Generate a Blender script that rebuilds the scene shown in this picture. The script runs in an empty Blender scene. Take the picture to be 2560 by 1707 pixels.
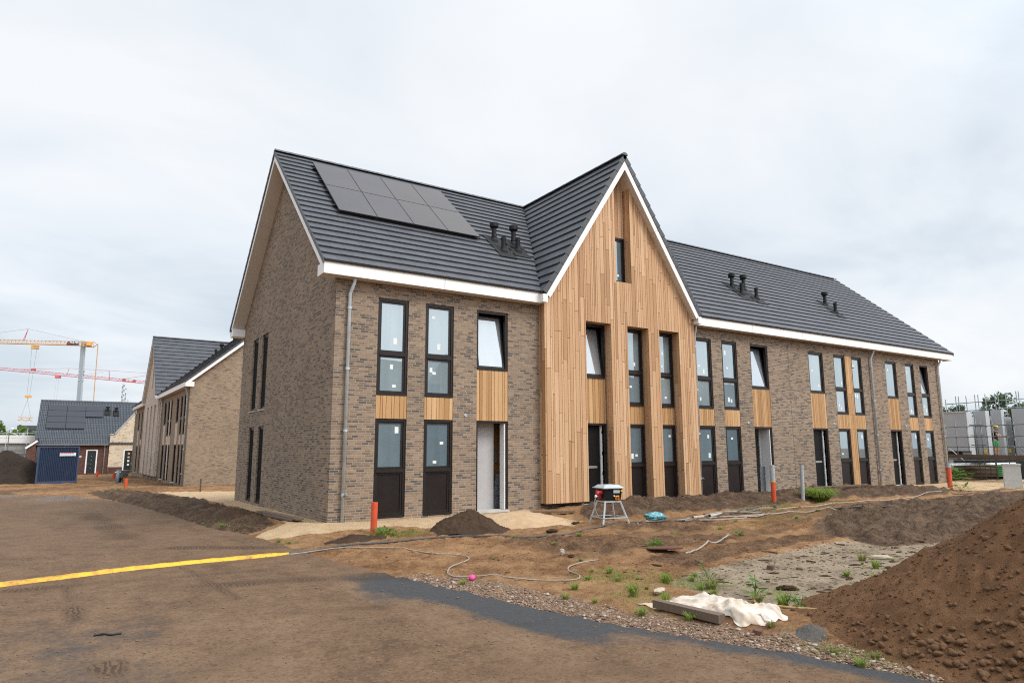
import bpy, math, random
import numpy as np
from mathutils import Vector, Matrix, noise as mnoise

SC = bpy.context.scene
COL = SC.collection
R = math.radians

# ------------------------------------------------------------------ camera
cam_d = bpy.data.cameras.new('camera')
cam_d.sensor_width = 36.0
cam_d.lens = 36.0 * 1671.33 / 2560.0
cam_d.clip_start = 0.1
cam_d.clip_end = 3000.0
cam = bpy.data.objects.new('camera', cam_d)
COL.objects.link(cam)
YAW, PIT, ROL = R(33.04707), R(9.01194), R(-0.17149)
_fw = Vector((math.sin(YAW) * math.cos(PIT), math.cos(YAW) * math.cos(PIT), math.sin(PIT)))
_rt = Vector((math.cos(YAW), -math.sin(YAW), 0.0))
_up = _rt.cross(_fw)
_r2 = _rt * math.cos(ROL) + _up * math.sin(ROL)
_u2 = -_rt * math.sin(ROL) + _up * math.cos(ROL)
CAM = Vector((-5.10173, -15.70487, 1.68030))
m = Matrix((( _r2.x, _u2.x, -_fw.x, CAM.x), (_r2.y, _u2.y, -_fw.y, CAM.y), (_r2.z, _u2.z, -_fw.z, CAM.z), (0, 0, 0, 1)))
cam.matrix_world = m
SC.camera = cam

# ------------------------------------------------------------------ world, sun, exposure
SUN_EL, SUN_AZ = R(47), R(152)          # azimuth clockwise from +Y (the facade faces -Y)
world = bpy.data.worlds.new('World')
SC.world = world
world.use_nodes = True
wn, wl = world.node_tree.nodes, world.node_tree.links
for n in list(wn):
    wn.remove(n)
w_out = wn.new('ShaderNodeOutputWorld')
w_sky = wn.new('ShaderNodeTexSky')
w_sky.sky_type = 'NISHITA'
w_sky.sun_disc = False
w_sky.sun_elevation = SUN_EL
w_sky.sun_rotation = SUN_AZ
w_sky.dust_density = 2.0
w_bg1 = wn.new('ShaderNodeBackground')
w_bg1.inputs['Strength'].default_value = 0.09
wl.new(w_sky.outputs[0], w_bg1.inputs['Color'])
w_tc = wn.new('ShaderNodeTexCoord')
w_sep = wn.new('ShaderNodeSeparateXYZ')
wl.new(w_tc.outputs['Generated'], w_sep.inputs[0])

def wmath(op, a, b=None, c=None, clamp=False):
    n = wn.new('ShaderNodeMath')
    n.operation = op
    n.use_clamp = clamp
    for i, v in enumerate((a, b, c)):
        if v is None:
            continue
        if isinstance(v, (int, float)):
            n.inputs[i].default_value = v
        else:
            wl.new(v, n.inputs[i])
    return n.outputs[0]
# overcast layer: clouds on a flat ceiling, seen by direction
zc = wmath('MAXIMUM', w_sep.outputs['Z'], 0.0)
den = wmath('ADD', zc, 0.22)
ux = wmath('DIVIDE', w_sep.outputs['X'], den)
uy = wmath('DIVIDE', w_sep.outputs['Y'], den)
w_cmb = wn.new('ShaderNodeCombineXYZ')
wl.new(ux, w_cmb.inputs[0]); wl.new(uy, w_cmb.inputs[1])
def wnoise(scale, detail, rough, off, stretch=(1, 1, 1), rot=0.0):
    mp = wn.new('ShaderNodeMapping')
    mp.inputs['Location'].default_value = off
    mp.inputs['Scale'].default_value = stretch
    mp.inputs['Rotation'].default_value = (0, 0, rot)
    wl.new(w_cmb.outputs[0], mp.inputs['Vector'])
    n = wn.new('ShaderNodeTexNoise')
    n.inputs['Scale'].default_value = scale
    n.inputs['Detail'].default_value = detail
    n.inputs['Roughness'].default_value = rough
    n.inputs['Distortion'].default_value = 0.5
    wl.new(mp.outputs[0], n.inputs['Vector'])
    return n.outputs['Fac']
n1 = wnoise(0.55, 5.0, 0.48, (3.1, 1.7, 0.4), (1.0, 1.0, 1), R(-33))
n2 = wnoise(1.5, 7.0, 0.55, (8.3, 2.9, 1.4), (0.8, 1.15, 1), R(-20))
nm = wmath('ADD', wmath('MULTIPLY', n1, 0.65), wmath('MULTIPLY', n2, 0.35))
w_cr = wn.new('ShaderNodeValToRGB')
w_cr.color_ramp.elements[0].position = 0.41
w_cr.color_ramp.elements[0].color = (0.455, 0.508, 0.56, 1)
w_cr.color_ramp.elements[1].position = 0.585
w_cr.color_ramp.elements[1].color = (0.66, 0.675, 0.69, 1)
e = w_cr.color_ramp.elements.new(0.495)
e.color = (0.575, 0.612, 0.648, 1)
wl.new(nm, w_cr.inputs[0])
# overcast luminance rises towards the zenith
zen = wn.new('ShaderNodeMapRange')
zen.interpolation_type = 'SMOOTHSTEP'
zen.inputs['From Min'].default_value = 0.50
zen.inputs['From Max'].default_value = 0.95
zen.inputs['To Min'].default_value = 1.0
zen.inputs['To Max'].default_value = 1.3
wl.new(w_sep.outputs['Z'], zen.inputs['Value'])
w_bg2 = wn.new('ShaderNodeBackground')
wl.new(w_cr.outputs[0], w_bg2.inputs['Color'])
dot = wn.new('ShaderNodeVectorMath'); dot.operation = 'DOT_PRODUCT'
wl.new(w_tc.outputs['Generated'], dot.inputs[0])
dot.inputs[1].default_value = (math.sin(SUN_AZ) * math.cos(SUN_EL), math.cos(SUN_AZ) * math.cos(SUN_EL), math.sin(SUN_EL))
glow = wn.new('ShaderNodeMapRange'); glow.interpolation_type = 'SMOOTHSTEP'
glow.inputs['From Min'].default_value = 0.30; glow.inputs['From Max'].default_value = 1.0
glow.inputs['To Min'].default_value = 1.0; glow.inputs['To Max'].default_value = 2.3
wl.new(dot.outputs['Value'], glow.inputs['Value'])
wl.new(wmath('MULTIPLY', zen.outputs[0], glow.outputs[0]), w_bg2.inputs['Strength'])
w_mix = wn.new('ShaderNodeMixShader')
w_mix.inputs[0].default_value = 0.90
wl.new(w_bg1.outputs[0], w_mix.inputs[1]); wl.new(w_bg2.outputs[0], w_mix.inputs[2])
wl.new(w_mix.outputs[0], w_out.inputs['Surface'])

sun_d = bpy.data.lights.new('sun', 'SUN')
sun_d.energy = 1.5
sun_d.angle = R(22)
sun_d.color = (1.0, 0.955, 0.89)
sun = bpy.data.objects.new('sun', sun_d)
COL.objects.link(sun)
sd = Vector((math.sin(SUN_AZ) * math.cos(SUN_EL), math.cos(SUN_AZ) * math.cos(SUN_EL), math.sin(SUN_EL)))
sun.rotation_euler = sd.to_track_quat('Z', 'Y').to_euler()
sun.location = (0, -40, 60)

SC.view_settings.view_transform = 'Standard'
SC.view_settings.look = 'None'
SC.view_settings.gamma = 1.0
SC.view_settings.use_curve_mapping = False
SC.view_settings.exposure = 0.60
SC.cycles.max_bounces = 7
SC.cycles.diffuse_bounces = 3
SC.cycles.glossy_bounces = 3
SC.cycles.use_denoising = False
SC.cycles.filter_width = 1.1

# ------------------------------------------------------------------ noise and terrain
def _hash(ix, iy, seed):
    h = (ix.astype(np.int64) * 374761393 + iy.astype(np.int64) * 668265263 + seed * 974634577) & 0xFFFFFFFF
    h = ((h ^ (h >> 13)) * 1274126177) & 0xFFFFFFFF
    h = h ^ (h >> 16)
    return (h & 0xFFFFFF) / float(0xFFFFFF)

def vnoise(x, y, seed=0):
    x = np.asarray(x, float); y = np.asarray(y, float)
    ix, iy = np.floor(x), np.floor(y)
    fx, fy = x - ix, y - iy
    fx = fx * fx * (3 - 2 * fx); fy = fy * fy * (3 - 2 * fy)
    a, b = _hash(ix, iy, seed), _hash(ix + 1, iy, seed)
    c, d = _hash(ix, iy + 1, seed), _hash(ix + 1, iy + 1, seed)
    return (a * (1 - fx) + b * fx) * (1 - fy) + (c * (1 - fx) + d * fx) * fy

def fbm(x, y, freq, octs, seed=0, gain=0.5):
    s, amp, tot = 0.0, 1.0, 0.0
    for k in range(octs):
        a = 0.6 * k
        xr = x * math.cos(a) - y * math.sin(a); yr = x * math.sin(a) + y * math.cos(a)
        s = s + amp * (vnoise(xr * freq, yr * freq, seed + k * 17) - 0.5)
        tot += amp; amp *= gain; freq *= 2.03
    return s / tot * 2.0

def sst(a, b, x):
    t = np.clip((np.asarray(x, float) - a) / (b - a), 0, 1)
    return t * t * (3 - 2 * t)

def poly_sd(P, X, Y):
    """signed distance to a polygon, positive inside"""
    P = np.asarray(P, float)
    d = np.full(X.shape, 1e9); ins = np.zeros(X.shape, bool)
    n = len(P)
    for i in range(n):
        ax, ay = P[i]; bx, by = P[(i + 1) % n]
        ex, ey = bx - ax, by - ay
        t = np.clip(((X - ax) * ex + (Y - ay) * ey) / (ex * ex + ey * ey + 1e-12), 0, 1)
        d = np.minimum(d, np.hypot(X - ax - t * ex, Y - ay - t * ey))
        c = ((ay > Y) != (by > Y)) & (X < (bx - ax) * (Y - ay) / (by - ay + 1e-12) + ax)
        ins ^= c
    return np.where(ins, d, -d)

EDGE = [(0.95, -40.0), (0.95, -14.5), (0.87, -13.06), (0.78, -12.63), (0.5, -11.63), (0.16, -10.9), (-0.17, -10.0), (-0.41, -9.07), (-0.66, -7.88),
        (-0.85, -6.99), (-1.07, -5.99), (-1.28, -4.86), (-1.45, -3.48), (-1.55, -2.2), (-1.65, -1.2), (-1.8, 0.2), (-2.18, 2.2),
        (-2.4, 5.5), (-3.1, 12.5), (-4.0, 18.0), (-5.2, 22.0), (-8.0, 26.0), (-13.0, 29.0), (-30.0, 31.0)]
_ey = np.array([p[1] for p in EDGE]); _ex = np.array([p[0] for p in EDGE])
def edge_x(y):
    return np.interp(y, _ey, _ex)

SAND1 = [(-1.3, 22.6), (1.87, 20.3), (0.3, 12), (0.3, 0.3), (5.5, 0.3), (5.6, -1.1), (6.0, -2.0), (5.0, -2.9), (3.6, -2.0), (2.1, -1.5), (1.15, -1.06), (-0.31, -1.2), (-1.7, -1.0),
         (-1.75, -0.55), (-0.75, 0.8), (-0.65, 5.97), (-0.75, 12.97)]
SAND2 = [(21.3, 0.95), (26.7, 1.1), (36, 2.8), (39.6, 0.6), (33, -2.6), (29.3, -2.9), (26.4, -1.7), (24.0, -0.6)]
DARKL = [(-4.48, 24.1), (-2.0, 21.85), (-0.85, 12.85), (-0.85, 3.5), (-0.9, 1.1), (-1.75, 0.0), (-2.2, 1.87), (-2.55, 6.09), (-3.1, 13)]
BANK = [(6.2, -1.5), (7.6, -0.2), (11.7, -0.2), (20.4, 0.2), (24.5, -0.9), (25.2, -2.0), (22.4, -3.2), (18.8, -2.3), (16.9, -1.9), (11.0, -2.7), (8.4, -2.7), (6.0, -2.9)]
DARKR = [(13.5, -4.0), (19.5, -3.6), (27.0, -3.9), (34, -6), (30, -9.5), (16, -9.1), (11.5, -9.2), (8.0, -8.5), (8.6, -6.6)]
MUD = [(1.95, -8.8), (3.15, -8.3), (4.24, -8.1), (6.3, -7.9), (7.6, -7.75), (9.0, -8.4), (11.5, -9.3), (10.5, -10.6), (5.5, -11.2), (3.0, -11.2), (2.1, -10.9), (2.0, -10.4), (1.75, -9.8)]
RUT = [(2.9, -7.3), (4.17, -7.1), (6.7, -6.9), (9.4, -6.9), (9.0, -7.6), (6.6, -7.6), (4.2, -7.9), (3.0, -8.2)]

CHURN = [(1.0, -3.2), (6, -2.7), (14, -2.9), (20, -3.6), (13, -5.0), (9, -6.6), (6.5, -7.2), (3, -7.2), (1.2, -6.6), (2.2, -5.2)]

def base_z(x, y):
    b = -0.18 - 0.012 * np.clip(y, 0, 75)
    d = np.hypot(np.maximum(np.maximum(-x, x - 30), 0), np.maximum(np.maximum(-y, y - 10.7), 0))
    return b + 0.15 * (1 - sst(0.4, 2.2, d))

def road_z(x, y):
    return -0.18 - 0.012 * np.clip(y, 0, 75)

def terrain(x, y, masks=False):
    x = np.asarray(x, float); y = np.asarray(y, float)
    near = (np.abs(x) < 70) & (np.abs(y) < 90)
    wob = 0.16 * fbm(x, y, 1.3, 3, 5)
    def mk(P, soft):
        return sst(-soft, soft, poly_sd(P, x + wob, y + wob * 0.7))
    sand = np.maximum(mk(SAND1, 0.18), mk(SAND2, 0.35))
    dl = poly_sd(DARKL, x + wob, y)
    darkl = sst(-0.12, 0.12, dl)
    bank = mk(BANK, 0.25)
    darkr = mk(DARKR, 0.55)
    mud = mk(MUD, 0.3)
    rut = mk(RUT, 0.25)
    churn = mk(CHURN, 0.8) * (0.78 + 0.9 * fbm(x * 0.55, y * 1.6, 0.8, 3, 51))
    back = sst(19, 26, y) * sst(75, 60, y) * sst(-12, -7, x) * sst(8, 3, x) * (0.45 + 0.9 * fbm(x, y * 0.6, 0.5, 3, 57))
    churn = np.clip(np.maximum(churn, back), 0, 1) * (1 - mud)
    dark = np.clip(np.maximum.reduce([darkl, bank, darkr * 0.95]), 0, 1)
    sand = sand * (1 - darkl) * (1 - 0.85 * bank)
    e = x - edge_x(y)                                # >0: verge side of the road
    road = sst(0.10, -0.10, e + 0.05 * fbm(x, y, 3.0, 2, 9)) * (y < 31)
    grav = sst(0.0, 0.06, e) * sst(0.85, 0.30, e + 0.25 * fbm(x, y, 1.7, 2, 3)) * sst(-6.0, -7.2, y) * (1 - mud)
    h = base_z(x, y)
    h = h + 0.030 * fbm(x, y, 0.55, 4, 1) * near
    clod = np.abs(fbm(x, y, 2.6, 4, 21, 0.6))
    ridg = 1 - np.abs(fbm(x * 0.7, y * 1.3, 1.5, 3, 83)) * 2
    h = h + churn * (0.09 * np.clip(ridg, 0, 1) ** 2 + 0.07 * clod - 0.03)
    h = h + darkr * (0.16 * np.clip(ridg, 0, 1) ** 2 + 0.10 * fbm(x, y, 1.0, 3, 87) - 0.03)
    h = h + dark * (0.12 * clod - 0.01) + darkl * (0.13 * sst(0.0, 0.7, dl) - 0.02 + 0.22 * fbm(x, y, 1.2, 4, 12))
    fine = 0.036 * fbm(x, y, 4.5, 3, 31, 0.65)
    h = h + fine * (1 - 0.6 * mud) * (1 - 0.5 * sand)
    h = h + bank * (0.13 + 0.10 * fbm(x * .6, y, 1.6, 3, 91) + 0.07 * clod)
    h = h + sand * 0.02 * fbm(x, y, 1.1, 3, 41)
    h = h + rut * 0.045 * np.sin((x * 0.95 + y * 0.35 + 0.25 * fbm(x, y, 1.0, 2, 8)) * 17.0) * (0.6 + fbm(x, y, 0.9, 2, 3))
    lump = np.clip(fbm(x, y, 1.9, 3, 95, 0.6), 0, 1)
    h = h + 0.10 * lump * (1 - sand) * sst(0.3, 0.8, e)
    h = h * (1 - mud) + (base_z(x, y) - 0.035 + 0.008 * fbm(x, y, 2.5, 3, 77)) * mud
    # orange dirt shoulder left of the verge, slightly raised
    h = h + 0.03 * sst(0.3, 1.2, e) * (y < -2.5) * (1 - mud)
    h = np.where(road > 0, h * (1 - road) + (road_z(x, y) - 0.05) * road, h)
    if masks:
        return h, sand, dark, mud, grav, np.maximum(rut, churn * 0.8)
    return h

def gz(x, y):
    """ground height, read back from the ground sheet"""
    i = min(max(int(np.searchsorted(gx_, x)) - 1, 0), len(gx_) - 2); j = min(max(int(np.searchsorted(gy_, y)) - 1, 0), len(gy_) - 2)
    u = (x - gx_[i]) / (gx_[i + 1] - gx_[i]); v = (y - gy_[j]) / (gy_[j + 1] - gy_[j])
    return float((H[j, i] * (1 - u) + H[j, i + 1] * u) * (1 - v) + (H[j + 1, i] * (1 - u) + H[j + 1, i + 1] * u) * v)

def gzmax(x, y):
    """ground or road, whichever is on top"""
    e = x - float(edge_x(y))
    return max(gz(x, y), float(road_z(x, y)) if (e < 0 and y < 31) else -9)

# ------------------------------------------------------------------ mesh builder
class MB:
    def __init__(self):
        self.v, self.f, self.r = [], [], []
    def face(self, pts, r=0.0):
        i = len(self.v)
        self.v.extend([tuple(p) for p in pts])
        self.r.extend([r] * len(pts))
        self.f.append(tuple(range(i, i + len(pts))))
    def box(self, x0, x1, y0, y1, z0, z1, r=0.0):
        i = len(self.v)
        self.v.extend([(x0, y0, z0), (x1, y0, z0), (x1, y1, z0), (x0, y1, z0), (x0, y0, z1), (x1, y0, z1), (x1, y1, z1), (x0, y1, z1)])
        self.r.extend([r] * 8)
        for q in ((0, 3, 2, 1), (4, 5, 6, 7), (0, 1, 5, 4), (1, 2, 6, 5), (2, 3, 7, 6), (3, 0, 4, 7)):
            self.f.append(tuple(i + k for k in q))
    def hexa(self, p, r=0.0):
        """8 points: bottom 4 ccw, top 4 ccw"""
        i = len(self.v)
        self.v.extend([tuple(q) for q in p]); self.r.extend([r] * 8)
        for q in ((0, 3, 2, 1), (4, 5, 6, 7), (0, 1, 5, 4), (1, 2, 6, 5), (2, 3, 7, 6), (3, 0, 4, 7)):
            self.f.append(tuple(i + k for k in q))
    def beam(self, a, b, w, h, r=0.0, up=(0, 0, 1)):
        a, b = Vector(a), Vector(b)
        d = (b - a).normalized()
        u = Vector(up)
        if abs(d.dot(u)) > 0.98:
            u = Vector((1, 0, 0))
        s = d.cross(u).normalized(); t = s.cross(d).normalized()
        s *= w / 2; t *= h / 2
        self.hexa([a - s - t, a + s - t, b + s - t, b - s - t, a - s + t, a + s + t, b + s + t, b - s + t], r)
    def tube(self, pts, rad, n=8, r=0.0, caps=True):
        pts = [Vector(p) for p in pts]
        rads = rad if isinstance(rad, (list, tuple)) else [rad] * len(pts)
        rings = []
        pu = None
        for k, p in enumerate(pts):
            d = (pts[min(k + 1, len(pts) - 1)] - pts[max(k - 1, 0)])
            if d.length < 1e-9:
                d = Vector((0, 0, 1))
            d.normalize()
            u = pu if pu is not None else (Vector((0, 0, 1)) if abs(d.z) < 0.9 else Vector((1, 0, 0)))
            u = (u - d * u.dot(d))
            if u.length < 1e-6:
                u = Vector((1, 0, 0)) - d * d.x
            u.normalize(); pu = u
            w = d.cross(u)
            i = len(self.v)
            for j in range(n):
                a = 2 * math.pi * j / n
                self.v.append(tuple(p + (u * math.cos(a) + w * math.sin(a)) * rads[k]))
                self.r.append(r)
            rings.append(i)
        for a, b in zip(rings[:-1], rings[1:]):
            for j in range(n):
                self.f.append((a + j, a + (j + 1) % n, b + (j + 1) % n, b + j))
        if caps:
            self.f.append(tuple(reversed(range(rings[0], rings[0] + n))))
            self.f.append(tuple(range(rings[-1], rings[-1] + n)))
    def cyl(self, a, b, r0, r1=None, n=16, r=0.0):
        self.tube([a, b], [r0, r0 if r1 is None else r1], n, r)
    def lathe(self, prof, c=(0, 0, 0), n=20, r=0.0):
        i0 = len(self.v)
        for (rad, z) in prof:
            for j in range(n):
                a = 2 * math.pi * j / n
                self.v.append((c[0] + rad * math.cos(a), c[1] + rad * math.sin(a), c[2] + z)); self.r.append(r)
        for k in range(len(prof) - 1):
            for j in range(n):
                a, b = i0 + k * n + j, i0 + k * n + (j + 1) % n
                self.f.append((a, b, b + n, a + n))
        self.f.append(tuple(reversed(range(i0, i0 + n))))
        self.f.append(tuple(range(i0 + (len(prof) - 1) * n, i0 + len(prof) * n)))
    def blob(self, c, s, seed=0, amp=0.25, nu=12, nv=8, rot=0.0, r=0.0, freq=1.6):
        i0 = len(self.v)
        ca, sa = math.cos(rot), math.sin(rot)
        for k in range(nv + 1):
            th = math.pi * k / nv
            for j in range(nu):
                ph = 2 * math.pi * j / nu
                d = Vector((math.sin(th) * math.cos(ph), math.sin(th) * math.sin(ph), math.cos(th)))
                q = 1 + amp * mnoise.noise(d * freq + Vector((seed * 7.13, seed * 3.7, 1.1)))
                x, y, z = d.x * s[0] * q, d.y * s[1] * q, d.z * s[2] * q
                self.v.append((c[0] + x * ca - y * sa, c[1] + x * sa + y * ca, c[2] + z)); self.r.append(r)
        for k in range(nv):
            for j in range(nu):
                a, b = i0 + k * nu + j, i0 + k * nu + (j + 1) % nu
                self.f.append((a, a + nu, b + nu, b))
    def mesh(self, name, mat, smooth=False, uv=True):
        me = bpy.data.meshes.new(name)
        me.from_pydata(self.v, [], self.f)
        me.update()
        if uv and len(self.f):
            nl = len(me.loops)
            vi = np.empty(nl, np.int32); me.loops.foreach_get('vertex_index', vi)
            npol = len(me.polygons)
            nrm = np.empty(npol * 3, np.float32); me.polygons.foreach_get('normal', nrm); nrm = nrm.reshape(-1, 3)
            lt = np.empty(npol, np.int32); me.polygons.foreach_get('loop_total', lt)
            N = np.repeat(nrm, lt, axis=0)
            co = np.array(self.v, np.float32)[vi]
            T = np.stack([-N[:, 1], N[:, 0], np.zeros(nl, np.float32)], 1)
            flat = np.abs(N[:, 2]) > 0.98
            T[flat] = (1, 0, 0)
            ln = np.linalg.norm(T, axis=1, keepdims=True); T /= np.maximum(ln, 1e-9)
            big = np.where(np.abs(T[:, 0]) >= np.abs(T[:, 1]), T[:, 0], T[:, 1])
            T *= np.where(big < 0, -1, 1)[:, None]
            B = np.cross(N, T)
            B *= np.where((B[:, 2] < 0) | (flat & (B[:, 1] < 0)), -1, 1)[:, None]
            uvl = me.uv_layers.new(name='UVMap')
            uvs = np.stack([(co * T).sum(1), (co * B).sum(1)], 1).astype(np.float32)
            uvl.data.foreach_set('uv', uvs.ravel())
        at = me.attributes.new('rnd', 'FLOAT', 'POINT')
        at.data.foreach_set('value', np.array(self.r, np.float32))
        if mat:
            me.materials.append(mat)
        if smooth:
            me.polygons.foreach_set('use_smooth', [True] * len(me.polygons))
        return me
    def build(self, name, mat, parent=None, smooth=False, loc=None):
        o = bpy.data.objects.new(name, self.mesh(name, mat, smooth))
        COL.objects.link(o)
        if loc is not None:
            o.location = loc
        if parent is not None:
            o.parent = parent
        return o

def tag(o, label=None, cat=None, group=None, kind=None):
    if label: o['label'] = label
    if cat: o['category'] = cat
    if group: o['group'] = group
    if kind: o['kind'] = kind
    return o

def thing(name, label, cat, loc=(0, 0, 0), rz=0.0, group=None, scale=1.0):
    o = bpy.data.objects.new(name, None)
    o.empty_display_size = 0.3
    COL.objects.link(o)
    o.location = loc; o.rotation_euler = (0, 0, rz)
    if scale != 1.0: o.scale = (scale,) * 3
    return tag(o, label, cat, group)

def copy_tree(o, parent=None):
    c = o.copy(); COL.objects.link(c)
    if parent is not None: c.parent = parent
    for ch in list(o.children):
        copy_tree(ch, c)
    return c

def grid_object(name, X, Y, Z, mat, attrs=None, parent=None, smooth=True):
    ny, nx = X.shape
    me = bpy.data.meshes.new(name)
    nv = nx * ny
    co = np.stack([X, Y, Z], -1).reshape(-1).astype(np.float32)
    idx = np.arange(nv).reshape(ny, nx)
    q = np.stack([idx[:-1, :-1], idx[:-1, 1:], idx[1:, 1:], idx[1:, :-1]], -1).reshape(-1, 4)
    me.vertices.add(nv); me.vertices.foreach_set('co', co)
    me.loops.add(q.size); me.loops.foreach_set('vertex_index', q.reshape(-1).astype(np.int32))
    me.polygons.add(len(q)); me.polygons.foreach_set('loop_start', (np.arange(len(q)) * 4).astype(np.int32))
    me.polygons.foreach_set('loop_total', np.full(len(q), 4, np.int32))
    me.update(calc_edges=True)
    if smooth:
        me.polygons.foreach_set('use_smooth', [True] * len(q))
    for k, a in (attrs or {}).items():
        at = me.attributes.new(k, 'FLOAT', 'POINT'); at.data.foreach_set('value', a.reshape(-1).astype(np.float32))
    me.materials.append(mat)
    o = bpy.data.objects.new(name, me); COL.objects.link(o)
    if parent is not None: o.parent = parent
    return o

def smooth_path(pts, step=0.12):
    """Catmull-Rom through the points"""
    P = [np.array(p, float) for p in pts]
    P = [2 * P[0] - P[1]] + P + [2 * P[-1] - P[-2]]
    out = []
    for i in range(1, len(P) - 2):
        a, b, c, d = P[i - 1:i + 3]
        n = max(2, int(np.linalg.norm(c - b) / step))
        for k in range(n):
            t = k / n
            out.append(0.5 * ((2 * b) + (c - a) * t + (2 * a - 5 * b + 4 * c - d) * t * t + (-a + 3 * b - 3 * c + d) * t ** 3))
    out.append(P[-2])
    return out

def text_mesh(name, s, size, mat, parent=None, loc=(0, 0, 0), rot=(0, 0, 0), extrude=0.004, align='CENTER', bold=0.0):
    cu = bpy.data.curves.new(name, 'FONT')
    cu.body = s; cu.size = size; cu.extrude = extrude; cu.align_x = align; cu.align_y = 'CENTER'; cu.offset = bold
    tmp = bpy.data.objects.new(name, cu); COL.objects.link(tmp)
    dg = bpy.context.evaluated_depsgraph_get(); dg.update()
    me = bpy.data.meshes.new_from_object(tmp.evaluated_get(dg))
    bpy.data.objects.remove(tmp)
    me.name = name; me.materials.clear(); me.materials.append(mat)
    o = bpy.data.objects.new(name, me); COL.objects.link(o)
    o.location = loc; o.rotation_euler = rot
    if parent is not None: o.parent = parent
    return o

# ------------------------------------------------------------------ materials
class NT:
    def __init__(self, name):
        self.m = bpy.data.materials.new(name); self.m.use_nodes = True
        self.n, self.l = self.m.node_tree.nodes, self.m.node_tree.links
        self.b = self.n['Principled BSDF']
        self.out = self.n['Material Output']
    def new(self, t): return self.n.new(t)
    def set(self, sock, v):
        if hasattr(v, 'is_linked') or isinstance(v, bpy.types.NodeSocket): self.l.new(v, sock)
        elif isinstance(v, (tuple, list)) and len(v) == 3 and sock.type == 'RGBA': sock.default_value = (*v, 1)
        else: sock.default_value = v
    def coord(self, kind='Object', scale=(1, 1, 1), loc=(0, 0, 0)):
        tc = self.new('ShaderNodeTexCoord'); mp = self.new('ShaderNodeMapping')
        mp.inputs['Scale'].default_value = scale; mp.inputs['Location'].default_value = loc
        self.l.new(tc.outputs[kind], mp.inputs['Vector']); return mp.outputs[0]
    def noise(self, vec, scale, detail=4, rough=0.55, dist=0.0):
        n = self.new('ShaderNodeTexNoise'); self.l.new(vec, n.inputs['Vector'])
        n.inputs['Scale'].default_value = scale; n.inputs['Detail'].default_value = detail
        n.inputs['Roughness'].default_value = rough; n.inputs['Distortion'].default_value = dist
        return n.outputs['Fac']
    def ramp(self, fac, stops, mode='LINEAR'):
        r = self.new('ShaderNodeValToRGB'); cr = r.color_ramp; cr.interpolation = mode
        while len(cr.elements) < len(stops): cr.elements.new(0.5)
        for el, (p, c) in zip(cr.elements, stops):
            el.position = p; el.color = (*c, 1) if isinstance(c, (tuple, list)) else (c, c, c, 1)
        self.l.new(fac, r.inputs[0]); return r.outputs[0]
    def mix(self, fac, a, b, mode='MIX'):
        x = self.new('ShaderNodeMix'); x.data_type = 'RGBA'; x.blend_type = mode
        self.set(x.inputs['Factor'], fac)
        self.set(x.inputs[6], a); self.set(x.inputs[7], b)
        return x.outputs[2]
    def math(self, op, a, b=0.0, clamp=False):
        x = self.new('ShaderNodeMath'); x.operation = op; x.use_clamp = clamp
        self.set(x.inputs[0], a); self.set(x.inputs[1], b); return x.outputs[0]
    def attr(self, name):
        a = self.new('ShaderNodeAttribute'); a.attribute_name = name; return a.outputs['Fac']
    def bump(self, h, strength=0.3, dist=0.02):
        b = self.new('ShaderNodeBump'); b.inputs['Strength'].default_value = strength; b.inputs['Distance'].default_value = dist
        self.l.new(h, b.inputs['Height']); self.l.new(b.outputs[0], self.b.inputs['Normal']); return b
    def base(self, v): self.set(self.b.inputs['Base Color'], v)
    def rough(self, v): self.set(self.b.inputs['Roughness'], v)
    def spec(self, v): self.b.inputs['Specular IOR Level'].default_value = v

def simple(name, col, rough=0.6, var=0.12, scale=6.0, metal=0.0, spec=0.5, bump=0.0, coat=0.0):
    t = NT(name)
    n = t.noise(t.coord('Object'), scale, 5, 0.6)
    lo = tuple(c * (1 - var) for c in col); hi = tuple(min(1, c * (1 + var)) for c in col)
    t.base(t.ramp(n, [(0.3, lo), (0.7, hi)]))
    n2 = t.noise(t.coord('Object'), scale * 4, 3, 0.5)
    t.rough(t.ramp(n2, [(0.2, max(0.02, rough - 0.08)), (0.8, min(1, rough + 0.08))]))
    t.b.inputs['Metallic'].default_value = metal
    t.spec(spec)
    if coat: t.b.inputs['Coat Weight'].default_value = coat
    if bump: t.bump(n2, bump, 0.01)
    return t.m

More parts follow.
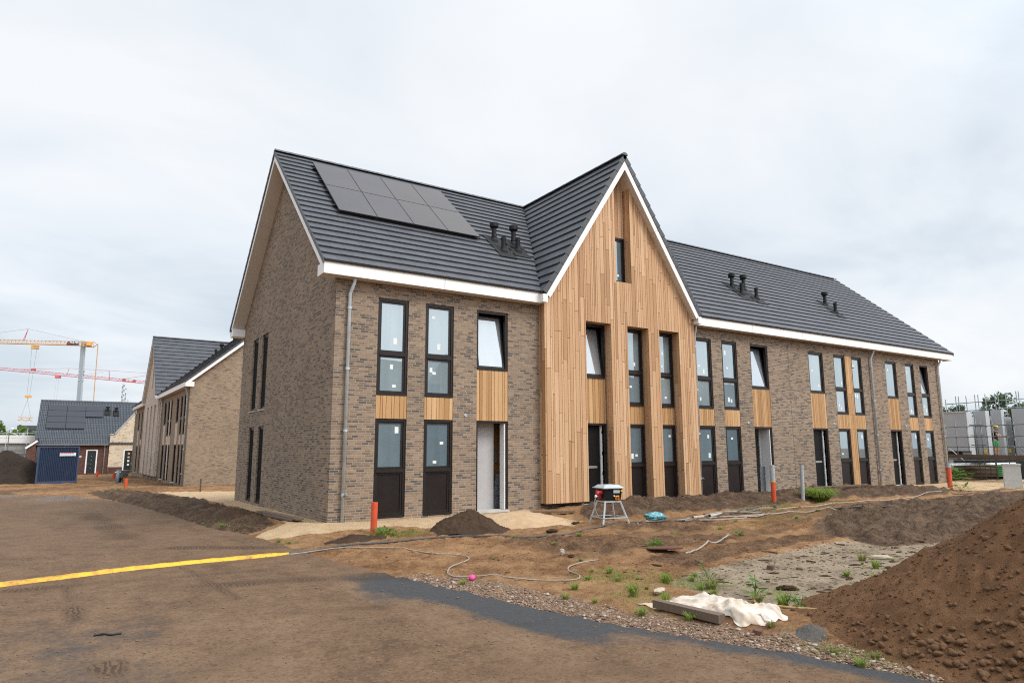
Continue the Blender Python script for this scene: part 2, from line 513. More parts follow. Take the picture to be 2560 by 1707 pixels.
def brick_mat(name, stops, mortar, w=0.215, h=0.0585, dirt=0.12, mort=0.008):
    t = NT(name)
    uv = t.coord('UV')
    b = t.new('ShaderNodeTexBrick')
    t.l.new(uv, b.inputs['Vector'])
    b.inputs['Color1'].default_value = (0, 0, 0, 1); b.inputs['Color2'].default_value = (1, 1, 1, 1)
    b.inputs['Mortar'].default_value = (0.5, 0.5, 0.5, 1)
    b.inputs['Scale'].default_value = 1.0; b.inputs['Mortar Size'].default_value = mort; b.inputs['Mortar Smooth'].default_value = 0.2
    b.inputs['Brick Width'].default_value = w; b.inputs['Row Height'].default_value = h
    b.offset = 0.41; b.offset_frequency = 2; b.squash = 0.78; b.squash_frequency = 3
    col = t.ramp(b.outputs['Color'], stops)
    fn = t.noise(uv, 40, 4, 0.6)
    col = t.mix(t.ramp(fn, [(0.3, 0.0), (0.75, 0.35)]), col, (0.16, 0.12, 0.09))
    big = t.noise(uv, 0.5, 4, 0.6)
    bigc = t.ramp(big, [(0.3, (1 - dirt,) * 3), (0.7, (1 + dirt * 0.6,) * 3)])
    mc = t.mix(t.noise(uv, 18, 3), tuple(c * 0.8 for c in mortar), mortar)
    col = t.mix(b.outputs['Fac'], col, mc)
    col = t.mix(1.0, col, bigc, 'MULTIPLY')
    t.base(col); t.rough(0.9); t.spec(0.25)
    hh = t.math('SUBTRACT', t.math('MULTIPLY', fn, 0.35), b.outputs['Fac'])
    t.bump(hh, 0.55, 0.008)
    return t.m

def wood_mat(name, stops, grain=0.25, rough=0.62, silver=0.0):
    t = NT(name)
    uv = t.coord('UV')
    rn = t.attr('rnd')
    cmb = t.new('ShaderNodeCombineXYZ'); t.l.new(t.math('MULTIPLY', rn, 37.0), cmb.inputs[2])
    va = t.new('ShaderNodeVectorMath'); va.operation = 'ADD'; t.l.new(uv, va.inputs[0]); t.l.new(cmb.outputs[0], va.inputs[1])
    mp = t.new('ShaderNodeMapping'); mp.inputs['Scale'].default_value = (28, 1.3, 1); t.l.new(va.outputs[0], mp.inputs['Vector'])
    g = t.noise(mp.outputs[0], 1.0, 6, 0.65, 0.6)
    mp2 = t.new('ShaderNodeMapping'); mp2.inputs['Scale'].default_value = (3, 0.6, 1); t.l.new(va.outputs[0], mp2.inputs['Vector'])
    g2 = t.noise(mp2.outputs[0], 1.0, 3, 0.5)
    c = t.ramp(rn, stops)
    c = t.mix(t.ramp(g, [(0.35, grain), (0.65, 0.0)]), c, tuple(x * 0.55 for x in stops[0][1]))
    c = t.mix(t.ramp(g2, [(0.35, 0.0), (0.75, 0.22)]), c, stops[-1][1])
    t.base(c); t.rough(rough); t.spec(0.3)
    t.bump(g, 0.15, 0.004)
    return t.m

def tile_mat(name, col):
    t = NT(name)
    rn = t.attr('rnd')
    c = t.ramp(rn, [(0.0, tuple(x * 0.86 for x in col)), (0.5, col), (1.0, (col[0] * 1.13, col[1] * 1.11, col[2] * 1.09))])
    n = t.noise(t.coord('Object'), 3.0, 5, 0.65)
    c = t.mix(t.ramp(n, [(0.4, 0.0), (0.8, 0.22)]), c, (col[0] * 1.5, col[1] * 1.45, col[2] * 1.4))
    t.base(c)
    t.rough(t.ramp(t.noise(t.coord('Object'), 9.0, 4), [(0.3, 0.42), (0.7, 0.58)]))
    t.spec(0.45)
    t.bump(t.noise(t.coord('Object'), 120.0, 2), 0.06, 0.004)
    return t.m

def glass_mat(name, tint, refl=0.42, rough=0.015):
    """mirror coat over a base with film and reflection tones painted in"""
    t = NT(name)
    n = t.noise(t.coord('Object'), 0.9, 3, 0.5)
    dif = t.new('ShaderNodeBsdfDiffuse')
    oi = t.new('ShaderNodeObjectInfo')
    st = t.noise(t.coord('Object', (7, 7, 0.5)), 1.0, 3, 0.5)
    cc = t.ramp(n, [(0.3, tuple(c * 0.78 for c in tint)), (0.7, tint)])
    cc = t.mix(t.ramp(st, [(0.35, 0.30), (0.6, 0.0)]), cc, tuple(c * 0.5 for c in tint))
    cc = t.mix(1.0, cc, t.ramp(oi.outputs['Random'], [(0.0, (0.62, 0.66, 0.70)), (1.0, (1.12, 1.08, 1.05))]), 'MULTIPLY')
    t.l.new(cc, dif.inputs['Color'])
    gl = t.new('ShaderNodeBsdfGlossy'); gl.inputs['Roughness'].default_value = rough
    gl.inputs['Color'].default_value = (0.80, 0.88, 0.93, 1)
    bm = t.new('ShaderNodeBump'); bm.inputs['Strength'].default_value = 0.02; bm.inputs['Distance'].default_value = 0.05
    t.l.new(t.noise(t.coord('Object'), 1.6, 1), bm.inputs['Height']); t.l.new(bm.outputs[0], gl.inputs['Normal'])
    fr = t.new('ShaderNodeFresnel'); fr.inputs['IOR'].default_value = 1.7
    fac = t.math('ADD', t.math('MULTIPLY', fr.outputs[0], 0.8), refl, True)
    mx = t.new('ShaderNodeMixShader')
    t.l.new(fac, mx.inputs[0]); t.l.new(dif.outputs[0], mx.inputs[1]); t.l.new(gl.outputs[0], mx.inputs[2])
    t.l.new(mx.outputs[0], t.out.inputs['Surface'])
    return t.m

def soil_mat(name, lo, hi, scale=9.0, bump=0.6, rough=0.95):
    t = NT(name)
    v = t.coord('Object')
    n = t.noise(v, scale, 9, 0.68)
    n2 = t.noise(v, scale * 6, 6, 0.7)
    n3 = t.noise(v, 1.1, 4, 0.6)
    f = t.math('ADD', t.math('MULTIPLY', n, 0.5), t.math('MULTIPLY', n3, 0.5))
    c = t.ramp(f, [(0.33, lo), (0.66, hi)])
    c = t.mix(t.ramp(n2, [(0.25, 0.5), (0.5, 0.0)]), c, tuple(x * 0.5 for x in lo))
    c = t.mix(t.ramp(n2, [(0.62, 0.0), (0.85, 0.5)]), c, tuple(min(1, x * 1.6) for x in hi))
    t.base(c); t.rough(rough); t.spec(0.15)
    t.bump(t.math('ADD', n, n2), bump, 0.03)
    return t.m

BR_STOPS = [(0.0, (0.076, 0.069, 0.066)), (0.12, (0.098, 0.085, 0.078)), (0.23, (0.178, 0.126, 0.092)), (0.55, (0.255, 0.178, 0.126)), (1.0, (0.335, 0.238, 0.165))]
M = {}
M['brick'] = brick_mat('mixed_brown_brick', BR_STOPS, (0.37, 0.305, 0.235))
M['brick2'] = brick_mat('tan_brick', [(0.0, (0.12, 0.095, 0.082)), (0.12, (0.18, 0.135, 0.10)), (0.35, (0.275, 0.195, 0.132)), (1.0, (0.36, 0.262, 0.176))], (0.36, 0.29, 0.215))
M['redbrick'] = brick_mat('red_brown_brick', [(0.0, (0.06, 0.025, 0.02)), (0.4, (0.10, 0.042, 0.032)), (1.0, (0.15, 0.06, 0.045))], (0.10, 0.065, 0.055))
M['cream'] = brick_mat('cream_brick', [(0.0, (0.25, 0.19, 0.13)), (0.06, (0.36, 0.28, 0.20)), (0.18, (0.66, 0.54, 0.39)), (1.0, (0.78, 0.66, 0.49))], (0.66, 0.56, 0.43))
WOOD_P = [(0.0, (0.36, 0.19, 0.078)), (0.2, (0.47, 0.265, 0.115)), (0.55, (0.545, 0.322, 0.150)), (0.8, (0.62, 0.395, 0.20)), (1.0, (0.42, 0.23, 0.10))]
WOOD = [(0.0, (0.38, 0.210, 0.105)), (0.2, (0.50, 0.292, 0.150)), (0.55, (0.580, 0.355, 0.198)), (0.8, (0.65, 0.425, 0.255)), (1.0, (0.50, 0.290, 0.148))]
M['wood_panel'] = wood_mat('hardwood_panel', WOOD_P)
M['wood'] = wood_mat('hardwood_cladding', WOOD)
M['wood2'] = wood_mat('weathered_cladding', [(0.0, (0.46, 0.36, 0.29)), (0.5, (0.56, 0.45, 0.37)), (1.0, (0.64, 0.52, 0.43))], 0.10)
M['gap'] = simple('cladding_backing', (0.02, 0.012, 0.008), 0.9)
M['tile'] = tile_mat('slate_grey_roof_tile', (0.062, 0.066, 0.077))
M['tile2'] = tile_mat('dark_pantile', (0.058, 0.066, 0.080))
M['tile_edge'] = simple('verge_tile', (0.05, 0.054, 0.06), 0.5)
M['white'] = simple('white_fascia_board', (0.80, 0.79, 0.765), 0.42, 0.03, 2.0)
M['soffit'] = simple('shaded_white_soffit', (0.66, 0.60, 0.52), 0.6, 0.04, 2.0)  # fascia white with the shade under the eaves put into its colour
M['frame'] = simple('dark_brown_frame', (0.018, 0.0138, 0.0125), 0.42, 0.15, 5, spec=0.3)
M['infill'] = simple('dark_brown_panel', (0.014, 0.0095, 0.0085), 0.42, 0.08, .8, spec=0.28)
M['glass_up'] = glass_mat('window_glass', (0.27, 0.345, 0.375), 0.20)  # pale base carries part of the sky mirrored in the panes
M['glass_lo'] = glass_mat('teal_reflection_glass', (0.15, 0.215, 0.25), 0.20)  # teal base stands in for the houses mirrored in the lower panes
M['glass_dk'] = glass_mat('dark_window_glass', (0.010, 0.011, 0.012), 0.04)
M['glass_tilt'] = glass_mat('tilted_window_glass', (0.38, 0.40, 0.42), 0.28)  # paler base paints in the brighter sky that tilted panes mirror
M['sticker'] = simple('paper_sticker', (0.72, 0.74, 0.72), 0.8, 0.05)
M['zinc'] = simple('galvanised_pipe', (0.46, 0.49, 0.51), 0.42, 0.16, 5, metal=0.12)
M['zinc_d'] = simple('dull_zinc', (0.25, 0.26, 0.26), 0.5, 0.15, 5, metal=0.4)
M['black'] = simple('black_plastic', (0.008, 0.0085, 0.0095), 0.5, 0.2, spec=0.3)
M['rubber'] = simple('black_rubber', (0.013, 0.013, 0.014), 0.7, 0.2, spec=0.3)
M['solar_frame'] = simple('panel_frame', (0.015, 0.015, 0.017), 0.4)
M['plaster'] = simple('white_plaster', (0.43, 0.415, 0.415), 0.8, 0.05)
M['doorwhite'] = simple('white_door_edge', (0.72, 0.72, 0.71), 0.5, 0.04)
M['door_black'] = simple('black_door_leaf', (0.007, 0.0065, 0.0065), 0.5, 0.2, spec=0.2)
M['steel'] = simple('brushed_steel', (0.5, 0.5, 0.5), 0.35, 0.1, 9, metal=0.8)
M['oak'] = simple('brown_inner_door', (0.22, 0.105, 0.035), 0.55, 0.3, 3)
M['cable_joint'] = simple('joint_sealant', (0.07, 0.06, 0.052), 0.8)
M['concrete'] = simple('pale_concrete', (0.45, 0.43, 0.40), 0.85, 0.12, 7, bump=0.2)
M['terrazzo'] = None
t = NT('speckled_stair_side')
vo = t.new('ShaderNodeTexVoronoi'); vo.inputs['Scale'].default_value = 55; t.l.new(t.coord('Object'), vo.inputs['Vector'])
t.base(t.ramp(vo.outputs['Distance'], [(0.25, (0.30, 0.31, 0.33)), (0.5, (0.05, 0.055, 0.06))])); t.rough(0.6)
M['terrazzo'] = t.m
t = NT('solar_cell')
v = t.coord('Object')
n = t.noise(v, 0.8, 2)
oi = t.new('ShaderNodeObjectInfo')
t.base(t.mix(0.5, t.ramp(n, [(0.3, (0.030, 0.027, 0.034)), (0.7, (0.050, 0.044, 0.040))]), t.ramp(oi.outputs['Random'], [(0.0, (0.040, 0.032, 0.048)), (1.0, (0.072, 0.056, 0.044))]))); t.rough(0.36); t.spec(0.45)
t.b.inputs['Coat Weight'].default_value = 0.12; t.b.inputs['Coat Roughness'].default_value = 0.22
M['solar'] = t.m
# ------------------------------------------------------------------ ground and road
t = NT('site_soil')
v = t.coord('Object')
nb = t.noise(v, 0.45, 5, 0.6)
nm_ = t.noise(v, 2.4, 7, 0.68)
nf = t.noise(v, 16.0, 8, 0.72)
nff = t.noise(v, 70.0, 5, 0.7)
vgrit = t.new('ShaderNodeTexVoronoi'); vgrit.inputs['Scale'].default_value = 42; t.l.new(v, vgrit.inputs['Vector'])
orange = t.ramp(t.math('ADD', t.math('ADD', t.math('MULTIPLY', nb, 0.30), t.math('MULTIPLY', nm_, 0.40)), t.math('MULTIPLY', nf, 0.30)), [(0.37, (0.080, 0.041, 0.021)), (0.445, (0.175, 0.088, 0.040)), (0.52, (0.268, 0.150, 0.074)), (0.62, (0.36, 0.215, 0.108))])
darks = t.ramp(t.math('ADD', t.math('MULTIPLY', nm_, 0.5), t.math('MULTIPLY', nf, 0.5)), [(0.38, (0.034, 0.021, 0.0145)), (0.48, (0.080, 0.050, 0.032)), (0.60, (0.150, 0.098, 0.062))])
sands = t.ramp(nm_, [(0.3, (0.40, 0.27, 0.155)), (0.55, (0.50, 0.355, 0.215)), (0.75, (0.54, 0.39, 0.25))])
muds = t.ramp(t.math('ADD', t.math('MULTIPLY', nm_, 0.6), t.math('MULTIPLY', nf, 0.4)), [(0.36, (0.085, 0.060, 0.040)), (0.44, (0.195, 0.148, 0.100)), (0.52, (0.285, 0.222, 0.155)), (0.62, (0.34, 0.275, 0.20))])
gravs = t.ramp(vgrit.outputs['Color'], [(0.0, (0.075, 0.047, 0.031)), (0.35, (0.19, 0.118, 0.072)), (0.7, (0.27, 0.18, 0.12)), (1.0, (0.40, 0.31, 0.24))])
def edge_mask(name, amp=0.55, lo=0.38, hi=0.62):
    s = t.math('ADD', t.attr(name), t.math('MULTIPLY', t.math('SUBTRACT', t.math('ADD', t.math('MULTIPLY', nf, 0.5), t.math('MULTIPLY', nm_, 0.5)), 0.5), amp))
    r = t.new('ShaderNodeMapRange'); r.interpolation_type = 'SMOOTHSTEP'
    r.inputs['From Min'].default_value = lo; r.inputs['From Max'].default_value = hi
    t.l.new(s, r.inputs['Value']); return r.outputs[0]
c = t.mix(edge_mask('mud', 1.4, .36, .64), orange, muds)
c = t.mix(edge_mask('rut', 0.8, 0.35, 0.7), c, t.ramp(t.math('ADD', t.math('MULTIPLY', nm_, 0.5), t.math('MULTIPLY', nf, 0.5)), [(0.38, (0.050, 0.029, 0.017)), (0.5, (0.125, 0.070, 0.038)), (0.62, (0.215, 0.128, 0.07))]))
c = t.mix(edge_mask('sand', 1.3, .40, .60), c, sands)
c = t.mix(edge_mask('dark', 1.3, .38, .62), c, darks)
c = t.mix(edge_mask('grav', 1.1, 0.35, 0.55), c, gravs)
# dark flecks in the noise lows paint in shade between soil crumbs
c = t.mix(t.ramp(nf, [(0.30, 0.65), (0.43, 0.0)]), c, t.mix(0.5, c, (0.035, 0.021, 0.013)))
c = t.mix(t.ramp(nff, [(0.62, 0.0), (0.8, 0.35)]), c, t.mix(0.5, c, (0.62, 0.48, 0.34)))
t.base(c)
t.rough(0.95); t.spec(0.15)
t.bump(t.math('ADD', t.math('MULTIPLY', nf, 1.0), t.math('MULTIPLY', nff, 0.4)), 0.8, 0.05)
M['ground'] = t.m

def axis(*segs):
    out = []
    for a, b, s in segs:
        out.extend(np.arange(a, b - 1e-6, s))
    out.append(segs[-1][1])
    return np.array(out)
gx_ = axis((-900, -100, 100), (-100, -30, 5), (-30, -10, 0.8), (-10, -4, 0.2), (-4, 9, 0.06), (9, 20, 0.11), (20, 34, 0.22), (34, 60, 1.2), (60, 200, 14), (200, 900, 100))
gy_ = axis((-300, -60, 40), (-60, -18, 3), (-18, -14, 0.3), (-14, -0.0, 0.06), (0, 6, 0.14), (6, 30, 0.3), (30, 44, 0.6), (44, 90, 3), (90, 300, 30), (300, 1500, 200))
GX, GY = np.meshgrid(gx_, gy_)
H, SA, DA, MU, GR, RU = terrain(GX, GY, True)
ground = grid_object('ground', GX, GY, H, M['ground'], {'sand': SA, 'dark': DA, 'mud': MU, 'grav': GR, 'rut': RU})
tag(ground, kind='structure')

# asphalt road, mostly under dried mud
t = NT('muddy_asphalt')
v = t.coord('Object')
vs = t.coord('Object', (1.0, 0.35, 1.0))
nb = t.noise(vs, 0.8, 6, 0.62, 0.4)
nm_ = t.noise(v, 3.0, 7, 0.7)
nf = t.noise(v, 26.0, 6, 0.72)
nff = t.noise(v, 160.0, 3, 0.6)
asph = t.ramp(nf, [(0.3, (0.038, 0.038, 0.040)), (0.7, (0.066, 0.066, 0.068))])
asph = t.mix(t.ramp(nff, [(0.6, 0.0), (0.75, 0.5)]), asph, (0.18, 0.17, 0.16))
mud = t.ramp(t.math('ADD', t.math('MULTIPLY', nm_, 0.6), t.math('MULTIPLY', nb, 0.4)), [(0.36, (0.084, 0.048, 0.026)), (0.5, (0.142, 0.084, 0.047)), (0.64, (0.185, 0.117, 0.070))])
mud = t.mix(t.ramp(nf, [(0.36, 0.8), (0.46, 0.0)]), mud, (0.066, 0.039, 0.024))
mud = t.mix(t.ramp(nf, [(0.53, 0.0), (0.64, 0.55)]), mud, (0.22, 0.15, 0.098))
mud = t.mix(t.ramp(nff, [(0.66, 0.0), (0.8, 0.45)]), mud, (0.40, 0.34, 0.27))
cov = t.math('ADD', t.attr('cover'), t.math('MULTIPLY', t.math('SUBTRACT', t.math('ADD', t.math('MULTIPLY', nb, 0.7), t.math('MULTIPLY', nm_, 0.5)), 0.6), 1.7))
cv = t.new('ShaderNodeMapRange'); cv.interpolation_type = 'SMOOTHSTEP'
cv.inputs['From Min'].default_value = 0.25; cv.inputs['From Max'].default_value = 0.75
t.l.new(cov, cv.inputs['Value'])
c = t.mix(cv.outputs[0], asph, mud)
# tyre smears of thick dark mud
sm = t.math('ADD', t.attr('smear'), t.math('MULTIPLY', t.math('SUBTRACT', t.math('ADD', t.math('MULTIPLY', nf, 0.6), t.math('MULTIPLY', nm_, 0.5)), 0.55), 2.2))
smr = t.new('ShaderNodeMapRange'); smr.interpolation_type = 'SMOOTHSTEP'
smr.inputs['From Min'].default_value = 0.45; smr.inputs['From Max'].default_value = 0.75
t.l.new(sm, smr.inputs['Value'])
trd = t.new('ShaderNodeTexWave'); trd.inputs['Scale'].default_value = 5.5; trd.inputs['Distortion'].default_value = 9.0; trd.inputs['Detail'].default_value = 3; trd.inputs['Detail Scale'].default_value = 2.0
t.l.new(t.coord('Object', (1.0, 0.55, 1.0)), trd.inputs['Vector'])
c = t.mix(t.math('MULTIPLY', smr.outputs[0], t.ramp(trd.outputs['Fac'], [(0.25, 0.25), (0.6, 0.9)])), c, (0.058, 0.034, 0.021))
wet = t.attr('wet')
wt = t.new('ShaderNodeMapRange'); wt.interpolation_type = 'SMOOTHSTEP'
wt.inputs['From Min'].default_value = 0.46; wt.inputs['From Max'].default_value = 0.56
t.l.new(t.math('ADD', wet, t.math('MULTIPLY', t.math('SUBTRACT', nm_, 0.5), 1.1)), wt.inputs['Value'])
t.base(c)
t.rough(t.mix(wt.outputs[0], t.ramp(nm_, [(0.3, 0.78), (0.7, 0.95)]), (0.12, 0.12, 0.12)))
t.spec(0.25)
bsum = t.math('ADD', t.math('MULTIPLY', nf, 0.7), t.math('MULTIPLY', nff, 0.25))
t.bump(t.math('ADD', bsum, t.math('MULTIPLY', smr.outputs[0], 0.35)), 0.6, 0.025)
M['road'] = t.m
rx_ = axis((-40, -12, 1.0), (-12, 1.2, 0.1))
ry_ = axis((-45, -16, 1.5), (-16, 2, 0.1), (2, 33, 0.35))
RX, RY = np.meshgrid(rx_, ry_)
e = edge_x(RY) - RX                      # distance left of the right-hand edge
cover = 0.12 + 0.95 * sst(0.15, 1.25, e + 0.7 * fbm(RX, RY, 0.55, 3, 15)) + 0.95 * sst(-6.6, -5.0, RY)
leftpatch = sst(1.6, 0.3, np.hypot((RX + 5.0) / 1.5, (RY + 9.5) / 3.6))
cover = cover - 0.6 * leftpatch
for (cx, cy, rx, ry) in ((-5.6, 2.0, 1.2, 4.0), (-6.4, -5.2, 1.0, 0.9)):
    cover -= 0.42 * np.exp(-(((RX - cx) / rx) ** 2 + ((RY - cy) / ry) ** 2))
smear = np.zeros_like(RX)
for (x0, y0, x1, y1, w) in ((-3.9, -5.3, -1.0, -5.9, 0.35), (-2.3, -5.6, -0.9, -6.4, 0.3), (-5.6, -4.3, -2.6, -4.6, 0.25), (-3.3, -1.2, -1.5, -2.4, 0.3), (-4.6, -9.6, -3.4, -8.8, 0.3),
                          (-3.6, -10.6, -2.2, -11.6, 0.3), (-2.0, -10.6, -0.8, -11.4, 0.25), (-5.0, -4.4, -4.9, -6.6, 0.14), (-4.7, -8.6, -4.5, -10.4, 0.2), (-3.5, -3.6, -3.2, -6.5, 0.14), (-2.9, -7.6, -1.9, -7.9, .25), (-1.4, -9.2, -.9, -9.5, .2), (-4.0, 1.0, -4.5, 9, 0.5), (-1.2, -12.2, 0.3, -12.6, 0.3)):
    ex, ey = x1 - x0, y1 - y0
    tt = np.clip(((RX - x0) * ex + (RY - y0) * ey) / (ex * ex + ey * ey), 0, 1)
    d = np.hypot(RX - x0 - tt * ex, RY - y0 - tt * ey)
    smear = np.maximum(smear, (0.62 + 0.5 * fbm(RX, RY, 1.3, 3, 19)) * np.exp(-(d / w) ** 2))
wet = 0.75 * np.maximum(np.exp(-(((RX + 5.0) / 1.9) ** 2 + ((RY - 20.0) / 3.6) ** 2)), 0.9 * np.exp(-(((RX + 7.5) / 2.0) ** 2 + ((RY - 23.5) / 1.8) ** 2)))
RZ = road_z(RX, RY) + 0.004 + 0.010 * smear * (0.5 + fbm(RX, RY, 4, 3, 6)) + 0.004 * fbm(RX, RY, 0.8, 3, 2)
# keep the sheet under the soil beyond the edge
RZ = np.where(e < -0.12, RZ - 0.10, RZ)
road = grid_object('road', RX, RY, RZ, M['road'], {'cover': cover, 'smear': smear, 'wet': wet})
tag(road, kind='structure')

# ------------------------------------------------------------------ house builder
def wall_rects(mb, x0, x1, z0, z1, holes, y0, y1, flip=None):
    """front sheet at y0 with rectangular holes whose reveals run back to y1"""
    xs = sorted({x0, x1, *[h[0] for h in holes], *[h[1] for h in holes]})
    zs = sorted({z0, z1, *[h[2] for h in holes], *[h[3] for h in holes]})
    f = flip or (lambda x, y, z: (x, y, z))
    def inhole(a, b, c, d):
        mx, mz = (a + b) / 2, (c + d) / 2
        return any(h[0] < mx < h[1] and h[2] < mz < h[3] for h in holes)
    for a, b in zip(xs[:-1], xs[1:]):
        for c, d in zip(zs[:-1], zs[1:]):
            if not inhole(a, b, c, d):
                mb.face([f(a, y0, c), f(b, y0, c), f(b, y0, d), f(a, y0, d)])
    for a, b, c, d in holes:
        mb.face([f(a, y0, c), f(a, y0, d), f(a, y1, d), f(a, y1, c)])
        mb.face([f(b, y0, c), f(b, y1, c), f(b, y1, d), f(b, y0, d)])
        mb.face([f(a, y0, d), f(b, y0, d), f(b, y1, d), f(a, y1, d)])
        mb.face([f(a, y0, c), f(a, y1, c), f(b, y1, c), f(b, y0, c)])

def board_strips(rng, x0, x1, widths=(0.066, 0.09, 0.118, 0.148)):
    out = []; x = x0
    while x < x1 - 0.03:
        w = rng.choice(widths)
        if x1 - (x + w) < 0.05: w = x1 - x
        out.append((x, min(x1, x + w))); x += w
    return out

def boards(mb, rng, x0, x1, zb, ztop, y, th=0.02, holes=(), f=None, joints=True, wid=None, gap=0.012):
    """vertical boards between x0 and x1; ztop is a number or function of x"""
    f = f or (lambda x, y, z: (x, y, z))
    zt = ztop if callable(ztop) else (lambda x: ztop)
    cuts = sorted({x0, x1, *[h[0] for h in holes if x0 < h[0] < x1], *[h[1] for h in holes if x0 < h[1] < x1]})
    for s0, s1 in zip(cuts[:-1], cuts[1:]):
        for a, b in board_strips(rng, s0, s1, wid or (0.066, 0.09, 0.118, 0.148)):
            m_ = (a + b) / 2
            iv = [[zb, 99.0]]
            for h in holes:
                if h[0] < m_ < h[1]:
                    new = []
                    for p, q in iv:
                        if h[2] > p: new.append([p, min(q, h[2])])
                        if h[3] < q: new.append([max(p, h[3]), q])
                    iv = new
            for p, q in iv:
                top = min(q, max(zt(a), zt(b)))
                if top - p < 0.02: continue
                js = [p]
                if joints:
                    z = p + rng.uniform(0.4, 2.4)
                    while z < top - 0.4:
                        js.append(z); z += rng.choice((1.2, 1.8, 2.4, 2.9))
                js.append(q)
                for k in range(len(js) - 1):
                    lo = js[k] + (0.005 if k else 0); hi = js[k + 1] - 0.005
                    ha, hb = min(hi, zt(a)), min(hi, zt(b))
                    if max(ha, hb) <= lo + 0.005: continue
                    ha, hb = max(ha, lo + 0.001), max(hb, lo + 0.001)
                    A, B = a + gap / 2, b - gap / 2
                    yy = y + rng.uniform(-0.0015, 0.0015)
                    mb.hexa([f(A, yy, lo), f(B, yy, lo), f(B, yy + th, lo), f(A, yy + th, lo), f(A, yy, ha), f(B, yy, hb), f(B, yy + th, hb), f(A, yy + th, ha)], rng.random())

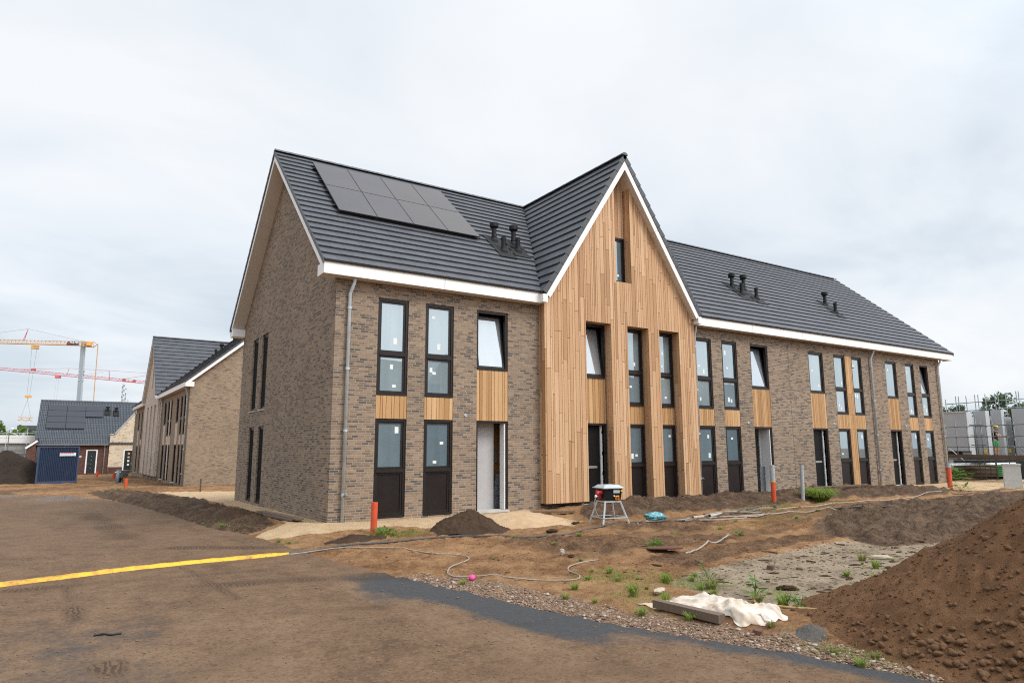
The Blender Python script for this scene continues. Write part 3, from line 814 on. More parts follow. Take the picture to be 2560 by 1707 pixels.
def window(parent, x0, x1, z0, z1, y, rails=(), kinds=None, f=None, fw=0.062, sw=0.045, tilt=None, stickers=(), rng=random, dark=False):
    """frame part with a pane / infill panel sub-part per field; f maps local (x, y, z)"""
    f = f or (lambda x, y, z: (x, y, z))
    fb = MB()
    def bar(a, b, c, d, ya, yb):
        fb.hexa([f(a, ya, c), f(b, ya, c), f(b, yb, c), f(a, yb, c), f(a, ya, d), f(b, ya, d), f(b, yb, d), f(a, yb, d)])
    yf, yb_ = y, y + 0.10
    bar(x0, x0 + fw, z0, z1, yf, yb_); bar(x1 - fw, x1, z0, z1, yf, yb_)
    bar(x0 + fw, x1 - fw, z0, z0 + fw, yf, yb_); bar(x0 + fw, x1 - fw, z1 - fw, z1, yf, yb_)
    bar(x0 + fw * .5, x1 - fw * .5, z0 - 0.012, z0 + 0.02, yf - 0.03, yf - 0.001)
    lv = [z0 + fw] + [q for r_ in rails for q in (r_ - 0.045, r_ + 0.045)] + [z1 - fw]
    for r_ in rails:
        bar(x0 + fw, x1 - fw, r_ - 0.045, r_ + 0.045, yf - 0.012, yb_)
    fields = [(lv[i], lv[i + 1]) for i in range(0, len(lv), 2)]
    kinds = kinds or ['up'] * len(fields)
    for (c, d), k in zip(fields, kinds):
        if k == 'tilt':
            continue
        # sash
        a, b = x0 + fw + 0.004, x1 - fw - 0.004
        ys = y + 0.022
        bar(a, a + sw, c + 0.004, d - 0.004, ys, yb_ + 0.01); bar(b - sw, b, c + 0.004, d - 0.004, ys, yb_ + 0.01)
        bar(a + sw, b - sw, c + 0.004, c + sw, ys, yb_ + 0.01); bar(a + sw, b - sw, d - sw, d - 0.004, ys, yb_ + 0.01)
    w = fb.build('window', M['frame'], parent)
    for i, ((c, d), k) in enumerate(zip(fields, kinds)):
        a, b = x0 + fw + sw, x1 - fw - sw
        c1, d1 = c + sw * 0.8, d - sw * 0.8
        pb = MB()
        if k == 'tilt':
            # sash hinged at the bottom, leaning into the room
            L = d - c; an = R(8.5)
            def tl(u, n, s): return f(u, y + 0.03 + math.sin(an) * s + math.cos(an) * n, c + 0.01 + math.cos(an) * s - math.sin(an) * n)
            sb = MB()
            aa, bb = x0 + fw + 0.004, x1 - fw - 0.004
            for (p, q, lo, hi) in ((aa, aa + sw, 0, L), (bb - sw, bb, 0, L), (aa + sw, bb - sw, 0, sw), (aa + sw, bb - sw, L - sw, L)):
                sb.hexa([tl(p, 0, lo), tl(q, 0, lo), tl(q, .07, lo), tl(p, .07, lo), tl(p, 0, hi), tl(q, 0, hi), tl(q, .07, hi), tl(p, .07, hi)])
            sb.build('sash', M['frame'], w)
            pb.face([tl(aa + sw, .03, sw), tl(bb - sw, .03, sw), tl(bb - sw, .03, L - sw), tl(aa + sw, .03, L - sw)])
            pb.build('pane', M['glass_tilt'], w)
            ib = MB()   # black sheet put in as the unlit room behind the leaning sash
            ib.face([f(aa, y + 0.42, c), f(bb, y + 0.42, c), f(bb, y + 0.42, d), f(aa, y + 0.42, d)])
            ib.build('room_shade_sheet', M['door_black'], w)
        elif k == 'panel':
            pb.hexa([f(a, y + 0.045, c1), f(b, y + 0.045, c1), f(b, y + 0.07, c1), f(a, y + 0.07, c1), f(a, y + 0.045, d1), f(b, y + 0.045, d1), f(b, y + 0.07, d1), f(a, y + 0.07, d1)])
            pb.build('infill_panel', M['infill'], w)
        else:
            pb.hexa([f(a, y + 0.05, c1), f(b, y + 0.05, c1), f(b, y + 0.07, c1), f(a, y + 0.07, c1), f(a, y + 0.05, d1), f(b, y + 0.05, d1), f(b, y + 0.07, d1), f(a, y + 0.07, d1)])
            pb.build('pane', M['glass_dk'] if dark else M['glass_lo'] if k == 'lo' else M['glass_up'], w)
            for q in range(2 if rng.random() < 0.6 else 1):
                if dark: break
                sx = rng.uniform(a + 0.05, b - 0.17); sz = rng.uniform(c1 + 0.05, d1 - 0.25)
                if q == 0: sz = rng.choice((d1 - rng.uniform(0.22, 0.4), c1 + rng.uniform(0.06, 0.2)))
                sw_, sh_ = rng.choice(((0.10, 0.16), (0.10, 0.07), (0.08, 0.12)))
                s_ = MB()
                s_.hexa([f(sx, y + 0.046, sz), f(sx + sw_, y + 0.046, sz), f(sx + sw_, y + 0.049, sz), f(sx, y + 0.049, sz), f(sx, y + 0.046, sz + sh_), f(sx + sw_, y + 0.046, sz + sh_), f(sx + sw_, y + 0.049, sz + sh_), f(sx, y + 0.049, sz + sh_)])
                s_.build('sticker', M['sticker'], w)
    return w

def downpipe(parent, x, zg, zs, y=-0.08, ye=-0.2, dx=0.07, rad=0.042, f=None, straight_top=5.42, name='downpipe'):
    pb = MB()
    f = f or (lambda a, b, c: (a, b, c))
    pts = [f(x, y, zg), f(x, y, straight_top), f(x + dx * .2, y - .02, straight_top + .06), f(x + dx * 0.9, ye + 0.02, zs - 0.12), f(x + dx, ye, zs - 0.05), f(x + dx, ye, zs + 0.02)]
    pb.tube(pts, rad, 12)
    p = pb.build(name, M['zinc'], parent, smooth=True)
    cb = MB()
    for z in np.linspace(zg + 0.75, straight_top - 0.35, 4):
        cb.cyl(f(x, y, z - 0.028), f(x, y, z + 0.028), rad + 0.011, n=12)
        cb.beam(f(x, y, z), f(x, y + 0.08, z), 0.02, 0.02)
    cb.build('pipe_bracket', M['zinc'], p)
    hb = MB()                                          # leaf-catcher spout
    hb.cyl(f(x, y, zg + 0.70), f(x + 0.05, y - 0.075, zg + 0.76), 0.034, 0.04, 12)
    hb.build('spout', M['zinc_d'], p)
    return p

def roof_slope(mb, rng, x0, x1, ylo, zlo, yhi, zhi, rows, tw=0.33, th=0.028, lift=0.058, clip=None, flipy=1):
    """courses of flat tiles. Surface goes from (ylo, zlo) up to (yhi, zhi); clip(xa, xb, z)->(xa, xb)"""
    dy, dz = (yhi - ylo) / rows, (zhi - zlo) / rows
    L = math.hypot(dy, dz); ny, nz = -dz / L, abs(dy) / L
    if dy < 0: ny = dz / L
    for k in range(rows):
        ya, za = ylo + dy * k, zlo + dz * k
        yb, zb = ya + dy * 1.06, za + dz * 1.06
        off = (k % 2) * tw / 2
        x = x0 - off
        while x < x1:
            a, b = max(x, x0), min(x + tw, x1)
            x += tw
            if clip:
                cl = clip(a, b, za)
                if cl is None: continue
                a, b = cl
            if b - a < 0.02: continue
            j = rng.uniform(-0.0025, 0.0025)
            l1, l0 = lift + j, 0.012
            A, B = a + 0.0016, b - 0.0016
            p = [(A, ya, za), (B, ya, za), (B, yb, zb), (A, yb, zb)]
            q = [(A, ya + ny * l1, za + nz * l1), (B, ya + ny * l1, za + nz * l1), (B, yb + ny * l0, zb + nz * l0), (A, yb + ny * l0, zb + nz * l0)]
            mb.hexa(p + q, rng.random())

E_Z, F_Z, R_Z = 5.803, 6.100, 11.04        # soffit, fascia top, ridge
EAVE_Y, DEPTH = -0.36, 10.675
RID_Y = DEPTH / 2
SLOPE = (R_Z - F_Z) / (RID_Y - EAVE_Y)

def terrace(name, label, loc, rz, L, bays, timber, ohl, ohr, left_slits=(), seed=1, mats=('brick', 'wood'), pipes=(), vents=(), solar=False, dark=False, dark_up=False, stubs=(), fine=True):
    rng = random.Random(seed)
    T = thing(name, label, 'house', loc, rz)
    BR, WD = M[mats[0]], M[mats[1]]
    WP = M['wood_panel'] if mats[1] == 'wood' else WD
    t1, t2, ga, tops = timber
    rec = 0.115                                   # window set-back
    zb = -0.55
    # ---- brick walls
    holes = []
    for b in bays:
        if b['k'] == 'pair': holes.append((b['x'][0], b['x'][3], 0.0, 5.444))
        else: holes.append((b['x'][0], b['x'][1], 0.0, 5.444))
    w = MB(); wall_rects(w, 0, L, zb, E_Z + 0.02, holes, 0.0, rec + 0.02)
    w.build('front_wall', BR, T)
    roof_at = lambda y: F_Z + (min(y, DEPTH - y) - EAVE_Y) * SLOPE
    def gable(x, slits, outx):
        g = MB()
        wall_rects(g, 0, DEPTH, zb, E_Z + 0.02, [s for s in slits], 0.0, 0.14, (lambda a, y, z: (x + (y if outx < 0 else -y), a, z)))
        zz = [(0, E_Z + 0.02), (DEPTH, E_Z + 0.02), (DEPTH, roof_at(0) - 0.2), (RID_Y, R_Z - 0.2), (0, roof_at(0) - 0.2)]
        g.face([(x, y, z) for y, z in zz])
        g.build('gable_wall', BR, T)
        for s in slits:
            ff = lambda a, y, z: (x + (y if outx < 0 else -y), a, z)
            window(T, s[0] + 0.005, s[1] - 0.005, s[2] + 0.005, s[3] - 0.005, 0.05, (), ['up'], ff, dark=True, rng=rng)
            if s[2] > 1:
                sl = MB(); sl.box(x - 0.035, x + 0.10, s[0] - 0.02, s[1] + 0.02, s[2] - 0.03, s[2] + 0.012); sl.build('stone_sill', M['concrete'], T)
    gable(0.0, left_slits, -1)
    gable(L, [], 1)
    bw = MB(); bw.face([(0, DEPTH, zb), (L, DEPTH, zb), (L, DEPTH, E_Z + .3), (0, DEPTH, E_Z + .3)]); bw.build('rear_wall', BR, T)
    # ---- eaves boxes
    def eave(xa, xb, y0, y1, ret_l, ret_r):
        fb = MB(); n = max(1, int(round((xb - xa) / 2.9))); xs = np.linspace(xa, xb, n + 1)
        sgn = -1 if y0 < RID_Y else 1
        for a, b in zip(xs[:-1], xs[1:]):
            fb.box(a + 0.006, b - 0.006, y0, y0 + 0.02, E_Z, F_Z)
        if ret_l is not None: fb.box(xa + 0.002, xa + 0.02, y0 + 0.0205, ret_l, E_Z, F_Z - 0.02)
        if ret_r is not None: fb.box(xb - 0.02, xb - 0.002, y0 + 0.0205, ret_r, E_Z, F_Z - 0.02)
        fa = fb.build('fascia', M['white'], T)
        sb = MB()
        for a, b in zip(xs[:-1], xs[1:]):
            sb.box(a + 0.004, b - 0.004, y0 + 0.021, y1, E_Z + 0.004, E_Z + 0.02)
        sb.build('eaves_soffit', M['soffit'], T)
        gb = MB(); gb.box(xa, xb, y0 - 0.012, y0 + 0.06, F_Z + 0.001, F_Z + 0.016)
        gb.build('gutter_edge', M['zinc_d'], T)
    eave(-ohl, t1 - 0.02, -0.325, -0.001, 0.16, None)
    eave(t2 + 0.02, L + ohr, -0.325, -0.001, None, 0.16)
    # rear box: same section mirrored; only its gable-end return is seen
    rb = MB(); rb.box(-ohl, 0, DEPTH - 0.16, DEPTH + 0.325, E_Z, F_Z - 0.02); rb.box(0.001, L + ohr, DEPTH + 0.30, DEPTH + 0.325, E_Z, F_Z - 0.02)
    if ohr: rb.box(L, L + ohr - 0.001, DEPTH - 0.16, DEPTH + 0.29, E_Z, F_Z - 0.02)
    rb.build('rear_fascia', M['white'], T)
    if ohl:
        fx = MB(); fx.box(-ohl + 0.003, -0.001, -0.3, 0.16, E_Z + 0.02, E_Z + 0.25); fx.build('eaves_return', M['white'], T)
    # ---- verge boards and soffits of the gable ends
    def verge(x, s):
        vb, sb, tb = MB(), MB(), MB()
        for d in (0, 1):
            Y = (lambda q: q) if d == 0 else (lambda q: DEPTH - q)
            y0, y1 = EAVE_Y + 0.06, RID_Y
            zz = lambda q, o: F_Z + (q - EAVE_Y) * SLOPE + o
            def slab(mb, xa, xb, ya, yb, o0, o1, r=0.0):
                mb.hexa([(xa, Y(ya), zz(ya, o0)), (xb, Y(ya), zz(ya, o0)), (xb, Y(yb), zz(yb, o0)), (xa, Y(yb), zz(yb, o0)),
                         (xa, Y(ya), zz(ya, o1)), (xb, Y(ya), zz(ya, o1)), (xb, Y(yb), zz(yb, o1)), (xa, Y(yb), zz(yb, o1))], r)
            e0, e1 = (x - ohl, x) if s < 0 else (x, x + ohr)
            ex = e0 if s < 0 else e1
            slab(vb, ex - (0.0 if s < 0 else 0.025), ex + (0.025 if s < 0 else 0.0), y0 + 0.02, y1, -0.31, -0.07)
            ys = np.linspace(y0, y1, 4)
            for a, b in zip(ys[:-1], ys[1:]):
                slab(sb, e0 + (0.026 if s < 0 else 0.001), e1 - (0.001 if s < 0 else 0.026), a + 0.006, b - 0.006, -0.306, -0.285)
            n = 21
            for k in range(n):
                a = EAVE_Y + (RID_Y - EAVE_Y) * k / n; b = EAVE_Y + (RID_Y - EAVE_Y) * (k + 1.05) / n
                xo = ex - 0.03 if s < 0 else ex
                dz = 0.03
                pa, pb = zz(a, 0), zz(b, 0)
                tb.hexa([(xo, Y(a), pa - 0.085), (xo + 0.03, Y(a), pa - 0.085), (xo + 0.03, Y(b), pb - 0.085), (xo, Y(b), pb - 0.085),
                         (xo, Y(a), pa + 0.075), (xo + 0.03, Y(a), pa + 0.075), (xo + 0.03, Y(b), pb + 0.03), (xo, Y(b), pb + 0.03)], rng.random())
        vb.build('verge_board', M['white'], T); sb.build('verge_soffit', M['soffit'], T); tb.build('verge_tiles', M['tile_edge'], T)
    verge(0.0, -1); verge(L, 1)
    # ---- main roof (front slope interrupted by the cross gable) and rear slope
    half0 = (t2 - t1) / 2 + 0.13                  # cross-gable roof half width at the eaves
    gsl = (R_Z - F_Z) / half0
    gy = -0.50                                     # front edge of the cross gable verge
    def clip(a, b, z):
        hw = half0 * (R_Z - z) / (R_Z - F_Z) - 0.16
        if hw <= 0: return (a, b)
        l, r_ = ga - hw, ga + hw
        if b <= l or a >= r_: return (a, b)
        if a < l: return (a, l)
        if b > r_: return (r_, b)
        return None
    rows = 21
    mb = MB()
    roof_slope(mb, rng, -ohl, L + ohr, EAVE_Y, F_Z, RID_Y, R_Z, rows, clip=clip, tw=0.33 if fine else 0.66)
    roof = mb.build('roof', M['tile'], T)
    rbk = MB(); rbk.face([(-ohl, DEPTH - EAVE_Y, F_Z), (L + ohr, DEPTH - EAVE_Y, F_Z), (L + ohr, RID_Y, R_Z), (-ohl, RID_Y, R_Z)])
    rbk.face([(-ohl, EAVE_Y, F_Z - 0.01), (t1, EAVE_Y, F_Z - 0.01), (ga, RID_Y, R_Z - 0.01), (-ohl, RID_Y, R_Z - 0.01)])
    rbk.face([(t2, EAVE_Y, F_Z - 0.01), (L + ohr, EAVE_Y, F_Z - 0.01), (L + ohr, RID_Y, R_Z - 0.01), (ga, RID_Y, R_Z - 0.01)])
    rbk.build('rear_roof', M['tile_edge'], T)
    # cross gable slopes
    for s in (-1, 1):
        gb = MB()
        n = 16
        for k in range(n):
            za = F_Z + (R_Z - F_Z) * k / n; zb_ = F_Z + (R_Z - F_Z) * (k + 1.05) / n
            xa = ga + s * half0 * (R_Z - za) / (R_Z - F_Z); xb = ga + s * half0 * (R_Z - zb_) / (R_Z - F_Z)
            nx, nz = s * gsl / math.hypot(gsl, 1), 1 / math.hypot(gsl, 1)
            yv = EAVE_Y + (za - F_Z) / SLOPE + 0.20
            y = gy - (k % 2) * 0.165
            while y < yv:
                a, b = max(y, gy), min(y + 0.33, yv); y += 0.33
                if b - a < 0.02: continue
                l1, l0 = 0.058 + rng.uniform(-.0025, .0025), 0.012
                A, B = a + 0.0016, b - 0.0016
                p = [(xa, A, za), (xa, B, za), (xb, B, zb_), (xb, A, zb_)]
                q = [(xa + nx * l1, A, za + nz * l1), (xa + nx * l1, B, za + nz * l1), (xb + nx * l0, B, zb_ + nz * l0), (xb + nx * l0, A, zb_ + nz * l0)]
                gb.hexa(p + q, rng.random())
        gb.build('gable_roof', M['tile'], T)
        # verge tiles (dark, stepped), white verge board and soffit of the cross gable
        vt, vb, sb = MB(), MB(), MB()
        for k in range(n):
            za = F_Z + (R_Z - F_Z) * k / n; zb_ = F_Z + (R_Z - F_Z) * (k + 1.04) / n
            xa = ga + s * half0 * (R_Z - za) / (R_Z - F_Z); xb = ga + s * half0 * (R_Z - zb_) / (R_Z - F_Z)
            nx, nz = s * gsl / math.hypot(gsl, 1), 1 / math.hypot(gsl, 1)
            pts = []
            for yy in (gy - 0.03, gy - 0.001):
                pts.append(yy)
            lo = [(xa - nx * .10, pts[0], za - nz * .10), (xa - nx * .10, pts[1], za - nz * .10), (xb - nx * .10, pts[1], zb_ - nz * .10), (xb - nx * .10, pts[0], zb_ - nz * .10)]
            hi = [(xa + nx * .075, pts[0], za + nz * .075), (xa + nx * .075, pts[1], za + nz * .075), (xb + nx * .03, pts[1], zb_ + nz * .03), (xb + nx * .03, pts[0], zb_ + nz * .03)]
            vt.hexa(lo + hi, rng.random())
        vt.build('verge_tiles', M['tile_edge'], T)
        def sl(mb, za, zb_, o0, o1, ya, yb):
            # slab parallel to the slope, offset o0..o1 below it
            P = []
            for o in (o0, o1):
                for (z, yy) in ((za, ya), (za, yb), (zb_, yb), (zb_, ya)):
                    x = ga + s * half0 * (R_Z - z) / (R_Z - F_Z)
                    nx, nz = s * gsl / math.hypot(gsl, 1), 1 / math.hypot(gsl, 1)
                    # keep both slopes meeting exactly on the centre line
                    P.append((x - nx * o if abs(z - R_Z) > 1e-6 else ga, yy, z - nz * o if abs(z - R_Z) > 1e-6 else R_Z - o / nz))
            mb.hexa(P)
        zc = F_Z + 0.55 * (R_Z - F_Z)
        for za, zb_ in ((F_Z + 0.0, zc - 0.004), (zc + 0.004, R_Z)):
            sl(vb, za, zb_, 0.265, 0.095, gy - 0.012, gy + 0.018)
            sl(sb, za, zb_, 0.250, 0.235, gy + 0.019, 0.05)
        vb.build('verge_board', M['white'], T); sb.build('verge_soffit', M['soffit'], T)
        # closing return between the verge and the fascia
        kb = MB(); x = ga + s * (half0 - 0.13)
        kb.box(min(x, x + s * 0.16), max(x, x + s * 0.16), gy - 0.01, -0.282, E_Z + 0.001, F_Z - 0.06)
        kb.build('eaves_return', M['white'], T)
        # lead valley
        lb = MB()
        a = Vector((ga + s * half0, EAVE_Y, F_Z + 0.015)); b = Vector((ga, RID_Y, R_Z + 0.01))
        lb.beam(a, b, 0.13, 0.02); lb.build('valley_gutter', M['tile_edge'], T)
    # ridges
    rg = MB()
    def ridge(a, b):
        a, b = Vector(a), Vector(b); n = max(1, int((b - a).length / 0.42)); d = (b - a) / n
        side = Vector((-d.y, d.x, 0)).normalized()
        for k in range(n):
            p0, p1 = a + d * k, a + d * (k + 1.03)
            ring0, ring1 = [], []
            for j in range(7):
                an = math.pi * j / 6
                for rg_, pp, rr in ((ring0, p0, 0.125), (ring1, p1, 0.118)):
                    rg_.append(pp + side * math.cos(an) * rr + Vector((0, 0, math.sin(an) * rr * 0.7 - 0.02)))
            rr_ = rng.random()
            for j in range(6):
                rg.face([ring0[j], ring0[j + 1], ring1[j + 1], ring1[j]], rr_)
            rg.face(list(reversed(ring0)), rr_)
    ridge((-ohl - 0.02, RID_Y, R_Z + 0.03), (L + ohr + 0.02, RID_Y, R_Z + 0.03))
    ridge((ga, gy - 0.04, R_Z + 0.03), (ga, RID_Y, R_Z + 0.03))
    rg.build('ridge_cap', M['tile'], T)
    # ---- timber cross gable
    ty = -0.279
    ztop = lambda x: R_Z - 0.30 - abs(x - ga) * gsl
    wh = [(a, b, 0.0, 5.459) for a, b in tops]
    gw = (ga - 0.30, ga + 0.35, 6.86, 99.0)
    cb = MB(); boards(cb, rng, t1, t2, 0.133, ztop, ty, holes=wh + [gw])
    cl = cb.build('timber_cladding', WD, T)
    bk = MB()
    bk.box(t1 + 0.02, tops[0][0] - 0.02, ty + 0.022, -0.002, 0.145, 5.5)
    for (a, b), (c, d) in zip(tops[:-1], tops[1:]): bk.box(b + 0.02, c - 0.02, ty + 0.022, -0.002, 0.145, 5.5)
    bk.box(tops[-1][1] + 0.02, t2 - 0.02, ty + 0.022, -0.002, 0.145, 5.5)
    def gpoly(x0, x1, z0, y):
        xs = sorted({x0, x1, *([ga] if x0 < ga < x1 else [])})
        bk.face([(x0, y, z0), (x1, y, z0)] + [(x, y, max(z0, ztop(x) - 0.01)) for x in reversed(xs)])
    gpoly(t1 + .02, gw[0] - 0.004, 5.49, ty + 0.024); gpoly(gw[1] + 0.004, t2 - .02, 5.49, ty + 0.024)
    bk.face([(gw[0], ty + .024, 5.49), (gw[1], ty + .024, 5.49), (gw[1], ty + .024, 6.85), (gw[0], ty + .024, 6.85)])
    bk.build('cladding_backing', M['gap'], T)
    for x, s in ((t1, 1), (t2, -1)):           # outer returns
        rv = MB()
        boards(rv, rng, ty + 0.022, -0.001, 0.133, ztop(x) - 0.02, 0, 0.018, f=lambda a, y, z, x=x, s=s: (x + s * (y + 0.001), a, z), wid=(0.085, 0.12))
        rv.build('timber_reveal', WD, T)
    for a, b in tops:                          # reveals of the tall recesses
        rv = MB()
        for x, s in ((a, -1), (b, 1)):
            boards(rv, rng, ty + 0.022, 0.10, 0.133, 5.45, 0, 0.018, f=lambda q, y, z, x=x, s=s: (x + s * (y + 0.001), q, z), wid=(0.085, 0.12))
        boards(rv, rng, a, b, ty + 0.022, 0.10, 0, 0.018, f=lambda q, y, z: (q, z, 5.461 + y), joints=False)
        rv.build('timber_reveal', WD, T)
    rv = MB()
    for x, s in ((gw[0], -1), (gw[1], 1)):
        boards(rv, rng, ty + 0.022, 0.02, 6.86, ztop(x), 0, 0.018, f=lambda q, y, z, x=x, s=s: (x + s * (y + 0.001), q, z), wid=(0.085, 0.12))
    boards(rv, rng, gw[0], gw[1], 6.86, ztop, 0.022, holes=[(gw[0] - 1, gw[1] + 1, 6.9, 8.42)])
    rv.build('timber_reveal', WD, T)
    sb = MB(); sb.box(gw[0], gw[1], ty + 0.022, 0.05, 6.83, 6.859); sb.build('recess_sill', WD, T)
    window(T, gw[0] + 0.12 if fine else gw[0], gw[1] - 0.005, 6.875, 8.41, 0.0, (), ['lo'], rng=rng)
    for fa_, fb_ in ((t1 + .01, tops[0][0] - .03), (tops[0][1] + .03, tops[1][0] - .03), (tops[1][1] + .03, tops[2][0] - .03), (tops[2][1] + .03, t2 - .01)):
        ub = MB(); ub.box(fa_, fb_, ty + 0.03, -0.01, 0.10, 0.132); ub.build('cladding_foot', M['rubber'], T)
    # ---- bays
    for b in bays:
        x = b['x']; y = 0.03 if not b.get('tim') else 0.035
        py = 0.008 if not b.get('tim') else 0.045
        up = 'up'
        if b['k'] == 'tall':
            window(T, x[0] + .004, x[1] - .004, 0.004, 2.396, y, (1.13,), ['panel', 'lo'], rng=rng, dark=dark)
            window(T, x[0] + .004, x[1] - .004, 2.991, 5.44, y, (4.03,), ['up', 'tilt' if b.get('tilt') else 'up'], rng=rng, dark=dark_up)
            pb = MB(); boards(pb, rng, x[0] + .003, x[1] - .003, 2.403, 2.978, py, joints=False); pb.box(x[0] + .005, x[1] - .005, py + 0.021, py + 0.05, 2.403, 2.978)
            pb.build('timber_panel', WP, T)
        elif b['k'] == 'pair':
            for (p, q) in ((x[0], x[1]), (x[2], x[3])):
                window(T, p + .004, q - .004, 0.004, 2.396, y, (1.13,), ['panel', 'lo'], rng=rng, dark=dark)
                window(T, p + .004, q - .004, 2.991, 5.44, y, (4.03,), ['up', 'up'], rng=rng, dark=dark_up)
            pb = MB(); boards(pb, rng, x[0] + .003, x[3] - .003, 2.403, 2.978, py, joints=False); pb.box(x[0] + .005, x[3] - .005, py + 0.021, py + 0.05, 2.403, 2.978)
            boards(pb, rng, x[1] + .003, x[2] - .003, 0.13, 2.398, py); boards(pb, rng, x[1] + .003, x[2] - .003, 2.983, 5.44, py)
            pb.box(x[1] + .005, x[2] - .005, py + 0.021, py + 0.06, 0.0, 2.398); pb.box(x[1] + .005, x[2] - .005, py + 0.021, py + 0.06, 2.983, 5.44)
            pb.build('timber_panel', WP, T)
        elif b['k'] == 'door':
            window(T, x[0] + .004, x[1] - .004, 3.792, 5.44, y, (), ['tilt' if b.get('tilt') else 'up'], rng=rng, dark=dark_up)
            pb = MB(); boards(pb, rng, x[0] + .003, x[1] - .003, 2.403, 3.78, py, joints=False); pb.box(x[0] + .005, x[1] - .005, py + 0.021, py + 0.05, 2.403, 3.78)
            pb.build('timber_panel', WP, T)
            df = MB(); X0, X1 = x[0] + .004, x[1] - .004
            df.box(X0, X0 + 0.055, y, y + 0.09, 0.03, 2.396); df.box(X1 - 0.055, X1, y, y + 0.09, 0.03, 2.396); df.box(X0 + .055, X1 - .055, y, y + 0.09, 2.34, 2.396)
            D = df.build('door_frame', M['frame'], T)
            th = MB(); th.box(x[0] + .002, x[1] - .002, y - 0.10, y + 0.30, -0.03, 0.029); th.build('threshold', M['concrete'], T)
            if b['door'] == 'ajar':
                lf = MB(); a0, a1 = X0 + 0.058, X1 - 0.16
                lf.box(a0, a1, y + 0.16, y + 0.20, 0.035, 2.335)
                lf.box(X0, X1, y + 0.24, y + 0.25, 0.03, 2.39)
                dl = lf.build('door', M['door_black'], T)
                lt = MB(); lt.box(a0 + 0.17, a1 - 0.12, y + 0.150, y + 0.159, 1.06, 1.13); lt.build('letter_slot', M['steel'], dl)
                we = MB(); we.box(a1 + 0.012, a1 + 0.085, y + 0.13, y + 0.17, 0.035, 2.335); ed = we.build('door_edge', M['doorwhite'], dl)
                hg = MB()
                for z in (0.3, 0.85, 1.45, 2.1): hg.box(a1 + 0.06, a1 + 0.09, y + 0.118, y + 0.129, z, z + 0.10)
                hg.build('hinge', M['black'], dl)
            elif b['door'] == 'open':
                hb = MB(); a, c = x[0] - 0.3, x[1] + 1.1
                y0, y1 = y + 0.12, 3.6
                mirror = b.get('mirror')
                if mirror: a, c = x[0] - 1.2, x[1] + 0.2
                hb.face([(a, y0, 0), (a, y1, 0), (a, y1, 2.6), (a, y0, 2.6)]); hb.face([(c, y0, 0), (c, y1, 0), (c, y1, 2.6), (c, y0, 2.6)])
                hb.face([(a, y1, 0), (c, y1, 0), (c, y1, 2.6), (a, y1, 2.6)]); hb.face([(a, y0, 2.6), (c, y0, 2.6), (c, y1, 2.6), (a, y1, 2.6)])
                # a white partition standing across the hall, as seen through the doorway
                if not mirror: hb.box(x[0] + 0.02, x[0] + 0.80, .42, .47, 0.02, 2.6)
                else: hb.box(x[0] + .76, x[0] + 1.3, .40, .44, 0.02, 2.6)
                hb.build('hallway', M['plaster'], T)
                fl = MB(); fl.box(a, c, y0, y1, -0.02, 0.012); fl.build('hall_floor', M['concrete'], T)
                if not mirror:
                    od = MB(); od.box(x[0] + .84, x[0] + 1.5, .66, .70, 0.02, 2.35); o_ = od.build('inner_door', M['oak'], T)
                    lk = MB(); lk.box(x[0] + .96, x[0] + 1.04, .63, .659, 1.25, 1.55); lk.build('lock_plate', M['steel'], o_)
                    st = MB(); st.hexa([(x[0] + .79, .50, .03), (x[0] + 1.4, .50, .03), (x[0] + 1.4, .55, .03), (x[0] + .79, .55, .03), (x[0] + .93, .50, .95), (x[0] + 1.4, .50, .95), (x[0] + 1.4, .55, .95), (x[0] + .93, .55, .95)])
                    st.build('stair_side', M['terrazzo'], T)
                    le = MB(); le.box(X1 - 0.10, X1 - 0.058, y + 0.02, y + 0.24, 0.035, 2.335); le.build('open_door', M['doorwhite'], T)
                else:
                    st = MB(); st.box(x[0] + .62, x[0] + 1.2, .34, .38, 0.03, 0.95); st.build('stair_side', M['terrazzo'], T)
                    le = MB(); le.box(X1 - 0.10, X1 - 0.058, y + 0.03, y + 0.50, 0.035, 2.335)
                    le.build('open_door', M['doorwhite'], T)
    if fine and left_slits:
        jb = MB(); jb.box(17.86, 17.872, -0.0025, 0.004, -0.2, E_Z); jb.build('movement_joint', M['cable_joint'], T)
    for sx, sz in stubs:
        c_ = MB(); c_.tube([(sx, 0.02, sz), (sx, -0.05, sz + 0.02), (sx + 0.01, -0.085, sz - 0.03), (sx - 0.01, -0.09, sz - 0.10)], 0.011, 6); c_.build('lamp_cable', M['zinc_d'], T)
        c_ = MB(); c_.cyl((sx, -0.001, sz), (sx, -0.012, sz), 0.04, n=10); c_.build('conduit_box', M['doorwhite'], T)
    for p in pipes: downpipe(T, p[0], p[2], E_Z, dx=p[1])
    # ---- roof vents
    for (vx, vy, hgt, capd) in vents:
        vz = F_Z + (vy - EAVE_Y) * SLOPE
        vb = MB(); vb.cyl((vx, vy, vz - 0.1), (vx, vy, vz + hgt * 0.8), 0.075, n=14); vb.cyl((vx, vy, vz + hgt * 0.25), (vx, vy, vz + hgt * 0.42), 0.088, 0.08, n=14)
        if capd:
            vb.cyl((vx, vy, vz + hgt * 0.72), (vx, vy, vz + hgt * 0.78), 0.10, 0.145, n=16)
            vb.cyl((vx, vy, vz + hgt * 0.78), (vx, vy, vz + hgt * 0.97), 0.145, n=16); vb.cyl((vx, vy, vz + hgt * .97), (vx, vy, vz + hgt), 0.145, 0.11, n=16)
        else:
            vb.cyl((vx, vy, vz + hgt * 0.8), (vx, vy, vz + hgt), 0.082, n=14)
        v_ = vb.build('vent_pipe', M['black'], T)
        fb = MB(); q = 0.30
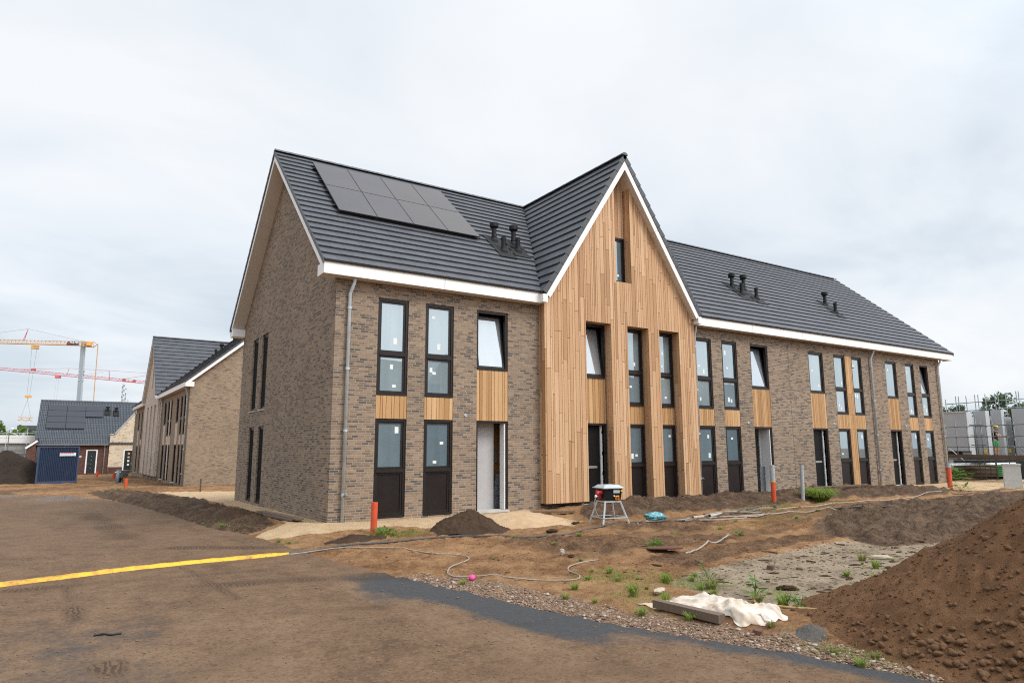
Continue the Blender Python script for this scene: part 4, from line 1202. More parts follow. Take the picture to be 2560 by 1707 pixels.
        nY, nZ = -SLOPE / math.hypot(1, SLOPE), 1 / math.hypot(1, SLOPE)
        o0, o1 = 0.03, 0.062
        P = [(vx - q, vy - q, 0), (vx + q, vy - q, 0), (vx + q, vy + q * .9, 0), (vx - q, vy + q * .9, 0)]
        up = lambda p, o: (p[0], p[1] + nY * o, F_Z + (p[1] - EAVE_Y) * SLOPE + nZ * o)
        fb.hexa([up(p, o0) for p in P] + [up(p, o1) for p in P])
        fb.lathe([(0.135, -0.12), (0.13, 0.03), (0.09, 0.10), (0.08, 0.12)], (vx, vy, vz + 0.03), 14)
        fb.build('vent_flashing', M['rubber'], v_)
    if solar:
        nY, nZ = -SLOPE / math.hypot(1, SLOPE), 1 / math.hypot(1, SLOPE)
        def sp(x, y, o): return (x, y + nY * o, F_Z + (y - EAVE_Y) * SLOPE + nZ * o)
        xs = np.linspace(0.60, 5.18, 5); ys = [1.99, 3.42, 4.85]
        for i in range(4):
            for j in range(2):
                a, b, c, d = xs[i] + .006, xs[i + 1] - .006, ys[j] + .005, ys[j + 1] - .005
                P = [(a, c), (b, c), (b, d), (a, d)]
                pb = MB(); pb.hexa([sp(x, y, .115) for x, y in P] + [sp(x, y, .150) for x, y in P]); s_ = pb.build('solar_panel', M['solar_frame'], T)
                P = [(a + .012, c + .012), (b - .012, c + .012), (b - .012, d - .012), (a + .012, d - .012)]
                pb = MB(); pb.hexa([sp(x, y, .1505) for x, y in P] + [sp(x, y, .153) for x, y in P]); pb.build('solar_glass', M['solar'], s_)
        for y in (2.3, 3.1, 3.75, 4.5):
            rb = MB(); P = [(xs[0] - .07, y - .02), (xs[-1] + .04, y - .02), (xs[-1] + .04, y + .02), (xs[0] - .07, y + .02)]
            rb.hexa([sp(x, q, .06) for x, q in P] + [sp(x, q, .112) for x, q in P]); rb.build('mounting_rail', M['black'], T)
    return T

B = lambda k, *x, **kw: dict(k=k, x=x, **kw)
main_bays = [B('tall', 1.095, 1.93), B('tall', 2.412, 3.25), B('door', 3.963, 4.977, door='open', tilt=1),
    B('door', 7.598, 8.591, door='ajar', tilt=1, tim=1), B('tall', 9.282, 10.184, tim=1), B('tall', 10.676, 11.579, tim=1),
    B('tall', 12.66, 13.485), B('tall', 14.02, 14.85), B('door', 15.602, 16.62, door='open', mirror=1, tilt=1),
    B('door', 19.175, 20.175, door='ajar'), B('pair', 20.915, 21.755, 22.235, 22.98), B('door', 24.87, 25.80, door='ajar'),
    B('tall', 26.585, 27.35), B('tall', 27.87, 28.63, tilt=1)]
slits = [(6.80, 7.60, 2.93, 5.45), (8.17, 8.97, 2.93, 5.45), (6.78, 7.55, -0.07, 2.40), (8.15, 8.93, -0.07, 2.40)]
vents_main = [(5.80, 2.10, 0.66, 1), (6.55, 2.10, 0.70, 1), (5.80, 1.52, 0.52, 0), (6.46, 1.70, 0.50, 0),
              (17.36, 2.02, 0.66, 1), (18.10, 2.02, 0.70, 1), (17.42, 1.60, 0.50, 0), (18.15, 1.45, 0.52, 0), (24.1, 2.1, 0.66, 1), (23.9, 1.5, 0.52, 0)]
terrace('terraced_house', 'long brown brick terrace with slate grey roof, solar panels and a timber clad cross gable', (0, 0, 0), 0.0, 29.76, main_bays,
    (6.052, 12.343, 9.166, [(7.598, 8.591), (9.282, 10.184), (10.676, 11.579)]), 0.436, 0.80, slits, 11,
    pipes=[(0.32, 0.07, -0.15), (12.56, -0.04, -0.1), (23.6, 0.07, -0.05), (29.45, 0.09, -0.05)], vents=vents_main, solar=True,
    stubs=[(3.63, 2.54), (9.24, 2.54), (15.28, 2.54), (20.65, 2.6), (26.2, 2.6)])

# the sister terrace up the street, seen at a flat angle
L2 = 30.5
S_ = lambda a, b: (L2 - b, L2 - a)
b2 = [B('tall', *S_(1.14, 1.89)), B('tall', *S_(2.42, 3.18)), B('door', *S_(3.95, 4.9), door='ajar'), B('pair', L2 - 8.85, L2 - 8.0, L2 - 7.55, L2 - 6.75), B('door', *S_(9.6, 10.6), door='ajar'),
      B('tall', *S_(13.3, 14.2), tim=1), B('tall', *S_(15.6, 16.5), tim=1), B('tall', *S_(17.8, 18.7), tim=1), B('tall', *S_(22.6, 23.4)), B('tall', *S_(24.6, 25.4)), B('door', *S_(27.0, 28.0), door='ajar')]
th2 = R(-88.7)
org = Vector((0.553, 28.40, -0.456)) - Vector((math.cos(th2), math.sin(th2), 0)) * L2
terrace('terraced_house', 'second brown brick terrace up the street, showing a blank tan gable end', org, th2, L2, b2,
    (L2 - 20.8, L2 - 12.0, L2 - 16.4, [S_(17.8, 18.7), S_(15.6, 16.5), S_(13.3, 14.2)]), 0.30, 0.30, (), 23, ('brick2', 'wood2'),
    pipes=[(L2 - 0.35, 0.07, -0.1), (L2 - 11.6, 0.05, -0.1), (0.4, 0.05, -0.1)],
    vents=[(L2 - 2.3, 1.7, 0.6, 0), (L2 - 3.2, 2.2, 0.68, 1), (L2 - 2.2, 2.75, 0.55, 0), (L2 - 3.2, 3.3, 0.68, 1)], dark=True, dark_up=True, fine=True)
# ------------------------------------------------------------------ more materials
M['soil_big'] = soil_mat('brown_pile_soil', (0.108, 0.053, 0.026), (0.215, 0.113, 0.056), 11, 0.9)
M['soil_dark'] = soil_mat('dark_heap_soil', (0.042, 0.026, 0.017), (0.085, 0.052, 0.033), 9, 0.8)
M['soil_black'] = soil_mat('black_heap_soil', (0.022, 0.016, 0.013), (0.048, 0.034, 0.026), 4, 0.8)
M['sand_heap'] = soil_mat('heap_sand', (0.40, 0.27, 0.16), (0.52, 0.375, 0.235), 6, 0.35)
M['grit'] = soil_mat('grey_grit', (0.085, 0.078, 0.07), (0.19, 0.172, 0.155), 30, 0.7)
M['cobble'] = soil_mat('soil_caked_stone', (0.118, 0.062, 0.033), (0.21, 0.12, 0.066), 14, 0.5)
M['orange'] = simple('orange_pvc', (0.60, 0.085, 0.030), 0.42, 0.14, 5)
M['pvcgrey'] = simple('grey_pvc', (0.36, 0.38, 0.39), 0.45, 0.12, 5)
M['pvcblue'] = simple('blue_grey_post', (0.14, 0.19, 0.25), 0.5, 0.15, 5)
M['stakewood'] = simple('pale_stake_wood', (0.33, 0.24, 0.14), 0.8, 0.25, 9)
M['oldwood'] = wood_mat('old_plank_wood', [(0.0, (0.10, 0.068, 0.048)), (0.5, (0.15, 0.105, 0.075)), (1.0, (0.20, 0.15, 0.11))], 0.4, 0.85)
M['cable'] = simple('dusty_black_cable', (0.075, 0.070, 0.066), 0.75, 0.3, 9)
M['cable_g'] = simple('dusty_grey_cable', (0.30, 0.26, 0.215), 0.8, 0.2, 9)
M['hose'] = simple('yellow_brown_hose', (0.34, 0.20, 0.075), 0.6, 0.2, 9)
M['galv'] = simple('galvanised_steel', (0.55, 0.57, 0.57), 0.42, 0.12, 9, metal=0.35)
M['galv_dk'] = simple('weathered_scaffold_tube', (0.15, 0.175, 0.175), 0.5, 0.2, 9, metal=0.3)
M['redplug'] = simple('red_plastic', (0.50, 0.035, 0.045), 0.4, 0.1)
M['yellow'] = simple('yellow_plastic', (0.75, 0.50, 0.02), 0.45, 0.1)
M['greylid'] = simple('grey_lid', (0.42, 0.46, 0.48), 0.45, 0.12, 9)
M['whiteplug'] = simple('white_plastic', (0.75, 0.75, 0.73), 0.5, 0.05)
M['pink'] = simple('pink_plastic', (0.85, 0.07, 0.32), 0.55, 0.1)
M['rust'] = simple('rusty_iron', (0.11, 0.040, 0.025), 0.85, 0.4, 9)
M['bone'] = simple('pale_stone', (0.42, 0.35, 0.265), 0.85, 0.2, 20)
M['cabinet'] = simple('pale_grey_cabinet', (0.50, 0.52, 0.51), 0.55, 0.05, 2)
M['blockwall'] = simple('grey_white_block', (0.44, 0.45, 0.46), 0.9, 0.06, 1.2)
M['greenplastic'] = simple('green_crate', (0.045, 0.22, 0.07), 0.5, 0.25, 3)
M['skin'] = simple('skin', (0.46, 0.26, 0.17), 0.6, 0.06)
M['shirt'] = simple('black_cotton', (0.013, 0.013, 0.017), 0.9, 0.2)
M['shorts'] = simple('green_cotton', (0.035, 0.33, 0.075), 0.85, 0.15)
M['helmet'] = simple('yellow_helmet', (0.78, 0.70, 0.05), 0.35, 0.06)
M['hair'] = simple('dark_hair', (0.02, 0.014, 0.01), 0.7, 0.2)
M['teal'] = None
t = NT('teal_print_bag'); n = t.noise(t.coord('Object'), 16, 4, 0.6)
t.base(t.ramp(n, [(0.36, (0.30, 0.20, 0.16)), (0.42, (0.035, 0.22, 0.26)), (0.55, (0.10, 0.34, 0.40)), (0.66, (0.40, 0.50, 0.50))])); t.rough(0.5); t.bump(n, 0.5, 0.02); M['teal'] = t.m
t = NT('dirty_white_sheet'); v = t.coord('Object')
n = t.noise(v, 3.2, 6, 0.65, 0.5); n2 = t.noise(v, 30, 4, 0.6)
t.base(t.mix(t.ramp(n, [(0.38, 0.0), (0.64, 0.75)]), (0.62, 0.57, 0.50), (0.40, 0.255, 0.14))); t.rough(0.6); t.bump(n2, 0.12, 0.01)
t.b.inputs['Sheen Weight'].default_value = 0.2; M['sheet'] = t.m
t = NT('dirty_yellow_ramp'); v = t.coord('Object', (1, 1, 1)); n = t.noise(v, 7, 7, 0.7); n2 = t.noise(v, 1.1, 3, 0.6)
t.base(t.mix(t.ramp(t.math('ADD', t.math('MULTIPLY', n, .6), t.math('MULTIPLY', n2, .45)), [(0.50, 0.0), (0.66, 0.85)]), (0.80, 0.40, 0.012), (0.17, 0.088, 0.033))); t.rough(0.6); t.bump(n, 0.2, 0.01); M['ramp'] = t.m
t = NT('blue_container_paint'); v = t.coord('Object'); n = t.noise(t.coord('Object', (1, 1, .25)), 3.5, 6, 0.7); n2 = t.noise(v, 12, 4, 0.6)
t.base(t.mix(t.ramp(n, [(0.56, 0.0), (0.75, 0.5)]), t.ramp(n2, [(0.3, (0.006, 0.0165, 0.046)), (0.7, (0.010, 0.027, 0.070))]), (0.055, 0.06, 0.075))); t.rough(0.5); M['container'] = t.m
def leaf_mat(name, lo, hi):
    t = NT(name)
    t.base(t.mix(t.noise(t.coord('Object'), 1.4, 3), t.ramp(t.attr('rnd'), [(0.0, lo), (1.0, hi)]), t.ramp(t.attr('rnd'), [(0.0, hi), (1.0, lo)])))
    t.rough(0.6); t.spec(0.25)
    tr = t.new('ShaderNodeBsdfTranslucent'); tr.inputs['Color'].default_value = (hi[0] * 1.3, hi[1] * 1.5, hi[2] * 0.8, 1)
    mx = t.new('ShaderNodeMixShader'); mx.inputs[0].default_value = 0.3
    t.l.new(t.b.outputs[0], mx.inputs[1]); t.l.new(tr.outputs[0], mx.inputs[2]); t.l.new(mx.outputs[0], t.out.inputs['Surface'])
    return t.m
M['grass'] = leaf_mat('grass_blade', (0.100, 0.150, 0.028), (0.25, 0.305, 0.075))
M['grass_dry'] = leaf_mat('olive_grass_blade', (0.12, 0.13, 0.04), (0.26, 0.25, 0.10))
M['weed'] = leaf_mat('weed_leaf', (0.05, 0.13, 0.022), (0.13, 0.25, 0.05))
M['treeleaf'] = leaf_mat('tree_leaf', (0.025, 0.055, 0.018), (0.075, 0.13, 0.04))
M['treeleaf_far'] = leaf_mat('hazed_leaf', (0.045, 0.075, 0.055), (0.10, 0.14, 0.095))  # distance haze put into the leaf colour, greyer and bluer
M['treeleaf_lite'] = leaf_mat('fresh_leaf', (0.06, 0.11, 0.02), (0.15, 0.22, 0.05))
M['bark'] = simple('bark', (0.10, 0.075, 0.055), 0.9, 0.3, 12)
M['crane_y'] = simple('crane_yellow', (0.60, 0.33, 0.10), 0.5, 0.1)
M['crane_r'] = simple('crane_red', (0.55, 0.10, 0.125), 0.5, 0.1)
M['crane_g'] = simple('crane_grey_mast', (0.33, 0.39, 0.43), 0.5, 0.08)
M['wire'] = simple('wire_rope', (0.30, 0.27, 0.26), 0.6)
M['darkboard'] = simple('dark_sign_board', (0.045, 0.055, 0.06), 0.6)
M['lettering'] = simple('white_lettering', (0.80, 0.80, 0.80), 0.6, 0.02)
M['redpaint'] = simple('red_paint', (0.55, 0.05, 0.06), 0.5, 0.05)
M['cyanpaint'] = simple('pale_cyan_paint', (0.45, 0.66, 0.70), 0.5, 0.05)
M['tealpaint'] = simple('teal_skip_paint', (0.012, 0.12, 0.24), 0.5, 0.2)
M['pallet'] = simple('fresh_timber', (0.52, 0.33, 0.17), 0.8, 0.2, 4)
M['slate'] = simple('grey_building_cladding', (0.16, 0.19, 0.22), 0.7, 0.2, .6)
M['concwall'] = simple('bare_concrete_wall', (0.36, 0.36, 0.36), 0.9, 0.2, .8)
M['whitewall'] = simple('white_parapet', (0.70, 0.68, 0.65), 0.8, 0.06)
M['mast'] = simple('lattice_steel', (0.30, 0.34, 0.37), 0.6, 0.1)

rng = random.Random(77)

# ------------------------------------------------------------------ heaps
def heap(name, label, cx, cy, rx, ry, h, rot, mat, seed, nr=60, na=160, rough=0.06, freq=1.5, power=1.0, top=0.12, cat='soil pile', dome=0.0):
    rr = np.linspace(0, 1, nr) ** 0.9; aa = np.linspace(0, 2 * np.pi, na)
    RR, AA = np.meshgrid(rr, aa)
    ux, uy = RR * np.cos(AA) * rx, RR * np.sin(AA) * ry
    X = cx + ux * math.cos(rot) - uy * math.sin(rot); Y = cy + ux * math.sin(rot) + uy * math.cos(rot)
    out = 1 + 0.16 * fbm(np.cos(AA) * 1.5 + seed, np.sin(AA) * 1.5, 1.0, 3, seed)
    # keep the seam closed: cos/sin are periodic already
    q = np.clip(RR / out, 0, 1.4)
    prof = np.sqrt((1 - q) ** 2 + top ** 2) * np.sign(1 - q)
    prof = np.where(q < 1, (1 - np.sqrt(q * q + top * top)) / (1 - top), (1 - q))
    if dome: prof = prof * (1 - dome) + dome * np.where(q < 1, (1 - np.clip(q, 0, 1) ** 2), 1 - q)
    n = fbm(X, Y, freq, 5, seed + 3, 0.55); n2 = np.abs(fbm(X, Y, freq * 4.5, 4, seed + 9, 0.6))
    body = sst(1.02, 0.8, q)
    Z = terrain(X, Y) - 0.02 + h * prof + rough * (n * 1.0 + n2 * 0.6) * (0.25 + 0.75 * body)
    o = grid_object(name, X, Y, Z, mat)
    o.location = (0, 0, 0)
    return tag(o, label, cat)

def heap_h(o, x, y):
    return gz(x, y)

bxs, bys = np.meshgrid(axis((0.5, 4.2, .028), (4.2, 9.2, .1)), axis((-18, -14.6, .1), (-14.6, -10.2, .028)))
def cone(ax, ay, rr, rl, hh, top=.13):
    dx, dy = bxs - ax, bys - ay
    q = np.hypot(np.where(dx < 0, dx / rl, dx / rr), dy / rr) + .05 * fbm(bxs, bys, .9, 3, 50 + int(ax * 3))
    return np.where(q < 1, hh * np.clip((1 - np.sqrt(q * q + top * top)) / (1 - top), 0, 1) ** 1.35, (1 - q) * hh * 1.2)
bh = np.maximum(cone(3.05, -13.3, 3.1, 2.25, 1.55), cone(4.9, -14.6, 3.2, 3.0, 2.0))
bh = np.maximum(bh, -.25)
bn = fbm(bxs, bys, 1.3, 5, 71, .55); bn2 = np.abs(fbm(bxs, bys, 6.5, 4, 72, .6)); bn3 = np.clip(fbm(bxs, bys, 3.2, 2, 75), 0, 1)
bz = terrain(bxs, bys) - .02 + bh + (.05 * bn + .045 * bn2 + .04 * bn3) * sst(-.12, .12, bh)
big = grid_object('soil_pile', bxs, bys, bz, M['soil_big'])
tag(big, 'big brown soil pile with cobbles at its foot, beside the road edge', 'soil pile')
heap('soil_pile', 'small dark soil heap on the sand in front of the open doorway', 2.55, -2.15, 1.0, 0.85, 0.50, 0.1, M['soil_dark'], 9, 70, 180, 0.085, 2.6, top=0.08)
heap('sand_heap', 'low pale sand heap beside the timber cladding corner', 4.35, -1.75, 1.55, 0.95, 0.30, -0.35, M['sand_heap'], 14, 40, 110, 0.02, 1.5, top=0.3, cat='sand heap', dome=0.5)
heap('soil_pile', 'black soil pile behind the blue container at the far end of the road', -8.9, 43.6, 3.9, 3.0, 2.25, 0.0, M['soil_black'], 21, 50, 120, 0.10, 1.0, top=0.13)
heap('grit_heap', 'small grey grit heap at the road-side tip of the big soil pile', 1.10, -11.52, 0.20, 0.18, 0.09, 0.4, M['grit'], 31, 26, 60, 0.02, 6, cat='grit heap', top=0.3)
heap('soil_pile', 'low rubbly soil mound behind the orange pipe stub near the house corner', -0.15, -2.3, 0.75, 0.42, 0.13, 0.2, M['soil_dark'], 44, 30, 80, 0.05, 4, top=0.25)
heap('soil_pile', 'clod of dark soil in the damp hollow on the left mound', -1.35, 2.9, 0.75, 0.55, 0.17, 0.2, M['soil_dark'], 51, 30, 80, 0.06, 4, top=0.2)

bpy.context.view_layer.update()
_dg = bpy.context.evaluated_depsgraph_get()
def on(o, x, y):
    ok, p, n, i = o.ray_cast(Vector((x, y, 20)), Vector((0, 0, -1)))
    return p.z if ok else gz(x, y)

# cobbles at the foot of the big pile
cob = random.Random(5)
spots = []
def pile_foot(t):        # along the visible toe, from the road-side tip round towards the camera
    return None
for (cx, cy, sx, sy, n, s0, s1) in ((1.22, -12.55, 0.16, 0.30, 30, .028, .060), (1.25, -13.05, 0.18, 0.30, 34, .030, .062), (1.45, -13.35, 0.25, 0.30, 22, .030, .060), (1.50, -12.75, 0.30, 0.35, 22, .02, .045),
                               (1.85, -12.9, 0.35, 0.30, 16, .02, .045), (1.35, -11.95, 0.25, 0.25, 12, .02, .042), (2.0, -12.0, 0.5, 0.4, 10, .015, .035), (2.3, -12.7, .5, .5, 10, .02, .045)):
    for k in range(n):
        spots.append((cob.gauss(cx, sx * .6), cob.gauss(cy, sy * .6), cob.uniform(s0, s1) * .72))
protos = []
for k in range(7):
    mb = MB(); mb.blob((0, 0, 0), (1, cob.uniform(.65, .95), cob.uniform(.6, .8)), k + 1, 0.30, 12, 8, 0, 0, 1.2)
    protos.append(mb.mesh('cobble', M['cobble'], True))
for i, (x, y, s) in enumerate(spots):
    o = bpy.data.objects.new('cobble', protos[i % 7]); COL.objects.link(o)
    o.location = (x, y, max(on(big, x, y), gz(x, y)) + s * 0.35); o.scale = (s * cob.uniform(.9, 1.3), s, s)
    o.rotation_euler = (cob.uniform(-.4, .4), cob.uniform(-.4, .4), cob.uniform(0, 6.3))
    tag(o, 'brown soil-caked cobble lying at the foot of the big soil pile', 'stone', 'cobbles along the foot of the big soil pile')
# loose clods over the pile: nobody could count them
mb = MB()
for k in range(3600):
    x, y = cob.uniform(.95, 4.6), cob.uniform(-14.4, -10.5)
    if on(big, x, y) < gz(x, y) + .01: continue
    s = cob.uniform(.005, .011) if cob.random() < .92 else cob.uniform(.011, .023)
    mb.blob((x, y, on(big, x, y) + s * .2), (s * cob.uniform(.8, 1.5), s, s * .7), k % 97, 0.4, 6, 4, cob.uniform(0, 6))
tag(mb.build('soil_clods', M['soil_big'], None, True), 'loose clods and crumbs of brown soil strewn over the big pile', 'soil clods', kind='stuff')
mb = MB()
for k in range(2300):
    r_ = cob.random()
    if r_ < .35: x, y = cob.uniform(-1.8, 6), cob.uniform(-9, -2.6)
    elif r_ < .6: x, y = cob.uniform(2, 10), cob.uniform(-10.5, -7.6)
    elif r_ < .8: x, y = cob.uniform(-3, -0.9), cob.uniform(-0.2, 12)
    else: x, y = cob.uniform(6, 25), cob.uniform(-8, -1.2)
    if x < float(edge_x(y)) + .05: continue
    s = cob.uniform(.005, .013) if cob.random() < .94 else cob.uniform(.013, .028)
    mb.blob((x, y, gz(x, y) + s * .2), (s * cob.uniform(.8, 1.8), s, s * .6), k % 89, 0.4, 6, 4, cob.uniform(0, 6))
tag(mb.build('soil_crumbs', M['soil_big'], None, True), 'dark crumbs of soil scattered over the bare building site', 'soil crumbs', kind='stuff')
# gravel verge
gpal = []
for nm, c_ in (('gravel_brown', (0.165, 0.105, 0.068)), ('gravel_pale', (0.40, 0.33, 0.26)), ('gravel_pink', (0.27, 0.165, 0.115))):
    gpal.append(simple(nm, c_, 0.9, 0.3, 30))
mbs = [MB(), MB(), MB()]
for k in range(5600):
    y = -14.4 + 8.2 * cob.random() ** 1.4
    w = cob.random() ** 1.3
    x = float(edge_x(y)) + 0.02 + 0.50 * w * (0.8 + .5 * cob.random())
    s = cob.uniform(.005, .012) if cob.random() < .85 else cob.uniform(.012, .024)
    m_ = mbs[0 if cob.random() < .58 else (1 if cob.random() < .36 else 2)]
    m_.blob((x, y, gz(x, y) + s * .25), (s * cob.uniform(.9, 1.7), s, s * .55), k % 83, 0.4, 6, 4, cob.uniform(0, 6))
gr = mbs[0].build('gravel', gpal[0], None, True); tag(gr, 'broken rubble gravel strewn along the verge of the asphalt road', 'gravel', kind='stuff')
for m_, mt in zip(mbs[1:], gpal[1:]):
    m_.build('gravel_chips', mt, gr, True)
# flakes of dark silt and twigs on the mud flat
mb = MB()
for k in range(800):
    x, y = cob.uniform(1.8, 10), cob.uniform(-11, -7.8)
    s = cob.uniform(.006, .02) if cob.random() < .9 else cob.uniform(.02, .05)
    mb.blob((x, y, gz(x, y) + s * .1), (s * cob.uniform(1., 3.2), s * .8, s * .35), k % 79, 0.5, 7, 4, cob.gauss(-.6, .5))
tag(mb.build('silt_flakes', M['soil_dark'], None, True), 'dark flakes of silt and twigs strewn over the grey mud flat', 'silt flakes', kind='stuff')
# grit specks on the road
mb = MB()
for k in range(2600):
    y = -14.6 + 14 * cob.random() ** 1.7; x = cob.uniform(-9, float(edge_x(y)) - .1)
    s = cob.uniform(.004, .010) if cob.random() < .93 else cob.uniform(.010, .018)
    mb.blob((x, y, float(road_z(x, y)) + .006 + s * .2), (s * cob.uniform(.8, 1.6), s, s * .6), k % 71, .4, 6, 4, cob.uniform(0, 6))
tag(mb.build('road_grit', gpal[0], None, True), 'loose grit and crumbs scattered over the muddy asphalt road', 'grit', kind='stuff')

# ------------------------------------------------------------------ pipes and posts
def ring_pipe(mb, a, b, r, n=18, wall=0.006):
    a, b = Vector(a), Vector(b)
    mb.tube([a, b], r, n, caps=False); 
    d = (b - a).normalized()
    mb.tube([b, b - d * 0.18], r - wall, n, caps=False)
    s = d.orthogonal().normalized(); t_ = d.cross(s)
    for j in range(n):
        p = 2 * math.pi * j / n; q = 2 * math.pi * (j + 1) / n
        f_ = lambda an, rr: b + (s * math.cos(an) + t_ * math.sin(an)) * rr
        mb.face([f_(p, r), f_(q, r), f_(q, r - wall), f_(p, r - wall)])
def pipe(label, x, y, h, r, mat='orange', lean=(0, 0), collar=None, group='plastic pipe stubs standing on the site', name='pipe_stub'):
    z = gzmax(x, y)
    T = thing(name, label, 'pipe', (x, y, z), 0, group)
    mb = MB()
    hc = h if not collar else h - collar[0]
    tip = (lean[0] * hc, lean[1] * hc, hc)
    ring_pipe(mb, (0, 0, -0.3), tip, r)
    mb.build('pipe_body', M[mat], T, True)
    if collar:
        cb = MB(); ring_pipe(cb, (tip[0] - lean[0] * .05, tip[1] - lean[1] * .05, hc - 0.05), (lean[0] * h, lean[1] * h, h), r * collar[1]); cb.build('collar', M['pvcgrey'], T, True)
        if len(collar) > 2:
            yb = MB(); ring_pipe(yb, (tip[0], tip[1], hc - .075), (tip[0], tip[1], hc - .05), r * 1.08); yb.build('seal_ring', M['yellow'], T, True)
    return T
pipe('orange pipe stub standing in grass by the near house corner', 0.48, -1.63, 0.66, 0.070, lean=(0.02, 0))
pipe('orange pipe with a grey sleeve and yellow ring, in front of the blank brick bay', 13.72, -2.0, 1.13, 0.073, collar=(0.46, 1.06, 1))
pipe('tilted orange pipe with a grey collar at the far corner of the brick terrace', 26.9, -1.25, 1.05, 0.095, lean=(0.10, 0.03), collar=(0.14, 1.08))
pipe('orange pipe stub nearest the tan gable end of the second terrace', -2.38, 28.6, 0.53, 0.085)
pipe('orange pipe stub left of the wheeled tub, before the white framed door', -3.0, 56.5, 0.52, 0.10)
pipe('orange pipe stub half hidden behind the blue-grey post', -2.0, 49.5, 0.45, 0.11)
T = pipe('plain light grey pipe post with a cable tie round its top', 15.2, -2.02, 1.12, 0.060, 'pvcgrey', lean=(0.05, 0))
mb = MB(); mb.tube([(0.045, -.065, 1.0), (0.11, -.02, 1.0), (0.13, .0, 1.02), (.05, .065, 1.0), (-.012, .0, 1.0), (0.045, -.065, 1.0)], 0.007, 6); mb.tube([(0.11, -.02, 1.0), (.17, -.05, .96)], .006, 6); mb.build('cable_tie', M['cable_g'], T)
T = thing('post', 'blue-grey post standing up the street beside a grey tub', 'post', (-2.4, 36.6, gz(-2.4, 36.6)))
mb = MB(); mb.cyl((0, 0, -.2), (0, 0, .86), 0.10, n=14); mb.build('post_body', M['pvcblue'], T, True)
mb = MB(); mb.cyl((-.18, 0, .72), (.16, 0, .74), .03, n=8); mb.build('crossbar', M['whiteplug'], T)
# grey tub on one leg (wheelbarrow stood up street)
T = thing('wheelbarrow', 'grey wheelbarrow tub parked in front of the far black door', 'wheelbarrow', (-2.0, 38.3, gz(-2.0, 38.3)), 0.3)
mb = MB(); mb.hexa([(-.18, -.28, .42), (.18, -.28, .42), (.18, .28, .42), (-.18, .28, .42), (-.30, -.42, .80), (.30, -.42, .80), (.30, .42, .80), (-.30, .42, .80)]); mb.box(-.32, .32, -.44, .44, .80, .825); mb.build('tub', M['galv_dk'], T)
mb = MB(); mb.tube([(-.1, -.6, .55), (-.1, -.1, .40), (-.05, .45, .2)], .02, 8); mb.tube([(.1, -.6, .55), (.1, -.1, .40), (.05, .45, .2)], .02, 8); mb.build('handle', M['black'], T)
mb = MB(); mb.cyl((-.04, .45, .18), (.04, .45, .18), .18, n=18); mb.build('wheel', M['rubber'], T, True)
for s in (-1, 1):
    mb = MB(); mb.tube([(s * .12, -.22, .42), (s * .10, -.25, .0)], .02, 8); mb.build('leg', M['black'], T)
# stakes
mb = MB(); mb.hexa([(-.022, -.022, -.2), (.022, -.022, -.2), (.022, .022, -.2), (-.022, .022, -.2), (-.018, -.022, .40), (.026, -.022, .42), (.026, .022, .42), (-.018, .022, .40)])
tag(mb.build('stake', M['stakewood'], None, False, (16.15, -1.55, gz(16.15, -1.55))), 'thin pale wooden stake behind the big grass clump', 'stake')
mb = MB(); mb.hexa([(-.03, -.03, -.2), (.03, -.03, -.2), (.03, .03, -.2), (-.03, .03, -.2), (-.03, -.03, .62), (.03, -.03, .66), (.03, .03, .66), (-.03, .03, .62)])
tag(mb.build('stake', M['oldwood'], None, False, (0.38, 21.0, gz(0.38, 21.0))), 'short dark stake in the sand before the tan gable', 'stake')

# ------------------------------------------------------------------ yellow cable ramp and cables
yb = [(-9.5, -4.30), (-7.0, -4.00), (-5.78, -3.80), (-5.03, -3.60), (-3.99, -3.36), (-2.89, -3.26), (-2.21, -3.24), (-1.72, -3.18)]
pth = smooth_path([(x, y, 0) for x, y in yb], 0.10)
mb = MB(); W = 0.105
prev = None
for k, p in enumerate(pth):
    d = Vector(pth[min(k + 1, len(pth) - 1)]) - Vector(pth[max(k - 1, 0)]); d.normalize(); s = Vector((-d.y, d.x, 0))
    z = max(float(road_z(p[0], p[1])) + .004, gz(p[0], p[1]))
    wv = W * (1 + .04 * math.sin(k * .9)) ; hh = 0.045 + 0.004 * math.sin(k * 1.7)
    if len(pth) - 1 - k < 2: wv *= .7; hh *= .6
    c = Vector((p[0], p[1], z)) + s * 0.008 * math.sin(k * .53)
    ring = [c + s * wv - Vector((0, 0, .01)), c + s * wv * .55 + Vector((0, 0, hh * .9)), c + s * wv * .2 + Vector((0, 0, hh)), c - s * wv * .2 + Vector((0, 0, hh)), c - s * wv * .55 + Vector((0, 0, hh * .9)), c - s * wv - Vector((0, 0, .01))]
    if prev:
        for j in range(5): mb.face([prev[j], prev[j + 1], ring[j + 1], ring[j]])
    else: mb.face(ring)
    prev = ring
mb.face(list(reversed(prev)))
tag(mb.build('cable_ramp', M['ramp'], None), 'long dirty yellow cable protector strip laid across the muddy road', 'cable ramp')

